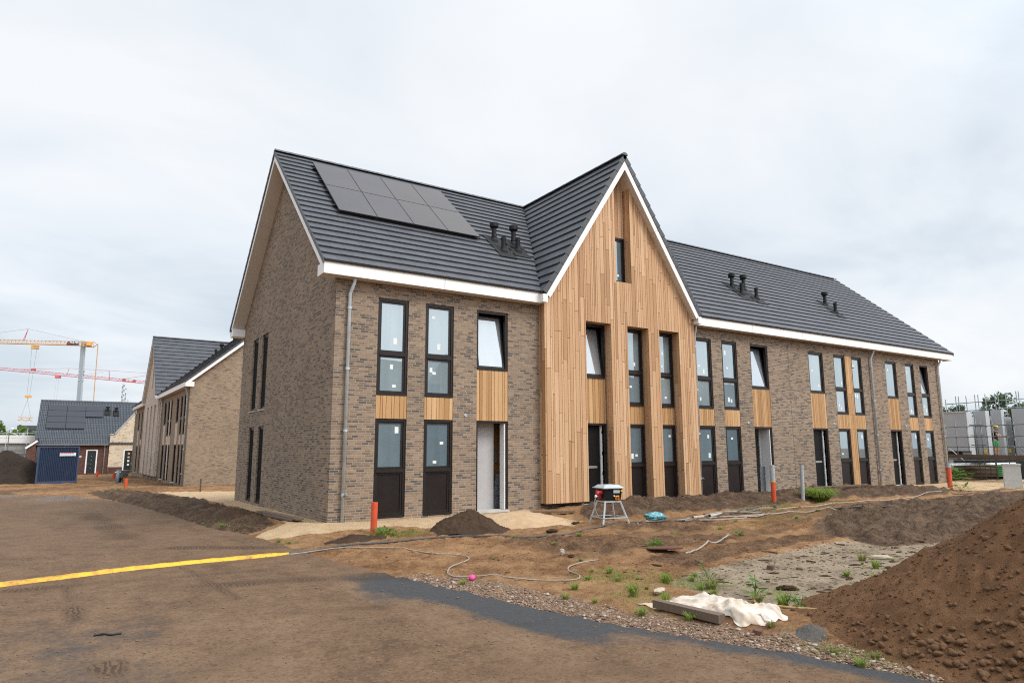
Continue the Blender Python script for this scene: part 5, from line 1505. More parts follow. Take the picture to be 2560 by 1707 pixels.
def cable(pts, r, mat, label, name='cable', group=None, cat='cable', lift=0.0, seed=0, z=None):
    P = smooth_path([(x, y, 0) for x, y in pts], 0.08)
    mb = MB()
    out = []
    for k, p in enumerate(P):
        x = p[0] + 0.012 * math.sin(k * .11 + seed); y = p[1] + 0.012 * math.sin(k * .09 + seed * 2)
        out.append((x, y, gzmax(x, y) + r * .85 + lift + 0.012 * max(0, math.sin(k * .13 + seed))))
    zs = np.array([q[2] for q in out]); zp = np.pad(zs, 4, 'edge'); zsm = np.array([zp[k:k + 9].mean() for k in range(len(zs))])
    out = [(q[0], q[1], max(a_, b_ - r * .6)) for q, a_, b_ in zip(out, zsm, zs)]
    mb.tube(out, r, 7)
    return tag(mb.build(name, mat, None, True), label, cat, group)
cable([(-1.78, -3.19), (-0.95, -3.15), (0.25, -3.13), (1.25, -3.0), (1.81, -3.1), (2.38, -3.66), (3.34, -3.98), (4.78, -3.7), (6.13, -3.52), (6.78, -3.8), (8.1, -3.7), (10.12, -3.4), (11.5, -3.05), (12.6, -2.75)], 0.020, M['cable'], 'thick black cable running from the yellow ramp past the power box to the coil')
cable([(-1.75, -3.25), (-0.95, -3.23), (-0.17, -3.78), (0.16, -4.38), (0.39, -4.77), (0.69, -5.15), (0.64, -5.55), (0.31, -5.88), (-0.05, -6.16), (-0.31, -6.58), (-0.32, -6.89), (-0.14, -7.09), (0.23, -7.53), (0.67, -7.86), (0.98, -7.98), (1.22, -7.78), (1.30, -7.45), (1.45, -7.22), (1.67, -7.09), (2.18, -7.05)],
      0.0105, M['cable_g'], 'thin grey cable snaking in an S over the orange dirt to the road verge')
cable([(6.3, -3.6), (7.2, -3.45), (8.2, -3.3), (9.5, -3.25), (10.4, -3.35), (10.9, -3.6), (10.6, -3.85), (9.6, -3.8), (8.6, -3.6), (7.8, -3.62), (7.9, -3.9), (8.8, -4.15), (9.6, -4.1), (9.9, -3.8)], 0.018, M['cable_g'], 'slack loops of dusty grey cable piled beside the teal bag')
cable([(9.3, -3.0), (10.2, -3.05), (11.0, -2.85), (12.0, -2.62), (12.5, -2.45), (12.9, -2.5), (12.8, -2.75), (12.1, -2.9), (11.2, -3.1), (10.6, -3.25), (10.5, -3.45), (11.1, -3.4), (11.5, -3.2)], 0.020, M['cable'], 'black cable looped in a loose coil before the timber gable')
cable([(9.8, -3.75), (11.2, -3.85), (12.6, -4.2), (13.0, -4.55), (12.6, -4.75), (12.3, -4.7)], 0.018, M['cable_g'], 'end of grey cable curling on the bare soil right of the coil')
cable([(12.9, -4.3), (14.0, -4.55), (15.2, -5.0)], 0.018, M['cable'], 'short black cable tail crossing the dark churned soil')
cable([(12.4, -3.0), (14.0, -3.1), (15.2, -3.0), (17.0, -3.1), (18.6, -3.15), (20.4, -2.9), (21.6, -2.85), (22.4, -2.95)], 0.018, M['cable_g'], 'grey cable running along the ground in front of the dark soil bank')
cable([(22.6, -2.9), (23.8, -3.1), (26.5, -2.9), (29.0, -2.75), (31.5, -2.4), (34.0, -1.9)], 0.018, M['cable'], 'far cable leading on to the grey street cabinet')
cable([(3.83, -7.39), (4.3, -7.2), (4.8, -6.97), (5.6, -6.6), (6.4, -6.26)], 0.017, M['cable_g'], 'straight pale stick of cable lying alone on the rutted soil')
cable([(2.02, -10.15), (1.86, -10.30), (1.78, -10.48), (1.86, -10.70), (2.0, -10.92), (2.12, -11.12)], 0.016, M['hose'], 'yellow-brown hose curving out from under the big soil pile', 'hose', cat='hose')

# ------------------------------------------------------------------ power distribution box on its stand
bx, by = 5.80, -3.18
T = thing('power_box', 'black site power box with grey lid on a splayed steel stand', 'power box', (bx, by, gz(bx, by) - 0.01), R(-12))
hs = 0.235
mb = MB()
mb.hexa([(-hs + .03, -hs + .03, .58), (hs - .03, -hs + .03, .58), (hs - .03, hs - .03, .58), (-hs + .03, hs - .03, .58), (-hs - .01, -hs - .01, .87), (hs + .01, -hs - .01, .87), (hs + .01, hs + .01, .87), (-hs - .01, hs + .01, .87)])
mb.build('box_body', M['black'], T)
mb = MB()
mb.box(-hs - .05, hs + .05, -hs - .05, hs + .05, .871, .89)
mb.hexa([(-hs - .03, -hs - .03, .89), (hs + .03, -hs - .03, .89), (hs + .03, hs + .03, .89), (-hs - .03, hs + .03, .89), (-hs + .05, -hs + .05, .95), (hs - .05, -hs + .05, .95), (hs - .05, hs - .05, .95), (-hs + .05, hs - .05, .95)])
mb.build('lid', M['greylid'], T)
for sx in (-1, 1):
    for sy in (-1, 1):
        mb = MB(); mb.beam((sx * (hs - .04), sy * (hs - .04), .58), (sx * (hs + .13), sy * (hs + .13), -.02), .034, .034, up=(sx, -sy, 0)); mb.build('leg', M['galv'], T)
mb = MB(); q = hs - .03
for a, b in (((-q, -q), (q, -q)), ((q, -q), (q, q)), ((q, q), (-q, q)), ((-q, q), (-q, -q))):
    mb.beam((a[0], a[1], .565), (b[0], b[1], .565), .03, .03)
mb.build('stand_frame', M['galv'], T)
mb = MB(); q = hs + .085
for a, b in (((-q, -q), (q, -q)), ((q, q), (-q, q)), ((-q, q), (-q, -q)), ((q, -q), (q, q))):
    mb.beam((a[0], a[1], .20), (b[0], b[1], .20), .028, .022)
mb.build('brace', M['galv'], T)
def socket(x, y, z, d, col='redplug'):
    mb = MB(); d = Vector(d); a = Vector((x, y, z)); mb.cyl(a, a + d * .05, .042, .045, 14); mb.cyl(a + d * .05, a + d * .075, .050, .046, 14)
    return mb.build('socket', M[col], T, True)
socket(-hs + .005, -.13, .79, (-1, 0, -.25)); socket(-hs + .005, .04, .79, (-1, 0, -.25)); socket(-hs + .01, -.04, .68, (-1, 0, -.25))
mb = MB(); mb.box(.0, .17, -hs - .012, -hs + .02, .765, .845); mb.build('fuse_window', M['greylid'], T)
mb = MB(); mb.box(.06, .155, -hs - .004, -hs + .04, .605, .705); sw = mb.build('switch_plate', M['yellow'], T)
mb = MB(); mb.cyl((.108, -hs - .004, .655), (.108, -hs - .03, .655), .036, n=14); mb.box(.098, .118, -hs - .045, -hs - .0301, .622, .688); mb.build('switch_knob', M['redplug'], sw)
mb = MB(); mb.box(.195, .238, -hs - .020, -hs - .004, .80, .845); mb.build('warning_sticker', M['yellow'], T)
mb = MB(); mb.cyl((.02, -hs + .02, .70), (.02, -hs - .012, .70), .016, n=10); mb.build('pilot_lamp', M['whiteplug'], T)
# red plug with its cable, hanging from the box
pc = thing('power_cable', 'grey cable with a red plug pushed into the side of the power box', 'power cable', (bx, by, gz(bx, by)), R(-12))
mb = MB(); mb.tube([(-hs - .07, -.13, .775), (-hs - .13, -.13, .75), (-hs - .17, -.13, .70)], [.045, .042, .030], 12); mb.build('plug', M['redplug'], pc, True)
mb = MB(); mb.tube([(-hs - .165, -.13, .705), (-hs - .19, -.13, .655)], [.034, .026], 10); mb.build('plug_gland', M['whiteplug'], pc, True)
mb = MB(); mb.tube(smooth_path([(-hs - .185, -.13, .66), (-hs - .22, -.14, .50), (-hs - .17, -.16, .28), (-hs - .02, -.2, .10), (.12, -.27, .03), (.30, -.36, .02), (.6, -.45, .02)], .05), .012, 8); mb.build('lead', M['cable_g'], pc, True)

# ------------------------------------------------------------------ teal bag, pipe offcuts, planks, tarp, beam, bricks
def lumpy(name, label, cat, x, y, s, mat, seed, rot=0, amp=.35, freq=2.0, nu=26, nv=16, group=None, sink=.35):
    mb = MB(); mb.blob((0, 0, s[2] * (1 - sink)), s, seed, amp, nu, nv, rot, 0, freq)
    return tag(mb.build(name, mat, None, True, (x, y, gzmax(x, y))), label, cat, group)
lumpy('bag', 'crumpled teal printed plastic bag lying by the cable loops', 'bag', 7.5, -3.0, (.30, .13, .11), M['teal'], 3, R(-12), .45, 2.6)
mb = MB(); ring_pipe(mb, (0, 0, .05), (.62, .10, .06), .045, 12); tag(mb.build('tube_offcut', M['bone'], None, True, (8.9, -3.55, gz(8.9, -3.55))), 'pale tube offcut lying across the grey cable loops', 'tube')
mb = MB(); ring_pipe(mb, (0, 0, .04), (.36, -.02, .05), .038, 12); tag(mb.build('tube_offcut', M['bone'], None, True, (8.2, -3.62, gz(8.2, -3.62))), 'shorter pale tube offcut beside the teal bag', 'tube')

def plank(x0, y0, x1, y1, w, h, label, lift=0.01, mat='oldwood', tiltz=0.0, name='plank'):
    a = Vector((0, 0, h / 2)); d = Vector((x1 - x0, y1 - y0, gz(x1, y1) - gz(x0, y0) + tiltz))
    mb = MB(); mb.beam(a, a + d, w, h, rng.random())
    return tag(mb.build(name, M[mat], None, False, (x0, y0, gz(x0, y0) + lift)), label, 'plank')
plank(-0.62, 3.9, -0.42, 0.75, .20, .035, 'upper grey plank lying on the sand along the gable wall', .05)
plank(-0.85, 3.6, -0.52, 0.95, .18, .035, 'lower grey plank lying on the sand nearest the dark mound', .015)
plank(5.2, -0.75, 6.35, -1.15, .16, .03, 'short board lying at the foot of the timber corner', .03)
plank(21.0, -0.9, 17.4, -1.0, .10, .03, 'long thin lath lying on top of the dark soil bank', .05)
T = thing('timber_beam', 'weathered timber beam lying on the verge against the dirty white sheet', 'beam', (0.66, -9.86, gz(.66, -9.86) + .0))
mb = MB(); mb.hexa([(-.055, 0, .03), (.045, .01, .03), (.145, -.86, .02), (.03, -.87, .02), (-.055, 0, .115), (.045, .01, .115), (.145, -.86, .105), (.03, -.87, .105)], .6); mb.build('beam_body', M['oldwood'], T)
# crumpled white sheet: thick folded cloth
U, V_ = np.meshgrid(np.linspace(0, 1, 150), np.linspace(0, 1, 90))
c0 = np.array([0.66, -9.66]); c1 = np.array([1.30, -9.80]); c2 = np.array([1.52, -11.02]); c3 = np.array([0.86, -10.98])
# long axis runs along -y
PX = (1 - V_) * ((1 - U) * c0[0] + U * c1[0]) + V_ * ((1 - U) * c3[0] + U * c2[0]); PY = (1 - V_) * ((1 - U) * c0[1] + U * c1[1]) + V_ * ((1 - U) * c3[1] + U * c2[1])
edge_ = np.minimum(np.minimum(U, 1 - U) / .5, np.minimum(V_, 1 - V_) / .5)
wob = .10 * fbm(U * 3, V_ * 3, 1.3, 3, 4) * 1.2
PX = PX + wob + .05 * np.sin(V_ * 19) * (1 - edge_) * .5; PY = PY + .10 * fbm(U * 3 + 9, V_ * 3, 1.3, 3, 8)
cr1 = 1 - np.abs(fbm(PX + .3 * PY, PY, 1.8, 2, 61)) * 2.6
cr2 = 1 - np.abs(fbm(PX - .5 * PY, PY + .4 * PX, 3.4, 2, 67)) * 2.6
cr3 = 1 - np.abs(fbm(PX, PY, 7.0, 2, 63)) * 2.4
far_ = sst(.45, .8, V_)
cr4 = 1 - np.abs(fbm(PX * 1.4 + PY, PY - PX, 4.2, 2, 69)) * 4.0
hgt = (.012 + .028 * far_) * np.clip(cr4, 0, 1) ** 1.3 * sst(0, .12, edge_) + .030 * sst(0, .3, edge_) + (.022 + .022 * far_) * np.clip(cr1, 0, 1) ** 1.5 * sst(0, .2, edge_) + (.012 + .03 * far_) * np.clip(cr2, 0, 1) ** 2 * sst(0, .15, edge_) + .010 * np.clip(cr3, 0, 1) ** 2 * sst(0, .1, edge_) + .06 * np.exp(-(((PX - 1.22) / .28) ** 2 + ((PY + 10.15) / .35) ** 2)) + .004
sheet = grid_object('plastic_sheet', PX, PY, terrain(PX, PY) + hgt, M['sheet'])
sm_ = sheet.modifiers.new('thick', 'SOLIDIFY'); sm_.thickness = .006
tag(sheet, 'dirty white crumpled sheet lying on the verge behind the timber beam', 'sheet')
def chunk(x, y, s, rot, mat, label, name='brick', cat='brick', tilt=.1):
    mb = MB(); b = .006; sx, sy, sz = s
    mb.hexa([(-sx, -sy, 0), (sx, -sy * .96, 0), (sx * .97, sy, 0), (-sx, sy * .98, 0), (-sx + b, -sy + b, sz), (sx - b, -sy + b, sz * .95), (sx - b, sy - b, sz * .9), (-sx + b, sy - b, sz)])
    o = mb.build(name, mat, None, False, (x, y, gzmax(x, y) - .005)); o.rotation_euler = (tilt, -tilt * .6, rot)
    return tag(o, label, cat)
M['brickbit'] = simple('brown_brick_bit', (0.115, 0.075, 0.05), .9, .3, 20)
M['redbit'] = simple('red_brick_bit', (0.13, 0.062, 0.045), .9, .35, 20)
chunk(4.23, -8.77, (.075, .05, .075), .4, M['brickbit'], 'brown brick standing on the grey mud flat')
chunk(4.60, -9.02, (.045, .04, .035), .9, M['redbit'], 'half brick lying flat on the grey mud')
chunk(0.80, -11.12, (.055, .045, .06), .5, M['redbit'], 'lump of red brick on the verge just below the white sheet', cat='brick lump', name='brick_lump')
lumpy('stone', 'flat pale broken stone among weeds behind the white sheet', 'stone', 1.24, -9.34, (.12, .05, .035), M['bone'], 8, .3)
lumpy('stone', 'white pebble standing alone on the orange dirt', 'stone', 2.01, -6.31, (.045, .04, .06), M['bone'], 9)
lumpy('stone', 'dark stone under the white pebble on the orange dirt', 'stone', 2.06, -6.5, (.06, .05, .03), M['soil_dark'], 12)
lumpy('bone', 'pale knobbly tube lying on the far side of the mud flat', 'debris', 6.61, -9.2, (.19, .045, .045), M['bone'], 15, R(-40), .3, 4)
lumpy('scrap', 'dark flat clod lying on the near part of the mud flat', 'soil clod', 3.1, -9.85, (.13, .06, .035), M['soil_dark'], 16, R(-40), .5, 3)
lumpy('rag', 'grey and white rag at the edge of the big soil pile', 'rag', 4.05, -10.55, (.14, .07, .035), M['grit'], 18, R(-30), .5, 3)
lumpy('ball', 'crumpled bright pink ball at the road verge', 'ball', -0.19, -7.1, (.045, .045, .042), M['pink'], 5, 0, .22, 3.2, 16, 12, sink=.15)
mb = MB(); mb.lathe([(.34, -.01), (.345, .012), (.30, .020), (.02, .024)], (0, 0, 0), 36)
o = mb.build('iron_plate', M['rust'], None, False, (3.75, -6.95, gz(3.75, -6.95) + .02)); o.rotation_euler = (R(-5), R(2), 0); tag(o, 'round rusty iron plate tipped on the churned soil', 'iron plate')
mb = MB(); mb.tube(smooth_path([(-.16, -.02, .02), (-.05, .02, .03), (.04, -.02, .022), (.15, .02, .03)], .03), [.010 + .012 * random.Random(k).random() for k in range(len(smooth_path([(-.16, -.02, .02), (-.05, .02, .03), (.04, -.02, .022), (.15, .02, .03)], .03)))], 7)
o = mb.build('rubber_scrap', M['rubber'], None, True, (-4.64, -7.5, float(road_z(-4.64, -7.5)))); o.rotation_euler = (0, 0, R(-25)); o.scale = (.8, .8, .5); tag(o, 'torn strip of black rubber lying on the muddy road', 'rubber scrap')
plank(1.42, -12.42, 1.56, -12.86, .055, .03, 'short stick stuck among the cobbles at the foot of the big pile', .15, 'oldwood', -.12, 'stick')
lumpy('leaf', 'orange brick crumb high on the big soil pile', 'brick crumb', 5.0, -11.7, (.03, .02, .02), M['pallet'], 19, sink=.2)
bpy.data.objects['leaf'].location.z = on(big, 5.0, -11.7); bpy.data.objects['leaf'].name = 'brick_crumb'
for (x, y, s, lab) in ((3.9, -3.45, .13, 'broken clods of dark soil at the foot of the sand heap'), (5.05, -2.85, .11, 'dark clods beside the left foot of the power box stand')):
    lumpy('soil_clod', lab, 'soil clod', x, y, (s, s * .5, s * .3), M['soil_dark'], int(x * 10), -.2, .6, 3)

# ------------------------------------------------------------------ grass and weeds
def tuft_mesh(seed, n, h, spread, w=0.006, droop=.5):
    r_ = random.Random(seed); mb = MB()
    for k in range(n):
        a = r_.uniform(0, 6.283); q = r_.random() ** .6 * spread * .35
        bx_, by_ = q * math.cos(a), q * math.sin(a)
        hh = h * r_.uniform(.45, 1.0); out = spread * r_.uniform(.25, 1.0); a2 = a + r_.uniform(-.6, .6)
        dx, dy = math.cos(a2), math.sin(a2); px, py = -dy * w * r_.uniform(.7, 1.3), dx * w
        p0 = Vector((bx_, by_, -.01)); p1 = Vector((bx_ + dx * out * .3, by_ + dy * out * .3, hh * .6)); p2 = Vector((bx_ + dx * out * .75, by_ + dy * out * .75, hh * (1 - .1 * droop))); p3 = Vector((bx_ + dx * out * 1.1, by_ + dy * out * 1.1, hh * (1 - droop * .5)))
        s = Vector((px, py, 0)); rr = r_.random()
        mb.face([p0 - s, p0 + s, p1 + s * .9, p1 - s * .9], rr); mb.face([p1 - s * .9, p1 + s * .9, p2 + s * .55, p2 - s * .55], rr); mb.face([p2 - s * .55, p2 + s * .55, p3], rr)
    return mb
tm = [tuft_mesh(k, 60, .13, .10).mesh('grass_tuft', M['grass'], False, False) for k in range(4)] + [tuft_mesh(9 + k, 45, .10, .11).mesh('grass_tuft', M['grass_dry'], False, False) for k in range(2)]
gl = random.Random(3)
named = [((1.89, -8.82), 1.25, 0, 'bright green grass tuft, roundest on the orange dirt beside the mud flat'), ((0.85, -9.28), 1.3, 1, 'spreading pale grass tuft nearest the gravel verge'),
    ((5.70, -9.62), 1.05, 2, 'round green tuft on the grey mud, just left of the pale tube'), ((4.66, -9.76), .8, 0, 'green tuft on the mud, left of the group of three by the pile'), ((4.74, -10.14), .75, 1, 'green tuft on the mud closest to the big soil pile slope'),
    ((6.24, -9.1), 1.2, 4, 'low wide grass tuft right behind the pale tube on the mud'), ((2.05, -10.54), 1.3, 3, 'tall olive weed tuft beside the yellow-brown hose'), ((2.08, -10.15), 1.2, 5, 'olive tuft just behind the right end of the white sheet'), ((0.95, -9.72), .95, 2, 'tuft squeezed between the beam end and the white sheet'),
    ((2.3, -9.25), 1.5, 5, 'large straggly weed clump between the white sheet and the mud')]
for (p, s, k, lab) in named:
    o = bpy.data.objects.new('grass_tuft', tm[k]); COL.objects.link(o); o.location = (p[0], p[1], gz(*p)); o.scale = (s, s, s * gl.uniform(.9, 1.2)); o.rotation_euler = (0, 0, gl.uniform(0, 6)); tag(o, lab, 'grass tuft', 'grass tufts sprouting on the site')
for (x, y) in [(1.59, -8.18), (1.66, -7.91), (1.54, -7.66), (2.46, -8.77), (2.1, -9.24), (2.03, -9.52), (5.88, -9.3), (4.23, -10.14), (0.72, -12.22), (1.95, -6.9), (3.83, -6.5), (4.12, -6.38), (2.26, -4.43), (3.7, -4.66), (12.59, -4.24), (8.51, -4.68), (0.13, -8.85), (1.03, -9.86),
               (6.59, -9.42), (-1.5, 1.0), (-2.2, 2.97), (-1.45, -1.42), (-1.35, -1.85), (1.35, -8.45), (1.75, -8.4), (1.1, -8.1), (0.55, -8.5), (1.3, -9.05), (2.7, -8.6), (0.4, -9.9), (0.62, -10.4), (1.05, -11.1), (0.85, -11.9), (1.0, -12.2), (0.3, -9.2), (-0.45, -7.3), (7.2, -5.3), (9.6, -5.0), (10.6, -4.9), (5.5, -5.6), (2.6, -5.3), (0.9, -5.9), (3.4, -10.6), (3.0, -10.9), (2.6, -10.3), (13.2, -5.6), (14.8, -5.3), (-2.55, 4.5), (-2.0, 1.6)]:
    s = gl.uniform(.35, .75)
    o = bpy.data.objects.new('grass_tuft', tm[gl.randrange(6)]); COL.objects.link(o); o.location = (x, y, gz(x, y)); o.scale = (s * 1.2, s * 1.2, s); o.rotation_euler = (0, 0, gl.uniform(0, 6))
    tag(o, 'small tuft of young grass sprouting from bare soil', 'grass tuft', 'small grass tufts scattered over the bare soil')
# low grass patches around the pipes and along the soil bank
mb = MB()
for (cx, cy, sx, sy, n) in ((0.95, -1.95, .8, .3, 700), (0.3, -2.0, .3, .25, 200), (-1.35, -1.8, .35, .2, 120), (13.4, -2.6, .9, .5, 500), (11.9, -2.9, 1.1, .35, 450), (15.6, -2.9, 1.2, .3, 350), (2.2, -9.0, .5, .5, 420), (1.5, -8.2, .7, .6, 900), (2.4, -8.9, .6, .5, 500), (0.9, -9.2, .4, .5, 300), (9.0, -5.2, 2.5, .6, 300), (2.9, -9.9, .7, .4, 200), (0.9, -12.0, .25, .6, 350), (10.5, -4.6, 2.0, .5, 260), (14.2, -4.9, 1.6, .8, 250), (-2.0, 1.4, .5, 1.2, 160), (0.6, -9.6, .3, .5, 160), (-2.5, 28.4, .8, .4, 200), (2.4, -10.8, .6, .35, 200), (5.6, -9.9, .8, .5, 150)):
    for k in range(n):
        x, y = gl.gauss(cx, sx * .5), gl.gauss(cy, sy * .5)
        if x < float(edge_x(y)) + .05: continue
        z = gz(x, y); a = gl.uniform(0, 6.283); h = gl.uniform(.02, .06); w = .004 + .0006 * max(0, y + 9)
        dx, dy = math.cos(a) * .03, math.sin(a) * .03
        mb.face([(x - dy * w * 25, y + dx * w * 25, z - .004), (x + dy * w * 25, y - dx * w * 25, z - .004), (x + dx, y + dy, z + h)], gl.random())
tag(mb.build('grass', M['grass'], None), 'thin short grass seedlings growing in patches on the bare site', 'grass', kind='stuff')
def weed(label, x, y, s, n=40, seed=1, leaf=.07, h=.25, name='weed', cat='weed', mat='weed', zoff=0):
    r_ = random.Random(seed); T = thing(name, label, cat, (x, y, gz(x, y) + zoff)); mb = MB(); st = MB()
    for k in range(n):
        a = r_.uniform(0, 6.283); q = s * math.sqrt(r_.random()); z = h * r_.uniform(.15, 1) * (1 - .5 * q / s)
        c = Vector((q * math.cos(a), q * math.sin(a), z)); d = Vector((math.cos(a + r_.uniform(-1, 1)), math.sin(a + r_.uniform(-1, 1)), r_.uniform(-.3, .5))).normalized(); sd_ = d.cross(Vector((0, 0, 1))).normalized() * leaf * .35; L = leaf * r_.uniform(.6, 1.3)
        mb.face([c, c + d * L * .5 + sd_ + Vector((0, 0, .01)), c + d * L, c + d * L * .5 - sd_], r_.random())
        if k % 3 == 0: st.tube([(0, 0, -.02), (c.x * .5, c.y * .5, c.z * .7), tuple(c)], .004, 5)
    mb.build('foliage', M[mat], T); st.build('stem', M['weed'], T)
    return T
weed('dark leafy weed at the foot of the near orange pipe', 0.62, -1.95, .22, 70, 2, .09, .16)
weed('broad-leaved weed at the foot of the tilted orange pipe', 26.4, -1.9, .38, 34, 3, .24, .34)
weed('low bush in front of the timber stack by the far corner', 35.9, 2.6, .9, 160, 4, .22, .8, 'bush', 'bush')
weed('tall thin seedling with reddish stem by the mud flat', 2.55, -9.0, .10, 22, 5, .06, .52)
weed('thin upright reed-like weed near the white sheet', 2.28, -9.98, .05, 16, 6, .12, .40)
weed('small weed with leaves on top by the yellow hose', 2.10, -10.72, .10, 26, 7, .06, .22)
for k, (x, y, lab) in enumerate(((3.83, -6.55, 'left one of two leafy weeds on the churned brown soil'), (4.15, -6.42, 'right one of two leafy weeds on the churned brown soil'), (6.8, -6.15, 'single leafy weed above the pair on the brown soil'))):
    weed(lab, x, y, .10, 30, 20 + k, .07, .14)
# big grass clump by the grey post
T = thing('grass_clump', 'large bushy green grass clump beside the light grey pipe post', 'grass clump', (15.95, -2.15, gz(15.95, -2.15)))
tuft_mesh(33, 900, .50, .62, .010, .7).build('blades', M['grass'], T)

# ------------------------------------------------------------------ blue container
cz = -0.66
T = thing('shipping_container', 'corrugated blue shipping container with a red and white sign', 'container', (-5.82, 40.3, cz), R(3), None)
mb = MB(); Wc, Hc, Lc = 2.38, 2.52, 6.0
n = 22
def corr(k):
    return 0.0 if (k // 2) % 2 == 0 else 0.045
xs = [(-Wc / 2 + .09) + (Wc - .18) * k / (n * 2) for k in range(n * 2 + 1)]
prev = None
for k, x in enumerate(xs):
    y = 0.02 + (0.045 if (k % 4) in (2, 3) else 0.0)
    if prev: mb.face([(prev[0], prev[1], .18), (x, y, .18), (x, y, Hc - .10), (prev[0], prev[1], Hc - .10)])
    prev = (x, y)
mb.box(-Wc / 2 + .02, Wc / 2 - .02, .10, Lc, .12, Hc - .02)
mb.build('container_wall', M['container'], T)
fb = MB()
for x in (-Wc / 2, Wc / 2 - .09): fb.box(x, x + .09, 0, .09, 0, Hc)
fb.box(-Wc / 2 + .09, Wc / 2 - .09, .0, .085, .0, .18); fb.box(-Wc / 2 + .09, Wc / 2 - .09, .0, .085, Hc - .10, Hc)
fb.box(-Wc / 2, -Wc / 2 + .019, .09, Lc, .0, .16); fb.box(Wc / 2 - .019, Wc / 2, .09, Lc, .0, .16); fb.build('container_frame', simple('faded_blue_steel', (.035, .055, .105), .5, .2, 5), T)
sb = MB(); sb.box(.05, .98, -.022, -.003, 1.86, 2.08); s_ = sb.build('sign_plate', M['lettering'], T)
sb = MB(); sb.box(.07, .86, -.027, -.0225, 2.0, 2.065); sb.build('sign_stripe', M['redpaint'], s_)
sb = MB(); sb.box(.07, .96, -.027, -.0225, 1.87, 1.95); sb.build('sign_stripe', M['cyanpaint'], s_)

# ------------------------------------------------------------------ small brick house no. 60 and the cream gable house
y0, z0 = 70.0, -0.95
T = thing('brick_house', 'low red-brown brick house with a wide dark tiled roof and solar panels', 'house', (0, 0, 0))
mb = MB(); wall_rects(mb, -8.25, -1.72, z0 - .3, 2.25, [(-3.80, -2.74, z0 + .05, 1.60)], y0, y0 + .15)
mb.face([(-8.25, y0, z0), (-8.25, y0 + 9, z0), (-8.25, y0 + 9, 2.2), (-8.25, y0 + 4.5, 6.8), (-8.25, y0, 2.2)]); mb.build('wall', M['redbrick'], T)
mb = MB()
rr2 = random.Random(8)
rows = 17
for k in range(rows):
    za, zb_ = 2.22 + 4.75 * k / rows, 2.22 + 4.75 * (k + 1.05) / rows; ya, yb_ = y0 - .25 + 5.0 * k / rows, y0 - .25 + 5.0 * (k + 1.05) / rows
    x = -8.42
    while x < 1.4:
        j = rr2.uniform(-.003, .003)
        for q in range(2):   # a roll and a flat per pantile
            a, b = x + q * .15, x + q * .15 + .15
            l = .075 if q == 0 else .04
            mb.hexa([(a, ya, za), (b, ya, za), (b, yb_, zb_), (a, yb_, zb_), (a + .02, ya - .6 * l, za + .7 * l + j), (b - .02, ya - .6 * l, za + .7 * l + j), (b - .02, yb_ - .6 * l * .6, zb_ + .7 * l * .6), (a + .02, yb_ - .6 * l * .6, zb_ + .7 * l * .6)], rr2.random())
        x += .30
mb.face([(-8.4, y0 - .25, 2.2), (1.4, y0 - .25, 2.2), (1.4, y0 + 4.75, 6.95), (-8.4, y0 + 4.75, 6.95)]); mb.face([(-8.4, y0 + 9.75, 2.2), (1.4, y0 + 9.75, 2.2), (1.4, y0 + 4.75, 6.95), (-8.4, y0 + 4.75, 6.95)])
mb.build('roof', M['tile2'], T)
mb = MB()
for k in range(24): mb.tube([(-8.42 + .41 * k, y0 + 4.75, 6.98), (-8.42 + .41 * (k + 1.03), y0 + 4.75, 6.97)], [.12, .11], 8)
mb.build('ridge_cap', M['tile2'], T)
mb = MB(); mb.box(-8.42, -1.80, y0 - .38, y0 - .25, 2.08, 2.20); mb.build('gutter', M['zinc_d'], T)
mb = MB(); mb.box(-8.42, -1.80, y0 - .249, y0 - .005, 2.06, 2.10); mb.build('eaves_board', M['black'], T)
def far_door(T, xa, xb, za, zb_, y, glazed=None):
    mb = MB(); mb.box(xa, xa + .12, y - .02, y + .1, za, zb_); mb.box(xb - .12, xb, y - .02, y + .1, za, zb_); mb.box(xa + .12, xb - .12, y - .02, y + .1, zb_ - .10, zb_); mb.build('door_frame', M['white'], T)
    mb = MB(); mb.box(xa + .12, xb - .12, y + .03, y + .08, za, zb_ - .10); d = mb.build('door', simple('dark_green_door', (.012, .018, .020), .4), T)
    mb = MB(); mb.tube([(xa + .19 if not glazed else xb - .19, y + .03, za + 1.0), (xa + .19 if not glazed else xb - .19, y - .05, za + 1.0), (xa + .32 if not glazed else xb - .32, y - .05, za + 1.0)], .02, 6); mb.build('handle', M['steel'], d)
    cx = (xa + xb) / 2
    for k in range(4):
        mb = MB(); s = .03 if not glazed else .10
        zc = za + .55 + k * .42 if not glazed else zb_ - .42 - k * .40
        mb.box(cx - s, cx + s, y + .018, y + .029, zc - s, zc + s)
        mb.build('door_light', M['steel'] if not glazed else (M['pallet'] if k in (0, 1) else M['sticker']), d)
far_door(T, -3.79, -2.75, z0 + .06, 1.59, y0 + .02)
text_mesh('house_number', '60', .27, M['lettering'], T, (-4.32, y0 - .012, .86), (R(90), 0, 0), .008, 'CENTER', .006)
mb = MB(); mb.tube([(-2.12, y0 - .08, z0), (-2.12, y0 - .08, 1.95), (-2.12, y0 - .28, 2.12)], .05, 10); mb.build('downpipe', M['zinc'], T, True)
mb = MB(); mb.box(-4.55, -4.40, y0 - .05, y0 - .001, .35, .45); mb.build('bell', M['whiteplug'], T)
def rp(x, s, o):   # point on this roof: s metres in y from the eave, o above
    return (x, y0 - .25 + s - .69 * o, 2.22 + .95 * s + .72 * o)
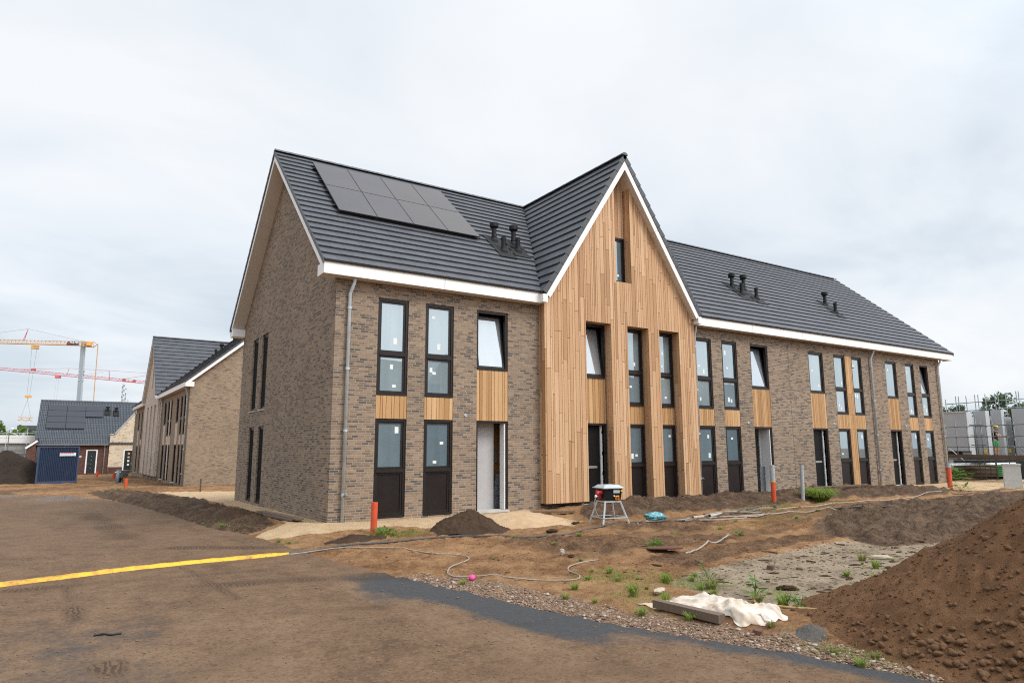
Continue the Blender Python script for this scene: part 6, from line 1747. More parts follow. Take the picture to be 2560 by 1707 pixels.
for (xa, xb, sa, sb) in ((-7.62, -5.90, 1.62, 2.30), (-5.88, -4.16, 1.62, 2.30), (-7.62, -5.90, 2.32, 3.0), (-5.88, -4.16, 2.32, 3.0), (-7.62, -5.90, 3.02, 3.7), (-5.88, -4.16, 3.02, 3.7), (-7.62, -5.90, 3.72, 4.38), (-5.88, -4.16, 3.72, 4.38), (-4.14, -2.46, 3.02, 3.7), (-4.14, -2.46, 3.72, 4.38)):
    mb = MB(); P = [(xa + .012, sa), (xb - .012, sa), (xb - .012, sb - .012), (xa + .012, sb - .012)]
    mb.hexa([rp(x, s, .12) for x, s in P] + [rp(x, s, .17) for x, s in P]); mb.build('solar_panel', simple('far_solar', (.022, .026, .036), .35), T)
for (vx, s) in ((-2.05, 3.75), (-1.20, 3.65)):
    c = Vector(rp(vx, s, .05)); mb = MB(); mb.cyl(c - Vector((0, 0, .2)), c + Vector((0, 0, .42)), .10, n=12); mb.cyl(c + Vector((0, 0, .42)), c + Vector((0, 0, .60)), .19, n=12); v_ = mb.build('vent_pipe', M['black'], T)
    mb = MB(); mb.hexa([rp(vx - .3, s - .45, .09), rp(vx + .3, s - .45, .09), rp(vx + .3, s + .3, .09), rp(vx - .3, s + .3, .09), rp(vx - .25, s - .40, .15), rp(vx + .25, s - .40, .15), rp(vx + .2, s + .25, .15), rp(vx - .2, s + .25, .15)]); mb.build('vent_flashing', M['rubber'], v_)
# low side wing with its white verge
mb = MB(); mb.face([(-8.95, 68.6, z0 - .2), (-8.2, 68.6, z0 - .2), (-8.2, 68.6, 2.35), (-8.95, 68.6, 1.75)]); mb.face([(-8.95, 68.6, z0 - .2), (-8.95, 74, z0 - .2), (-8.95, 74, 1.75), (-8.95, 68.6, 1.75)]); mb.build('side_wing', M['redbrick'], T)
mb = MB(); mb.beam((-9.05, 68.45, 1.76), (-8.1, 68.45, 2.52), .05, .20); mb.build('verge_board', M['white'], T)
mb = MB(); mb.hexa([(-9.1, 68.4, 1.86), (-8.05, 68.4, 2.70), (-8.05, 74, 2.70), (-9.1, 74, 1.86), (-9.1, 68.4, 1.93), (-8.05, 68.4, 2.77), (-8.05, 74, 2.77), (-9.1, 74, 1.93)]); mb.build('wing_roof', M['tile2'], T)

T = thing('gabled_house', 'narrow house with a cream brick gable front and red plinth', 'house', (0, 0, 0))
mb = MB(); yc = y0 - .12
mb.face([(-1.71, yc, -.27), (-.34, yc, -.27), (-.34, yc, 1.60), (.74, yc, 1.60), (.74, yc, -.27), (3.0, yc, -.27), (3.0, yc, 6.35), (1.05, yc, 6.35), (-1.27, yc, 3.22), (-1.71, yc, 3.22)]); mb.face([(-1.71, yc, -.27), (-1.71, y0 + 3, -.27), (-1.71, y0 + 3, 3.2), (-1.71, yc, 3.2)])
mb.build('wall', M['cream'], T)
mb = MB(); mb.box(-1.70, -.345, yc - .005, yc + .1, z0 - .3, -.275); mb.box(.745, 3.0, yc - .005, yc + .1, z0 - .3, -.275); mb.build('plinth', M['redbrick'], T)
mb = MB(); mb.beam((-1.35, yc - .04, 3.24), (1.25, yc - .04, 6.72), .1, .09); mb.beam((-1.74, yc - .04, 3.26), (-1.27, yc - .04, 3.26), .1, .07); mb.build('gable_coping', M['zinc'], T)
mb = MB(); mb.hexa([(-1.3, yc + .05, 3.1), (1.6, yc + .05, 7.0), (1.6, yc + 6, 7.0), (-1.3, yc + 6, 3.1), (-1.36, yc + .05, 3.15), (1.54, yc + .05, 7.05), (1.54, yc + 6, 7.05), (-1.36, yc + 6, 3.15)]); mb.build('roof', M['tile2'], T)
far_door(T, -.33, .73, z0 + .06, 1.59, yc + .03, True)

# ------------------------------------------------------------------ unfinished block building far left, with its scaffold
T = thing('block_building', 'unfinished grey block building behind scaffolding, far left', 'building', (0, 0, 0))
mb = MB(); mb.box(-24, -8.9, 74, 84, -1, 2.35); mb.build('wall', M['concwall'], T)
mb = MB(); mb.box(-24, -8.35, 73.7, 84, 2.351, 3.15); mb.build('parapet', M['whitewall'], T)
for k in range(3):
    mb = MB(); x = -10.2 - k * 3.1; mb.box(x, x + 1.2, 73.93, 74.03, -.5, .75); mb.build('window', M['glass_dk'], T)
T = thing('scaffolding', 'thin scaffolding along the block building at the far left', 'scaffolding', (0, 0, 0))
for k in range(8):
    x = -9.2 - 1.75 * k; mb = MB(); mb.cyl((x, 72.4, -1.2), (x, 72.4, 3.9), .03, n=6); mb.build('standard', M['galv'], T)
for z in (0.55, 1.3, 2.3, 2.85, 3.35):
    mb = MB(); mb.cyl((-23, 72.4, z), (-8.6, 72.4, z), .028, n=6); mb.build('ledger', M['galv'], T)
for z in (.50, 2.25):
    mb = MB(); mb.box(-23, -8.6, 72.45, 73.3, z, z + .07); mb.build('plank', M['oldwood'], T)
mb = MB(); mb.cyl((-12.6, 72.3, 2.3), (-10.2, 72.3, .6), .035, n=6); mb.build('brace', M['galv'], T)
T = thing('skip', 'dark teal waste skip half hidden behind the black soil pile', 'skip', (-9.75, 60.3, -.88))
mb = MB(); mb.hexa([(-.5, -.7, .1), (.45, -.7, .1), (.45, .7, .1), (-.5, .7, .1), (-.62, -.8, 1.0), (.55, -.8, 1.0), (.55, .8, 1.0), (-.62, .8, 1.0)]); mb.build('skip_body', M['tealpaint'], T)
mb = MB(); mb.box(-.66, .59, -.84, .84, 1.0, 1.07); mb.build('rim', M['tealpaint'], T)
T = thing('timber_pile', 'stack of fresh pale timber behind the teal skip', 'timber stack', (-9.2, 63.0, -.9))
for k in range(6):
    mb = MB(); mb.box(-.8 + .05 * k, .9, -.6, .6, 1.0 + .075 * k, 1.06 + .075 * k, .1 * k); mb.build('board', M['pallet'], T)
mb = MB(); mb.box(-.8, .9, -.6, .6, .0, .99); mb.build('bearer', M['oldwood'], T)
T = thing('lamp_post', 'lamp with a round white head above the far scaffold', 'lamp', (-10.6, 69.9, -.9))
mb = MB(); mb.cyl((0, 0, 0), (0, 0, 4.5), .04, n=8); mb.build('pole', M['galv_dk'], T)
mb = MB(); mb.blob((.22, 0, 4.62), (.15, .15, .14), 1, 0.02); mb.build('lamp_head', M['whiteplug'], T, True)
mb = MB(); mb.beam((-.05, 0, 4.35), (.9, 0, 3.9), .05, .08); mb.build('arm', M['galv'], T)

# ------------------------------------------------------------------ trees
def tree(label, x, y, h, w, seed, mat, name='tree', n=1500, leaf=.5, zb=0.0, group=None, gaps=.3, trunk=.35):
    r_ = random.Random(seed); T = thing(name, label, 'tree', (x, y, zb), 0, group)
    tb = MB(); tb.tube([(0, 0, -.5), (.05 * w, 0, h * .3), (-.03 * w, .02 * w, h * .62)], [h * .028, h * .022, h * .012], 8)
    for k in range(6):
        a = r_.uniform(0, 6.28); z = h * r_.uniform(.28, .6); tb.tube([(0, 0, z), (math.cos(a) * w * .2, math.sin(a) * w * .2, z + h * .12), (math.cos(a) * w * .36, math.sin(a) * w * .36, z + h * .22)], [h * .011, h * .008, h * .004], 6)
    tb.build('trunk', M['bark'], T)
    cl = []
    for k in range(16):
        a = r_.uniform(0, 6.28); q = w * .40 * math.sqrt(r_.random()); zc = h * r_.uniform(trunk, .93); q *= 1.1 - .75 * max(0, zc / h - .55) / .45
        cl.append((q * math.cos(a), q * math.sin(a), zc, w * r_.uniform(.11, .22)))
    mb = MB()
    for k in range(n):
        cx, cy, cz_, cr = cl[r_.randrange(16)]
        d = Vector((r_.gauss(0, 1), r_.gauss(0, 1), r_.gauss(0, .8))); d.normalize(); d *= cr * r_.random() ** .35
        c = Vector((cx, cy, cz_)) + d
        if r_.random() < gaps * .3: continue
        u = Vector((r_.gauss(0, 1), r_.gauss(0, 1), r_.gauss(0, 1))).normalized(); v2 = u.orthogonal().normalized(); w2 = u.cross(v2)
        s = leaf * r_.uniform(.5, 1.1)
        mb.face([c - v2 * s, c + w2 * s * .6, c + v2 * s, c - w2 * s * .6], r_.random())
    mb.build('crown', M[mat], T)
    return T
gT = 'trees behind the building site'
tree('tall loose tree rising above the white block walls at the far right', 122.0, 33.0, 11.0, 7.5, 1, 'treeleaf_far', n=1500, leaf=.33, zb=-.6, group=gT)
tree('second loose tree right beside the tallest one', 123.8, 31.3, 9.6, 5.5, 2, 'treeleaf_far', n=1000, leaf=.33, zb=-.6, group=gT)
for k, (x, y, h, w, lab) in enumerate(((114.6, 38.3, 8.8, 5.5, 'round tree nearest the far end of the brick terrace'), (116.4, 37.0, 9.2, 5.0, 'second round tree from the end of the terrace'), (118.2, 35.8, 8.4, 4.6, 'low tree between the round pair and the dark green group'), (119.6, 35.0, 8.7, 5, 'tree in the low green row over the first block wall'), (121.0, 34.4, 8.4, 5, 'dark green tree just left of the tallest tree'), (126.0, 29.5, 7.4, 6, 'low tree over the rightmost block wall'))):
    tree(lab, x, y, h, w, 10 + k, 'treeleaf_far', n=1300, leaf=.34, zb=-.6, group=gT, trunk=.2)
gl_ = 'trees beyond the far left building'
for k, (x, y, h, w, m_, lab) in enumerate(((-19.5, 172, 9.0, 6.5, 'treeleaf_lite', 'fresh green tree at the left picture edge'), (-16.2, 170, 8.6, 5.5, 'treeleaf_lite', 'fresh green tree behind the round lamp head'), (-13.8, 173, 7.6, 5.0, 'treeleaf', 'darker low tree beside the slate-coloured far building'), (-22.5, 174, 8.4, 6, 'treeleaf', 'dark tree partly outside the left picture edge'))):
    tree(lab, x, y, h, w, 40 + k, m_, n=1300, leaf=.42, zb=-1.2, group=gl_, trunk=.15)
# far-off tree belts that read as one mass
mb = MB(); tr_ = random.Random(9)
def belt(x0, y0_, x1, y1_, h0, h1, n, d):
    for k in range(n):
        q = tr_.random(); x = x0 + (x1 - x0) * q + tr_.gauss(0, d); y = y0_ + (y1_ - y0_) * q + tr_.gauss(0, d)
        hh = h0 + (h1 - h0) * (.5 + .5 * math.sin(q * 57) * math.sin(q * 23))
        z = tr_.random() ** .7 * hh - 1
        u = Vector((tr_.gauss(0, 1), tr_.gauss(0, 1), tr_.gauss(0, 1))).normalized(); v2 = u.orthogonal().normalized(); w2 = u.cross(v2); s = tr_.uniform(.6, 1.3)
        c = Vector((x, y, z)); mb.face([c - v2 * s, c + w2 * s * .6, c + v2 * s, c - w2 * s * .6], tr_.random())
belt(-110, 210, 40, 240, 5, 7.5, 6000, 2.5); belt(190, 70, 230, -60, 6, 8, 5000, 2.5); belt(60, 230, 190, 90, 5, 8, 5000, 2.5)
tag(mb.build('treeline', M['treeleaf_far'], None), 'far-off low belt of grey-green trees along the horizon', 'treeline', kind='stuff')
T = thing('apartment_block', 'distant slate-coloured building with tall windows beyond the far left trees', 'building', (0, 0, 0))
mb = MB(); mb.box(-16.5, -9, 196, 206, -1, 6.6); mb.build('wall', M['slate'], T)
mb = MB(); mb.box(-17.2, -8.6, 195.6, 206.4, 6.6, 7.6); mb.build('roof', M['darkboard'], T)
for k in range(7):
    mb = MB(); x = -16.0 + k * 1.0; mb.box(x, x + .45, 195.9, 196.05, 4.3, 6.3); mb.build('window', M['glass_up'], T)

# ------------------------------------------------------------------ tower cranes and telecom mast
def truss(mb, a, b, h, w, n, rc=.09, rd=.045):
    a, b = Vector(a), Vector(b); d = (b - a); L = d.length; d /= L; s = Vector((-d.y, d.x, 0)).normalized() * w / 2; up = Vector((0, 0, h))
    mb.tube([a - s, b - s], rc, 5); mb.tube([a + s, b + s], rc, 5); mb.tube([a + up, b + up], rc, 5)
    for k in range(n):
        p, q = a + d * L * k / n, a + d * L * (k + 1) / n; mdl = (p + q) / 2 + up
        for sg in (-1, 1): mb.tube([p + s * sg, mdl], rd, 4); mb.tube([mdl, q + s * sg], rd, 4)
        mb.tube([p - s, q + s], rd, 4)
T = thing('tower_crane', 'yellow self-erecting tower crane with grey mast and a dark name board', 'crane', (0, 0, 0))
mb = MB()
A = Vector((-5.3, 196.4, 29.0)); Bq = Vector((-27.5, 210.8, 29.9))
truss(mb, A + Vector((0, 0, .1)), Bq, 1.05, 1.0, 26, .075, .035); mb.build('jib', M['crane_y'], T)
mb = MB(); truss(mb, A, (-2.6, 194.9, 28.7), 1.3, 1.2, 4, .12, .07)
mb.tube([(-2.6, 194.9, 28.6), (-1.6, 194.2, 29.5), (-2.6, 194.9, 30.1)], .13, 6); mb.box(-4.2, -3.0, 194.4, 196.0, 29.0, 30.0); mb.build('counter_jib', M['crane_y'], T)
mb = MB(); mb.hexa([(-4.95, 198.1, -1), (-4.0, 197.5, -1), (-3.5, 198.3, -1), (-4.4, 198.9, -1), (-5.45, 196.3, 30.1), (-4.65, 195.9, 30.1), (-4.3, 196.6, 30.1), (-5.1, 197.0, 30.1)]); mb.build('mast', M['crane_g'], T)
mb = MB()
for z, s in ((22.4, .72), (19.8, .62), (21.6, .66)): mb.box(-4.62 - s, -4.62 + s, 197.3 - s, 197.3 + s, z - .18, z + .18)
mb.build('mast_collar', M['crane_g'], T)
mb = MB(); mb.tube([(-1.55, 194.25, 29.5), (-1.3, 196.9, 14.0), (-1.2, 197.5, 8)], .10, 6); mb.build('tie_bar', M['crane_y'], T)
mb = MB(); mb.tube([(-18.3, 204.8, 30.4), (-17.65, 203.9, 33.6)], .07, 5); mb.tube([(-18.6, 205.0, 30.4), (-17.65, 203.9, 33.6)], .06, 5); mb.build('jib_strut', M['crane_r'], T)
mb = MB(); mb.tube([(-5.2, 196.4, 30.3), (-17.65, 203.9, 33.6), (-27.5, 210.8, 32.1)], .035, 4); mb.build('tie_rope', M['wire'], T)
mb = MB(); mb.box(-16.6, -14.8, 203.0, 204.2, 28.3, 29.2); mb.build('trolley', M['crane_y'], T)
mb = MB()
for dx in (-.55, .55): mb.tube([(-15.8 + dx, 203.6, 28.7), (-16.15 + dx * .5, 206.2, 15.8)], .028, 4)
mb.build('hoist_rope', M['wire'], T)
mb = MB(); mb.box(-16.9, -15.4, 206.0, 206.5, 15.3, 15.95); mb.tube([(-16.2, 206.25, 15.3), (-16.2, 206.3, 14.8)], .08, 6); mb.build('hook_block', M['crane_y'], T)
bd = Vector((-8.3, 198.1, 29.55)); jd = (Bq - A).normalized(); ang = math.atan2(-jd.y, -jd.x)
mb = MB(); mb.hexa([(-1.75, -.05, -.5), (1.55, -.05, -.5), (1.55, .05, -.5), (-1.75, .05, -.5), (-1.4, -.05, .5), (1.55, -.05, .5), (1.55, .05, .5), (-1.4, .05, .5)])
sg = mb.build('name_board', M['darkboard'], T, False, (-7.2, 196.9, 29.7)); sg.rotation_euler = (0, 0, ang)
text_mesh('name_text', 'BULTEN', .70, M['lettering'], sg, (.45, -.06, .10), (R(90), 0, 0), .01, 'CENTER', .025)
mb = MB(); mb.hexa([(-1.35, -.07, -.35), (-.95, -.07, -.35), (-.95, -.051, -.35), (-1.35, -.051, -.35), (-1.15, -.07, .35), (-.75, -.07, .35), (-.75, -.051, .35), (-1.15, -.051, .35)]); mb.build('emblem', M['redpaint'], sg)
T = thing('lifting_frame', 'yellow lifting frame hanging on slings below the yellow crane', 'lifting frame', (-16.2, 206.8, 9.3))
mb = MB(); mb.beam((-1.6, 0, .75), (1.5, -.6, .65), .2, .2); mb.beam((-1.7, .2, -.0), (-.9, 0, .2), .25, .2); mb.beam((-.9, 0, .2), (0, 0, -.15), .2, .2); mb.beam((0, 0, -.15), (.8, -.2, .15), .2, .2); mb.beam((.8, -.2, .15), (1.5, -.5, -.15), .25, .2); mb.beam((-.9, 0, .2), (-.9, 0, .7), .1, .1); mb.beam((.8, -.2, .15), (.8, -.3, .7), .1, .1); mb.build('frame', M['crane_y'], T)
mb = MB(); mb.tube([(-1.1, 0, .8), (0, -.4, 5.4)], .03, 4); mb.tube([(1.1, -.4, .7), (0, -.4, 5.4)], .03, 4); mb.build('sling', M['wire'], T)

T = thing('tower_crane', 'red tower crane jib with white name letters, behind the grey mast', 'crane', (0, 0, 0))
a, b = Vector((-48, 320, 34.0)), Vector((26.0, 273.5, 25.6))
mb = MB(); truss(mb, a, b, .95, 1.0, 64, .085, .035); mb.build('jib', M['crane_r'], T)
mb = MB(); mb.tube([(4.9, 286.9, 28.0), (4.5, 286.4, 31.7)], .12, 5); mb.tube([(-9.2, 295.7, 29.9), (-8.6, 294.8, 32.6)], .08, 5); mb.build('jib_strut', M['crane_r'], T)
mb = MB(); mb.tube([(26, 272.5, 30.2), (16.5, 278.8, 30.7), (4.5, 286.4, 31.7), (-8.6, 294.8, 32.6), (-24, 304, 32.3)], .05, 4); mb.tube([(24, 275, 31.2), (9.0, 284.2, 28.4)], .05, 4); mb.tube([(-5.4, 292, 29.4), (4.5, 286.4, 31.7)], .035, 4); mb.build('tie_rope', M['crane_r'], T)
mb = MB(); mb.box(-13, -11, 296.6, 298.6, 28.9, 29.7); mb.build('trolley', M['crane_r'], T)
mb = MB(); mb.box(-21, -19.4, 301.6, 303, 31.9, 32.6); mb.build('winch', M['crane_r'], T)
mb = MB(); mb.tube([(-12.4, 297.6, 28.9), (-12.6, 299, 18)], .02, 4); mb.tube([(-11.6, 297.6, 28.9), (-11.8, 299, 18)], .02, 4); mb.build('hoist_rope', M['wire'], T)
mb = MB(); mb.hexa([(24, 272, -1), (26, 272, -1), (26, 274, -1), (24, 274, -1), (24, 272, 33), (26, 272, 33), (26, 274, 33), (24, 274, 33)]); mb.build('mast', M['crane_r'], T)
jd = (b - a).normalized(); mb = MB(); mb.beam((-2.6, 0, 0.30), (2.6, 0, -.28), .06, 1.15)
sg = mb.build('name_board', M['crane_r'], T, False, (11.3, 282.0, 27.75)); sg.rotation_euler = (0, 0, math.atan2(jd.y, jd.x))
text_mesh('name_text', 'WIEB', 1.25, M['lettering'], sg, (.1, -.06, .02), (R(90), R(6), 0), .01, 'CENTER', .05)
T = thing('telecom_mast', 'grey lattice telecom mast poking over the tiled roof', 'mast', (11.8, 330.0, 0))
mb = MB()
for x, h in ((0, 30.5), (1.2, 25.8), (2.3, 23.5)):
    for s in (-.25, .25): mb.tube([(x + s, 0, 0), (x + s * .6, 0, h)], .07, 4)
    for k in range(int(h / 1.2)): mb.tube([(x - .25, 0, k * 1.2), (x + .25, 0, k * 1.2 + 1.2)], .05, 4)
mb.build('lattice', M['mast'], T)
mb = MB()
for k in range(14): z = 20 + k * .72; x = (k % 3) * .7 - .2; mb.box(x - .18, x + .18, -.3, .3, z, z + .5)
mb.build('antenna', M['darkboard'], T)

# ------------------------------------------------------------------ right-hand building site
T = thing('street_cabinet', 'pale grey street cabinet standing on the sand at the right edge', 'cabinet', (31.3, -1.95, gz(31.3, -1.95)), R(28))
mb = MB(); mb.box(-.20, .20, -.33, .33, -.1, .30); mb.box(-.195, .195, -.325, .325, .304, 1.0); mb.build('cabinet_body', M['cabinet'], T)
mb = MB(); mb.box(-.225, .225, -.355, .355, 1.001, 1.06); mb.build('lid', M['cabinet'], T)
P0, P1 = Vector((38.8, 4.0, 0)), Vector((34.9, -3.0, 0))     # front line of the scaffold, running off frame to the right
dirn = (P1 - P0).normalized(); nrm_ = Vector((-dirn.y, dirn.x, 0))
if nrm_.x < 0: nrm_ = -nrm_
T = thing('scaffolding', 'tube scaffolding with a plank deck and a worker on it, right of the terrace', 'scaffolding', (0, 0, 0))
def sp_(s, back=0.0): return P0 + dirn * s + nrm_ * back
Ltot = (P1 - P0).length
for s, h, bk in ((-.1, 2.95, 0), (.75, 3.25, 0), (2.35, 3.45, 0), (2.72, 3.05, 0), (3.55, 3.2, 0), (4.45, 3.25, 0), (5.9, 3.3, 0), (7.4, 3.2, 0), (.25, 2.95, 1.1), (1.75, 3.0, 1.1), (2.15, 2.95, 1.1), (3.7, 3.0, 1.1), (4.9, 3.0, 1.1), (6.2, 3.1, 1.1)):
    p = sp_(s, bk); mb = MB(); mb.cyl((p.x, p.y, -.1), (p.x, p.y, h), .026, n=8)
    st = mb.build('standard', M['galv_dk'], T, True)
    mb = MB()
    for z in (1.65, 2.2, 2.8): mb.cyl((p.x, p.y, z - .035), (p.x, p.y, z + .035), .045, n=8)
    mb.build('coupler', M['galv_dk'], st)
for z in (1.65, 2.2, 2.8):
    a, b = sp_(-.3, -.05), sp_(Ltot, -.05); mb = MB(); mb.cyl((a.x, a.y, z), (b.x, b.y, z), .024, n=8); mb.build('ledger', M['galv_dk'], T, True)
a, b = sp_(2.0, -.1), sp_(3.1, -.1)
for z in (1.75, 2.28, 2.87): mb = MB(); mb.cyl((a.x, a.y, z), (b.x, b.y, z), .024, n=8); mb.build('ledger', M['galv_dk'], T, True)
for bk in (0.05, 1.1):
    a, b = sp_(-.5, bk), sp_(Ltot, bk); mb = MB(); mb.cyl((a.x, a.y, .95), (b.x, b.y, .95), .026, n=8); mb.build('ledger', M['galv_dk'], T, True)
for s0, s1 in ((-.8, 2.6), (2.62, Ltot)):
    a, b = sp_(s0, -.09), sp_(s1, -.09); mb = MB(); mb.beam((a.x, a.y, 1.12), (b.x, b.y, 1.12), .035, .19, .4); mb.build('toe_board', M['oldwood'], T)
for k in range(4):
    a, b = sp_(-.8, .12 + .25 * k), sp_(Ltot, .12 + .25 * k); mb = MB(); mb.beam((a.x, a.y, 1.02), (b.x, b.y, 1.02), .23, .045, .2 + .2 * k); mb.build('plank', M['oldwood'], T)
a, b = sp_(.15, -.08), sp_(1.3, -.08); mb = MB(); mb.cyl((a.x, a.y, 1.6), (b.x, b.y, .85), .022, n=8); mb.build('brace', M['galv'], T, True)
a, b = sp_(4.1, .7), sp_(4.9, .7); mb = MB(); mb.cyl((a.x, a.y, 2.05), (b.x, b.y, 1.1), .02, n=8); mb.build('brace', M['galv_dk'], T, True)
# upper scaffold beyond the block walls
T = thing('scaffolding', 'second scaffold whose bare uprights rise above the white block walls', 'scaffolding', (0, 0, 0))
Q0, Q1 = Vector((45.1, 6.7, 0)), Vector((52.0, 2.1, 0)); dq = (Q1 - Q0)
for t_, h in ((0, 4.85), (.13, 5.08), (.165, 5.08), (.26, 5.1), (.37, 5.18), (.41, 5.18), (.50, 5.22), (.62, 5.28), (.66, 5.28), (.755, 5.3), (.89, 5.42), (.92, 5.42), (1.0, 5.4)):
    p = Q0 + dq * (t_ * .66) + dq * .0; mb = MB(); mb.cyl((p.x, p.y, 0), (p.x, p.y, h), .028, n=8); mb.build('standard', M['galv_dk'], T, True)
for za, zb_ in ((4.53, 5.0), (3.98, 4.45)):
    mb = MB(); mb.cyl((Q0.x, Q0.y, za), (Q1.x, Q1.y, zb_ + .1), .026, n=8); mb.build('ledger', M['galv_dk'], T, True)

T = thing('block_walls', 'unfinished house of tall white block walls behind the scaffolding', 'building', (0, 0, 0))
def wbox(*a, name='wall', mat='blockwall'):
    mb = MB(); mb.box(*a); return mb.build(name, M[mat], T)
wbox(43.0, 43.75, 4.62, 9.5, -.2, 3.86); wbox(43.4, 46.0, 5.2, 5.5, -.2, 3.62)
wbox(44.2, 44.75, 4.02, 4.72, -.2, 3.95); wbox(44.76, 46.5, 4.30, 4.60, -.2, 3.63)
wbox(45.2, 45.65, 3.52, 4.12, -.2, 4.02); wbox(45.66, 47.5, 3.85, 4.05, -.2, 3.60)
wbox(46.2, 49.0, -3.0, 3.30, -.2, 4.10)
mb = MB(); mb.box(42.95, 42.99, 4.62, 9.5, 3.86, 3.9); mb.build('wall_edge', M['whiteplug'], T)
for (x, y, z) in ((44.15, 4.25, 1.35), (45.0, 3.95, 1.4), (45.9, 3.55, 1.4)):
    mb = MB(); mb.box(x - .05, x - .02, y - .10, y + .10, z - .12, z + .12); mb.build('warning_sticker', M['yellow'], T)
mb = MB(); mb.box(40.6, 42.0, -4, 4.6, -.3, .85); mb.build('deck_shade_block', M['darkboard'], T)  # dark box stands in for the shade under the scaffold deck
# stacked things under the deck
T = thing('board_stack', 'stack of long brown timber boards under the scaffold deck', 'board stack', (0, 0, 0))
a0, b0 = Vector((37.5, 3.9, 0)), Vector((39.9, 2.3, 0))
for k in range(7):
    j = random.Random(k).uniform(-.12, .12); mb = MB(); d = (b0 - a0).normalized() * j
    mb.beam((a0.x + d.x, a0.y + d.y, -.02 + k * .075), (b0.x + d.x, b0.y + d.y, -.02 + k * .075), .9, .05, .15 * k); mb.build('board', M['oldwood'], T)
T = thing('steel_pipes', 'bundle of long galvanised pipes lying on top of the board stack', 'pipes', (0, 0, 0))
for k in range(3):
    mb = MB(); ring_pipe(mb, (36.6 + .1 * k, 3.25 - .1 * k, .62 + .06 * (k % 2)), (39.9 + .1 * k, 1.2 - .1 * k, .66 + .06 * (k % 2)), .045, 10); mb.build('pipe', M['galv'], T, True)
T = thing('crate', 'green plastic crate at the right end of the board stack', 'crate', (40.35, 1.95, 0), R(-33))
mb = MB()
for k in range(5): mb.box(-.45, .45, -.3, .3, -.05 + .11 * k, .035 + .11 * k)
mb.build('crate_body', M['greenplastic'], T)
mb = MB(); mb.box(-.47, .47, -.32, .32, .50, .55); mb.build('rim', M['greenplastic'], T)
T = thing('mortar_tub', 'long black tub standing on the scaffold deck by the terrace corner', 'tub', (39.5, 3.75, 1.06), math.atan2(dirn.y, dirn.x))
mb = MB(); mb.hexa([(-.75, -.25, 0), (.75, -.25, 0), (.75, .25, 0), (-.75, .25, 0), (-.75, -.3, .30), (.62, -.3, .30), (.62, .3, .30), (-.75, .3, .30)]); mb.build('tub_body', M['black'], T)
mb = MB(); mb.box(-.78, .65, -.33, .33, .301, .34); mb.build('rim', M['rubber'], T)

# ------------------------------------------------------------------ the worker
def skin_mesh(name, chains, mat, parent, sub=2):
    """chains: list of (points, radii) sharing joints by identical coordinates"""
    verts, edges, rad, idx = [], [], [], {}
    for pts, rs in chains:
        prev = None
        for p, r_ in zip(pts, rs):
            key = tuple(round(c, 4) for c in p)
            if key not in idx:
                idx[key] = len(verts); verts.append(p); rad.append(r_)
            i = idx[key]
            if prev is not None and prev != i: edges.append((prev, i))
            prev = i
    me = bpy.data.meshes.new(name); me.from_pydata(verts, edges, [])
    o = bpy.data.objects.new(name, me); COL.objects.link(o)
    o.modifiers.new('skin', 'SKIN'); 
    if not me.skin_vertices: bpy.context.view_layer.objects.active = o
    bpy.context.view_layer.update()
    if me.skin_vertices:
        for v_, r_ in zip(me.skin_vertices[0].data, rad): v_.radius = (r_, r_) if not isinstance(r_, tuple) else r_
        me.skin_vertices[0].data[0].use_root = True
    sm = o.modifiers.new('sub', 'SUBSURF'); sm.levels = sub; sm.render_levels = sub
    dg = bpy.context.evaluated_depsgraph_get(); dg.update()
    m2 = bpy.data.meshes.new_from_object(o.evaluated_get(dg)); m2.materials.clear(); m2.materials.append(mat)
    m2.polygons.foreach_set('use_smooth', [True] * len(m2.polygons))
    o.modifiers.clear(); o.data = m2; bpy.data.meshes.remove(me); m2.name = name
    o.parent = parent
    return o
# local frame: person faces +x, left is +y
px, py = sp_(3.05, .5).x, sp_(3.05, .5).y
W_ = thing('person', 'worker in black t-shirt, green shorts and yellow helmet leaning on the scaffold rail', 'person', (px, py, 1.045), R(-80))
pel, che, nek = (0, 0, .93), (.02, 0, 1.28), (.05, 0, 1.47)
ch = [([pel, (.0, 0, 1.08), che, (.03, 0, 1.40), nek, (.07, 0, 1.53)], [.125, .12, .135, .12, .055, .055])]
for s, kx in ((1, .10), (-1, -.12)):
    ch.append(([pel, (0, s * .09, .88), (kx * .6, s * .10, .50), (kx * .2 - .02, s * .10, .10), (kx * .2 - .03, s * .10, .045), (kx * .2 + .14, s * .12, .03)], [.125, .095, .062, .042, .042, .032]))
    el = (.24, s * .26, 1.16); wr = (.46, s * .20, 1.14)
    ch.append(([(.03, 0, 1.40), (.03, s * .17, 1.38), el, wr, (.53, s * .195, 1.135)], [.12, .06, .042, .03, .033]))
    for k in range(4):
        y_ = s * .195 + (k - 1.5) * .02; L_ = (.062, .075, .07, .055)[k]
        ch.append(([(.53, s * .195, 1.135), (.56, y_, 1.14), (.56 + L_ * .6, y_, 1.135), (.56 + L_ * .8, y_, 1.10)], [.033, .010, .009, .008]))
    ch.append(([(.53, s * .195, 1.135), (.535, s * .16, 1.13), (.565, s * .145, 1.12)], [.033, .011, .009]))
ch.append(([(.07, 0, 1.53), (.085, 0, 1.60), (.085, 0, 1.67)], [.055, .082, .085])); ch.append(([(.085, 0, 1.60), (.165, 0, 1.585)], [.082, .022])); ch.append(([(.085, 0, 1.60), (.085, .09, 1.61)], [.082, .018])); ch.append(([(.085, 0, 1.60), (.085, -.09, 1.61)], [.082, .018]))
skin_mesh('body', ch, M['skin'], W_)
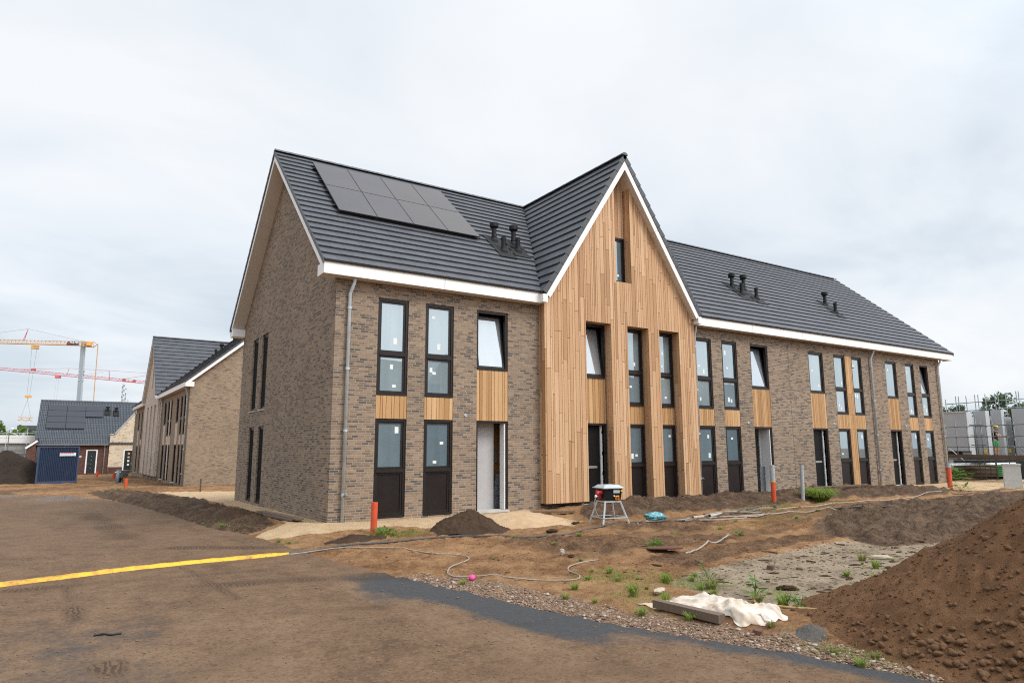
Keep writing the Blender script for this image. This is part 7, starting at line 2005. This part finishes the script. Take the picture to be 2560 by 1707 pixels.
skin_mesh('shirt', [([(0, 0, .86), (0, 0, .97), (0, 0, 1.08), che, (.03, 0, 1.40), (.045, 0, 1.45)], [.15, .15, .145, .152, .132, .075])] + [([(.03, 0, 1.40), (.03, s * .17, 1.385), (.12, s * .22, 1.29)], [.132, .08, .068]) for s in (1, -1)], M['shirt'], W_)
skin_mesh('shorts', [([(0, 0, 1.0), (0, 0, .93)], [.14, .15])] + [([(0, 0, .93), (0.01, s * .09, .85), (kx * .45, s * .10, .60)], [.15, .115, .098]) for s, kx in ((1, .10), (-1, -.12))], M['shorts'], W_)
for s, kx in ((1, .10), (-1, -.12)):
    mb = MB(); mb.blob((kx * .2 + .05, s * .11, .045), (.15, .055, .055), 2, .05); mb.blob((kx * .2 - .03, s * .10, .11), (.06, .058, .09), 3, .05); mb.build('boot', M['shirt'], W_, True)
mb = MB(); mb.lathe([(.118, 1.685), (.112, 1.73), (.085, 1.785), (.03, 1.81)], (.075, 0, 0), 20); mb.blob((.17, 0, 1.688), (.075, .08, .012), 1, 0.0, 14, 6); mb.build('helmet', M['helmet'], W_, True)
mb = MB(); mb.blob((.055, 0, 1.655), (.088, .09, .055), 4, .08); mb.build('hair', M['hair'], W_, True)
mb = MB(); mb.blob((.135, 0, 1.545), (.04, .052, .04), 5, .1); mb.build('beard', M['hair'], W_, True)
for s in (1, -1):
    mb = MB(); mb.blob((.158, s * .033, 1.625), (.010, .013, .008), 6, 0); mb.build('eye', M['lettering'], W_, True)
mb = MB(); mb.blob((.158, 0, 1.562), (.010, .025, .007), 7, 0); mb.build('mouth', M['redbit'], W_, True)

# ------------------------------------------------------------------ the terrace across the street, seen only in the window panes
T = thing('opposite_terrace', 'pale gabled terrace across the street, seen only mirrored in the lower window panes', 'house', (0, 0, 0))
M['render'] = simple('pale_render', (0.42, 0.44, 0.43), .9, .1, 1)
M['farroof'] = simple('grey_far_roof', (0.10, 0.12, 0.13), .7, .15, 1)
mb = MB(); mb.box(-6, 66, -46, -36.0, -.5, 5.4); mb.build('wall', M['render'], T)
mb = MB(); mb.hexa([(-6.3, -35.6, 5.4), (66.3, -35.6, 5.4), (66.3, -46.4, 5.4), (-6.3, -46.4, 5.4), (-6.3, -40.9, 9.6), (66.3, -40.9, 9.6), (66.3, -41.1, 9.6), (-6.3, -41.1, 9.6)]); mb.build('roof', M['farroof'], T)
for gx in (21.5, 38.0, 54.0):
    mb = MB(); mb.hexa([(gx - 3.4, -35.2, 5.2), (gx + 3.4, -35.2, 5.2), (gx + 3.4, -41, 5.2), (gx - 3.4, -41, 5.2), (gx - .1, -35.2, 9.6), (gx + .1, -35.2, 9.6), (gx + .1, -41, 9.6), (gx - .1, -41, 9.6)]); mb.build('gable', M['render'], T)
    for k in (-1.2, 1.2):
        mb = MB(); mb.box(gx + k - .5, gx + k + .5, -35.19, -35.15, 5.4, 7.0); mb.build('window', M['glass_dk'], T)
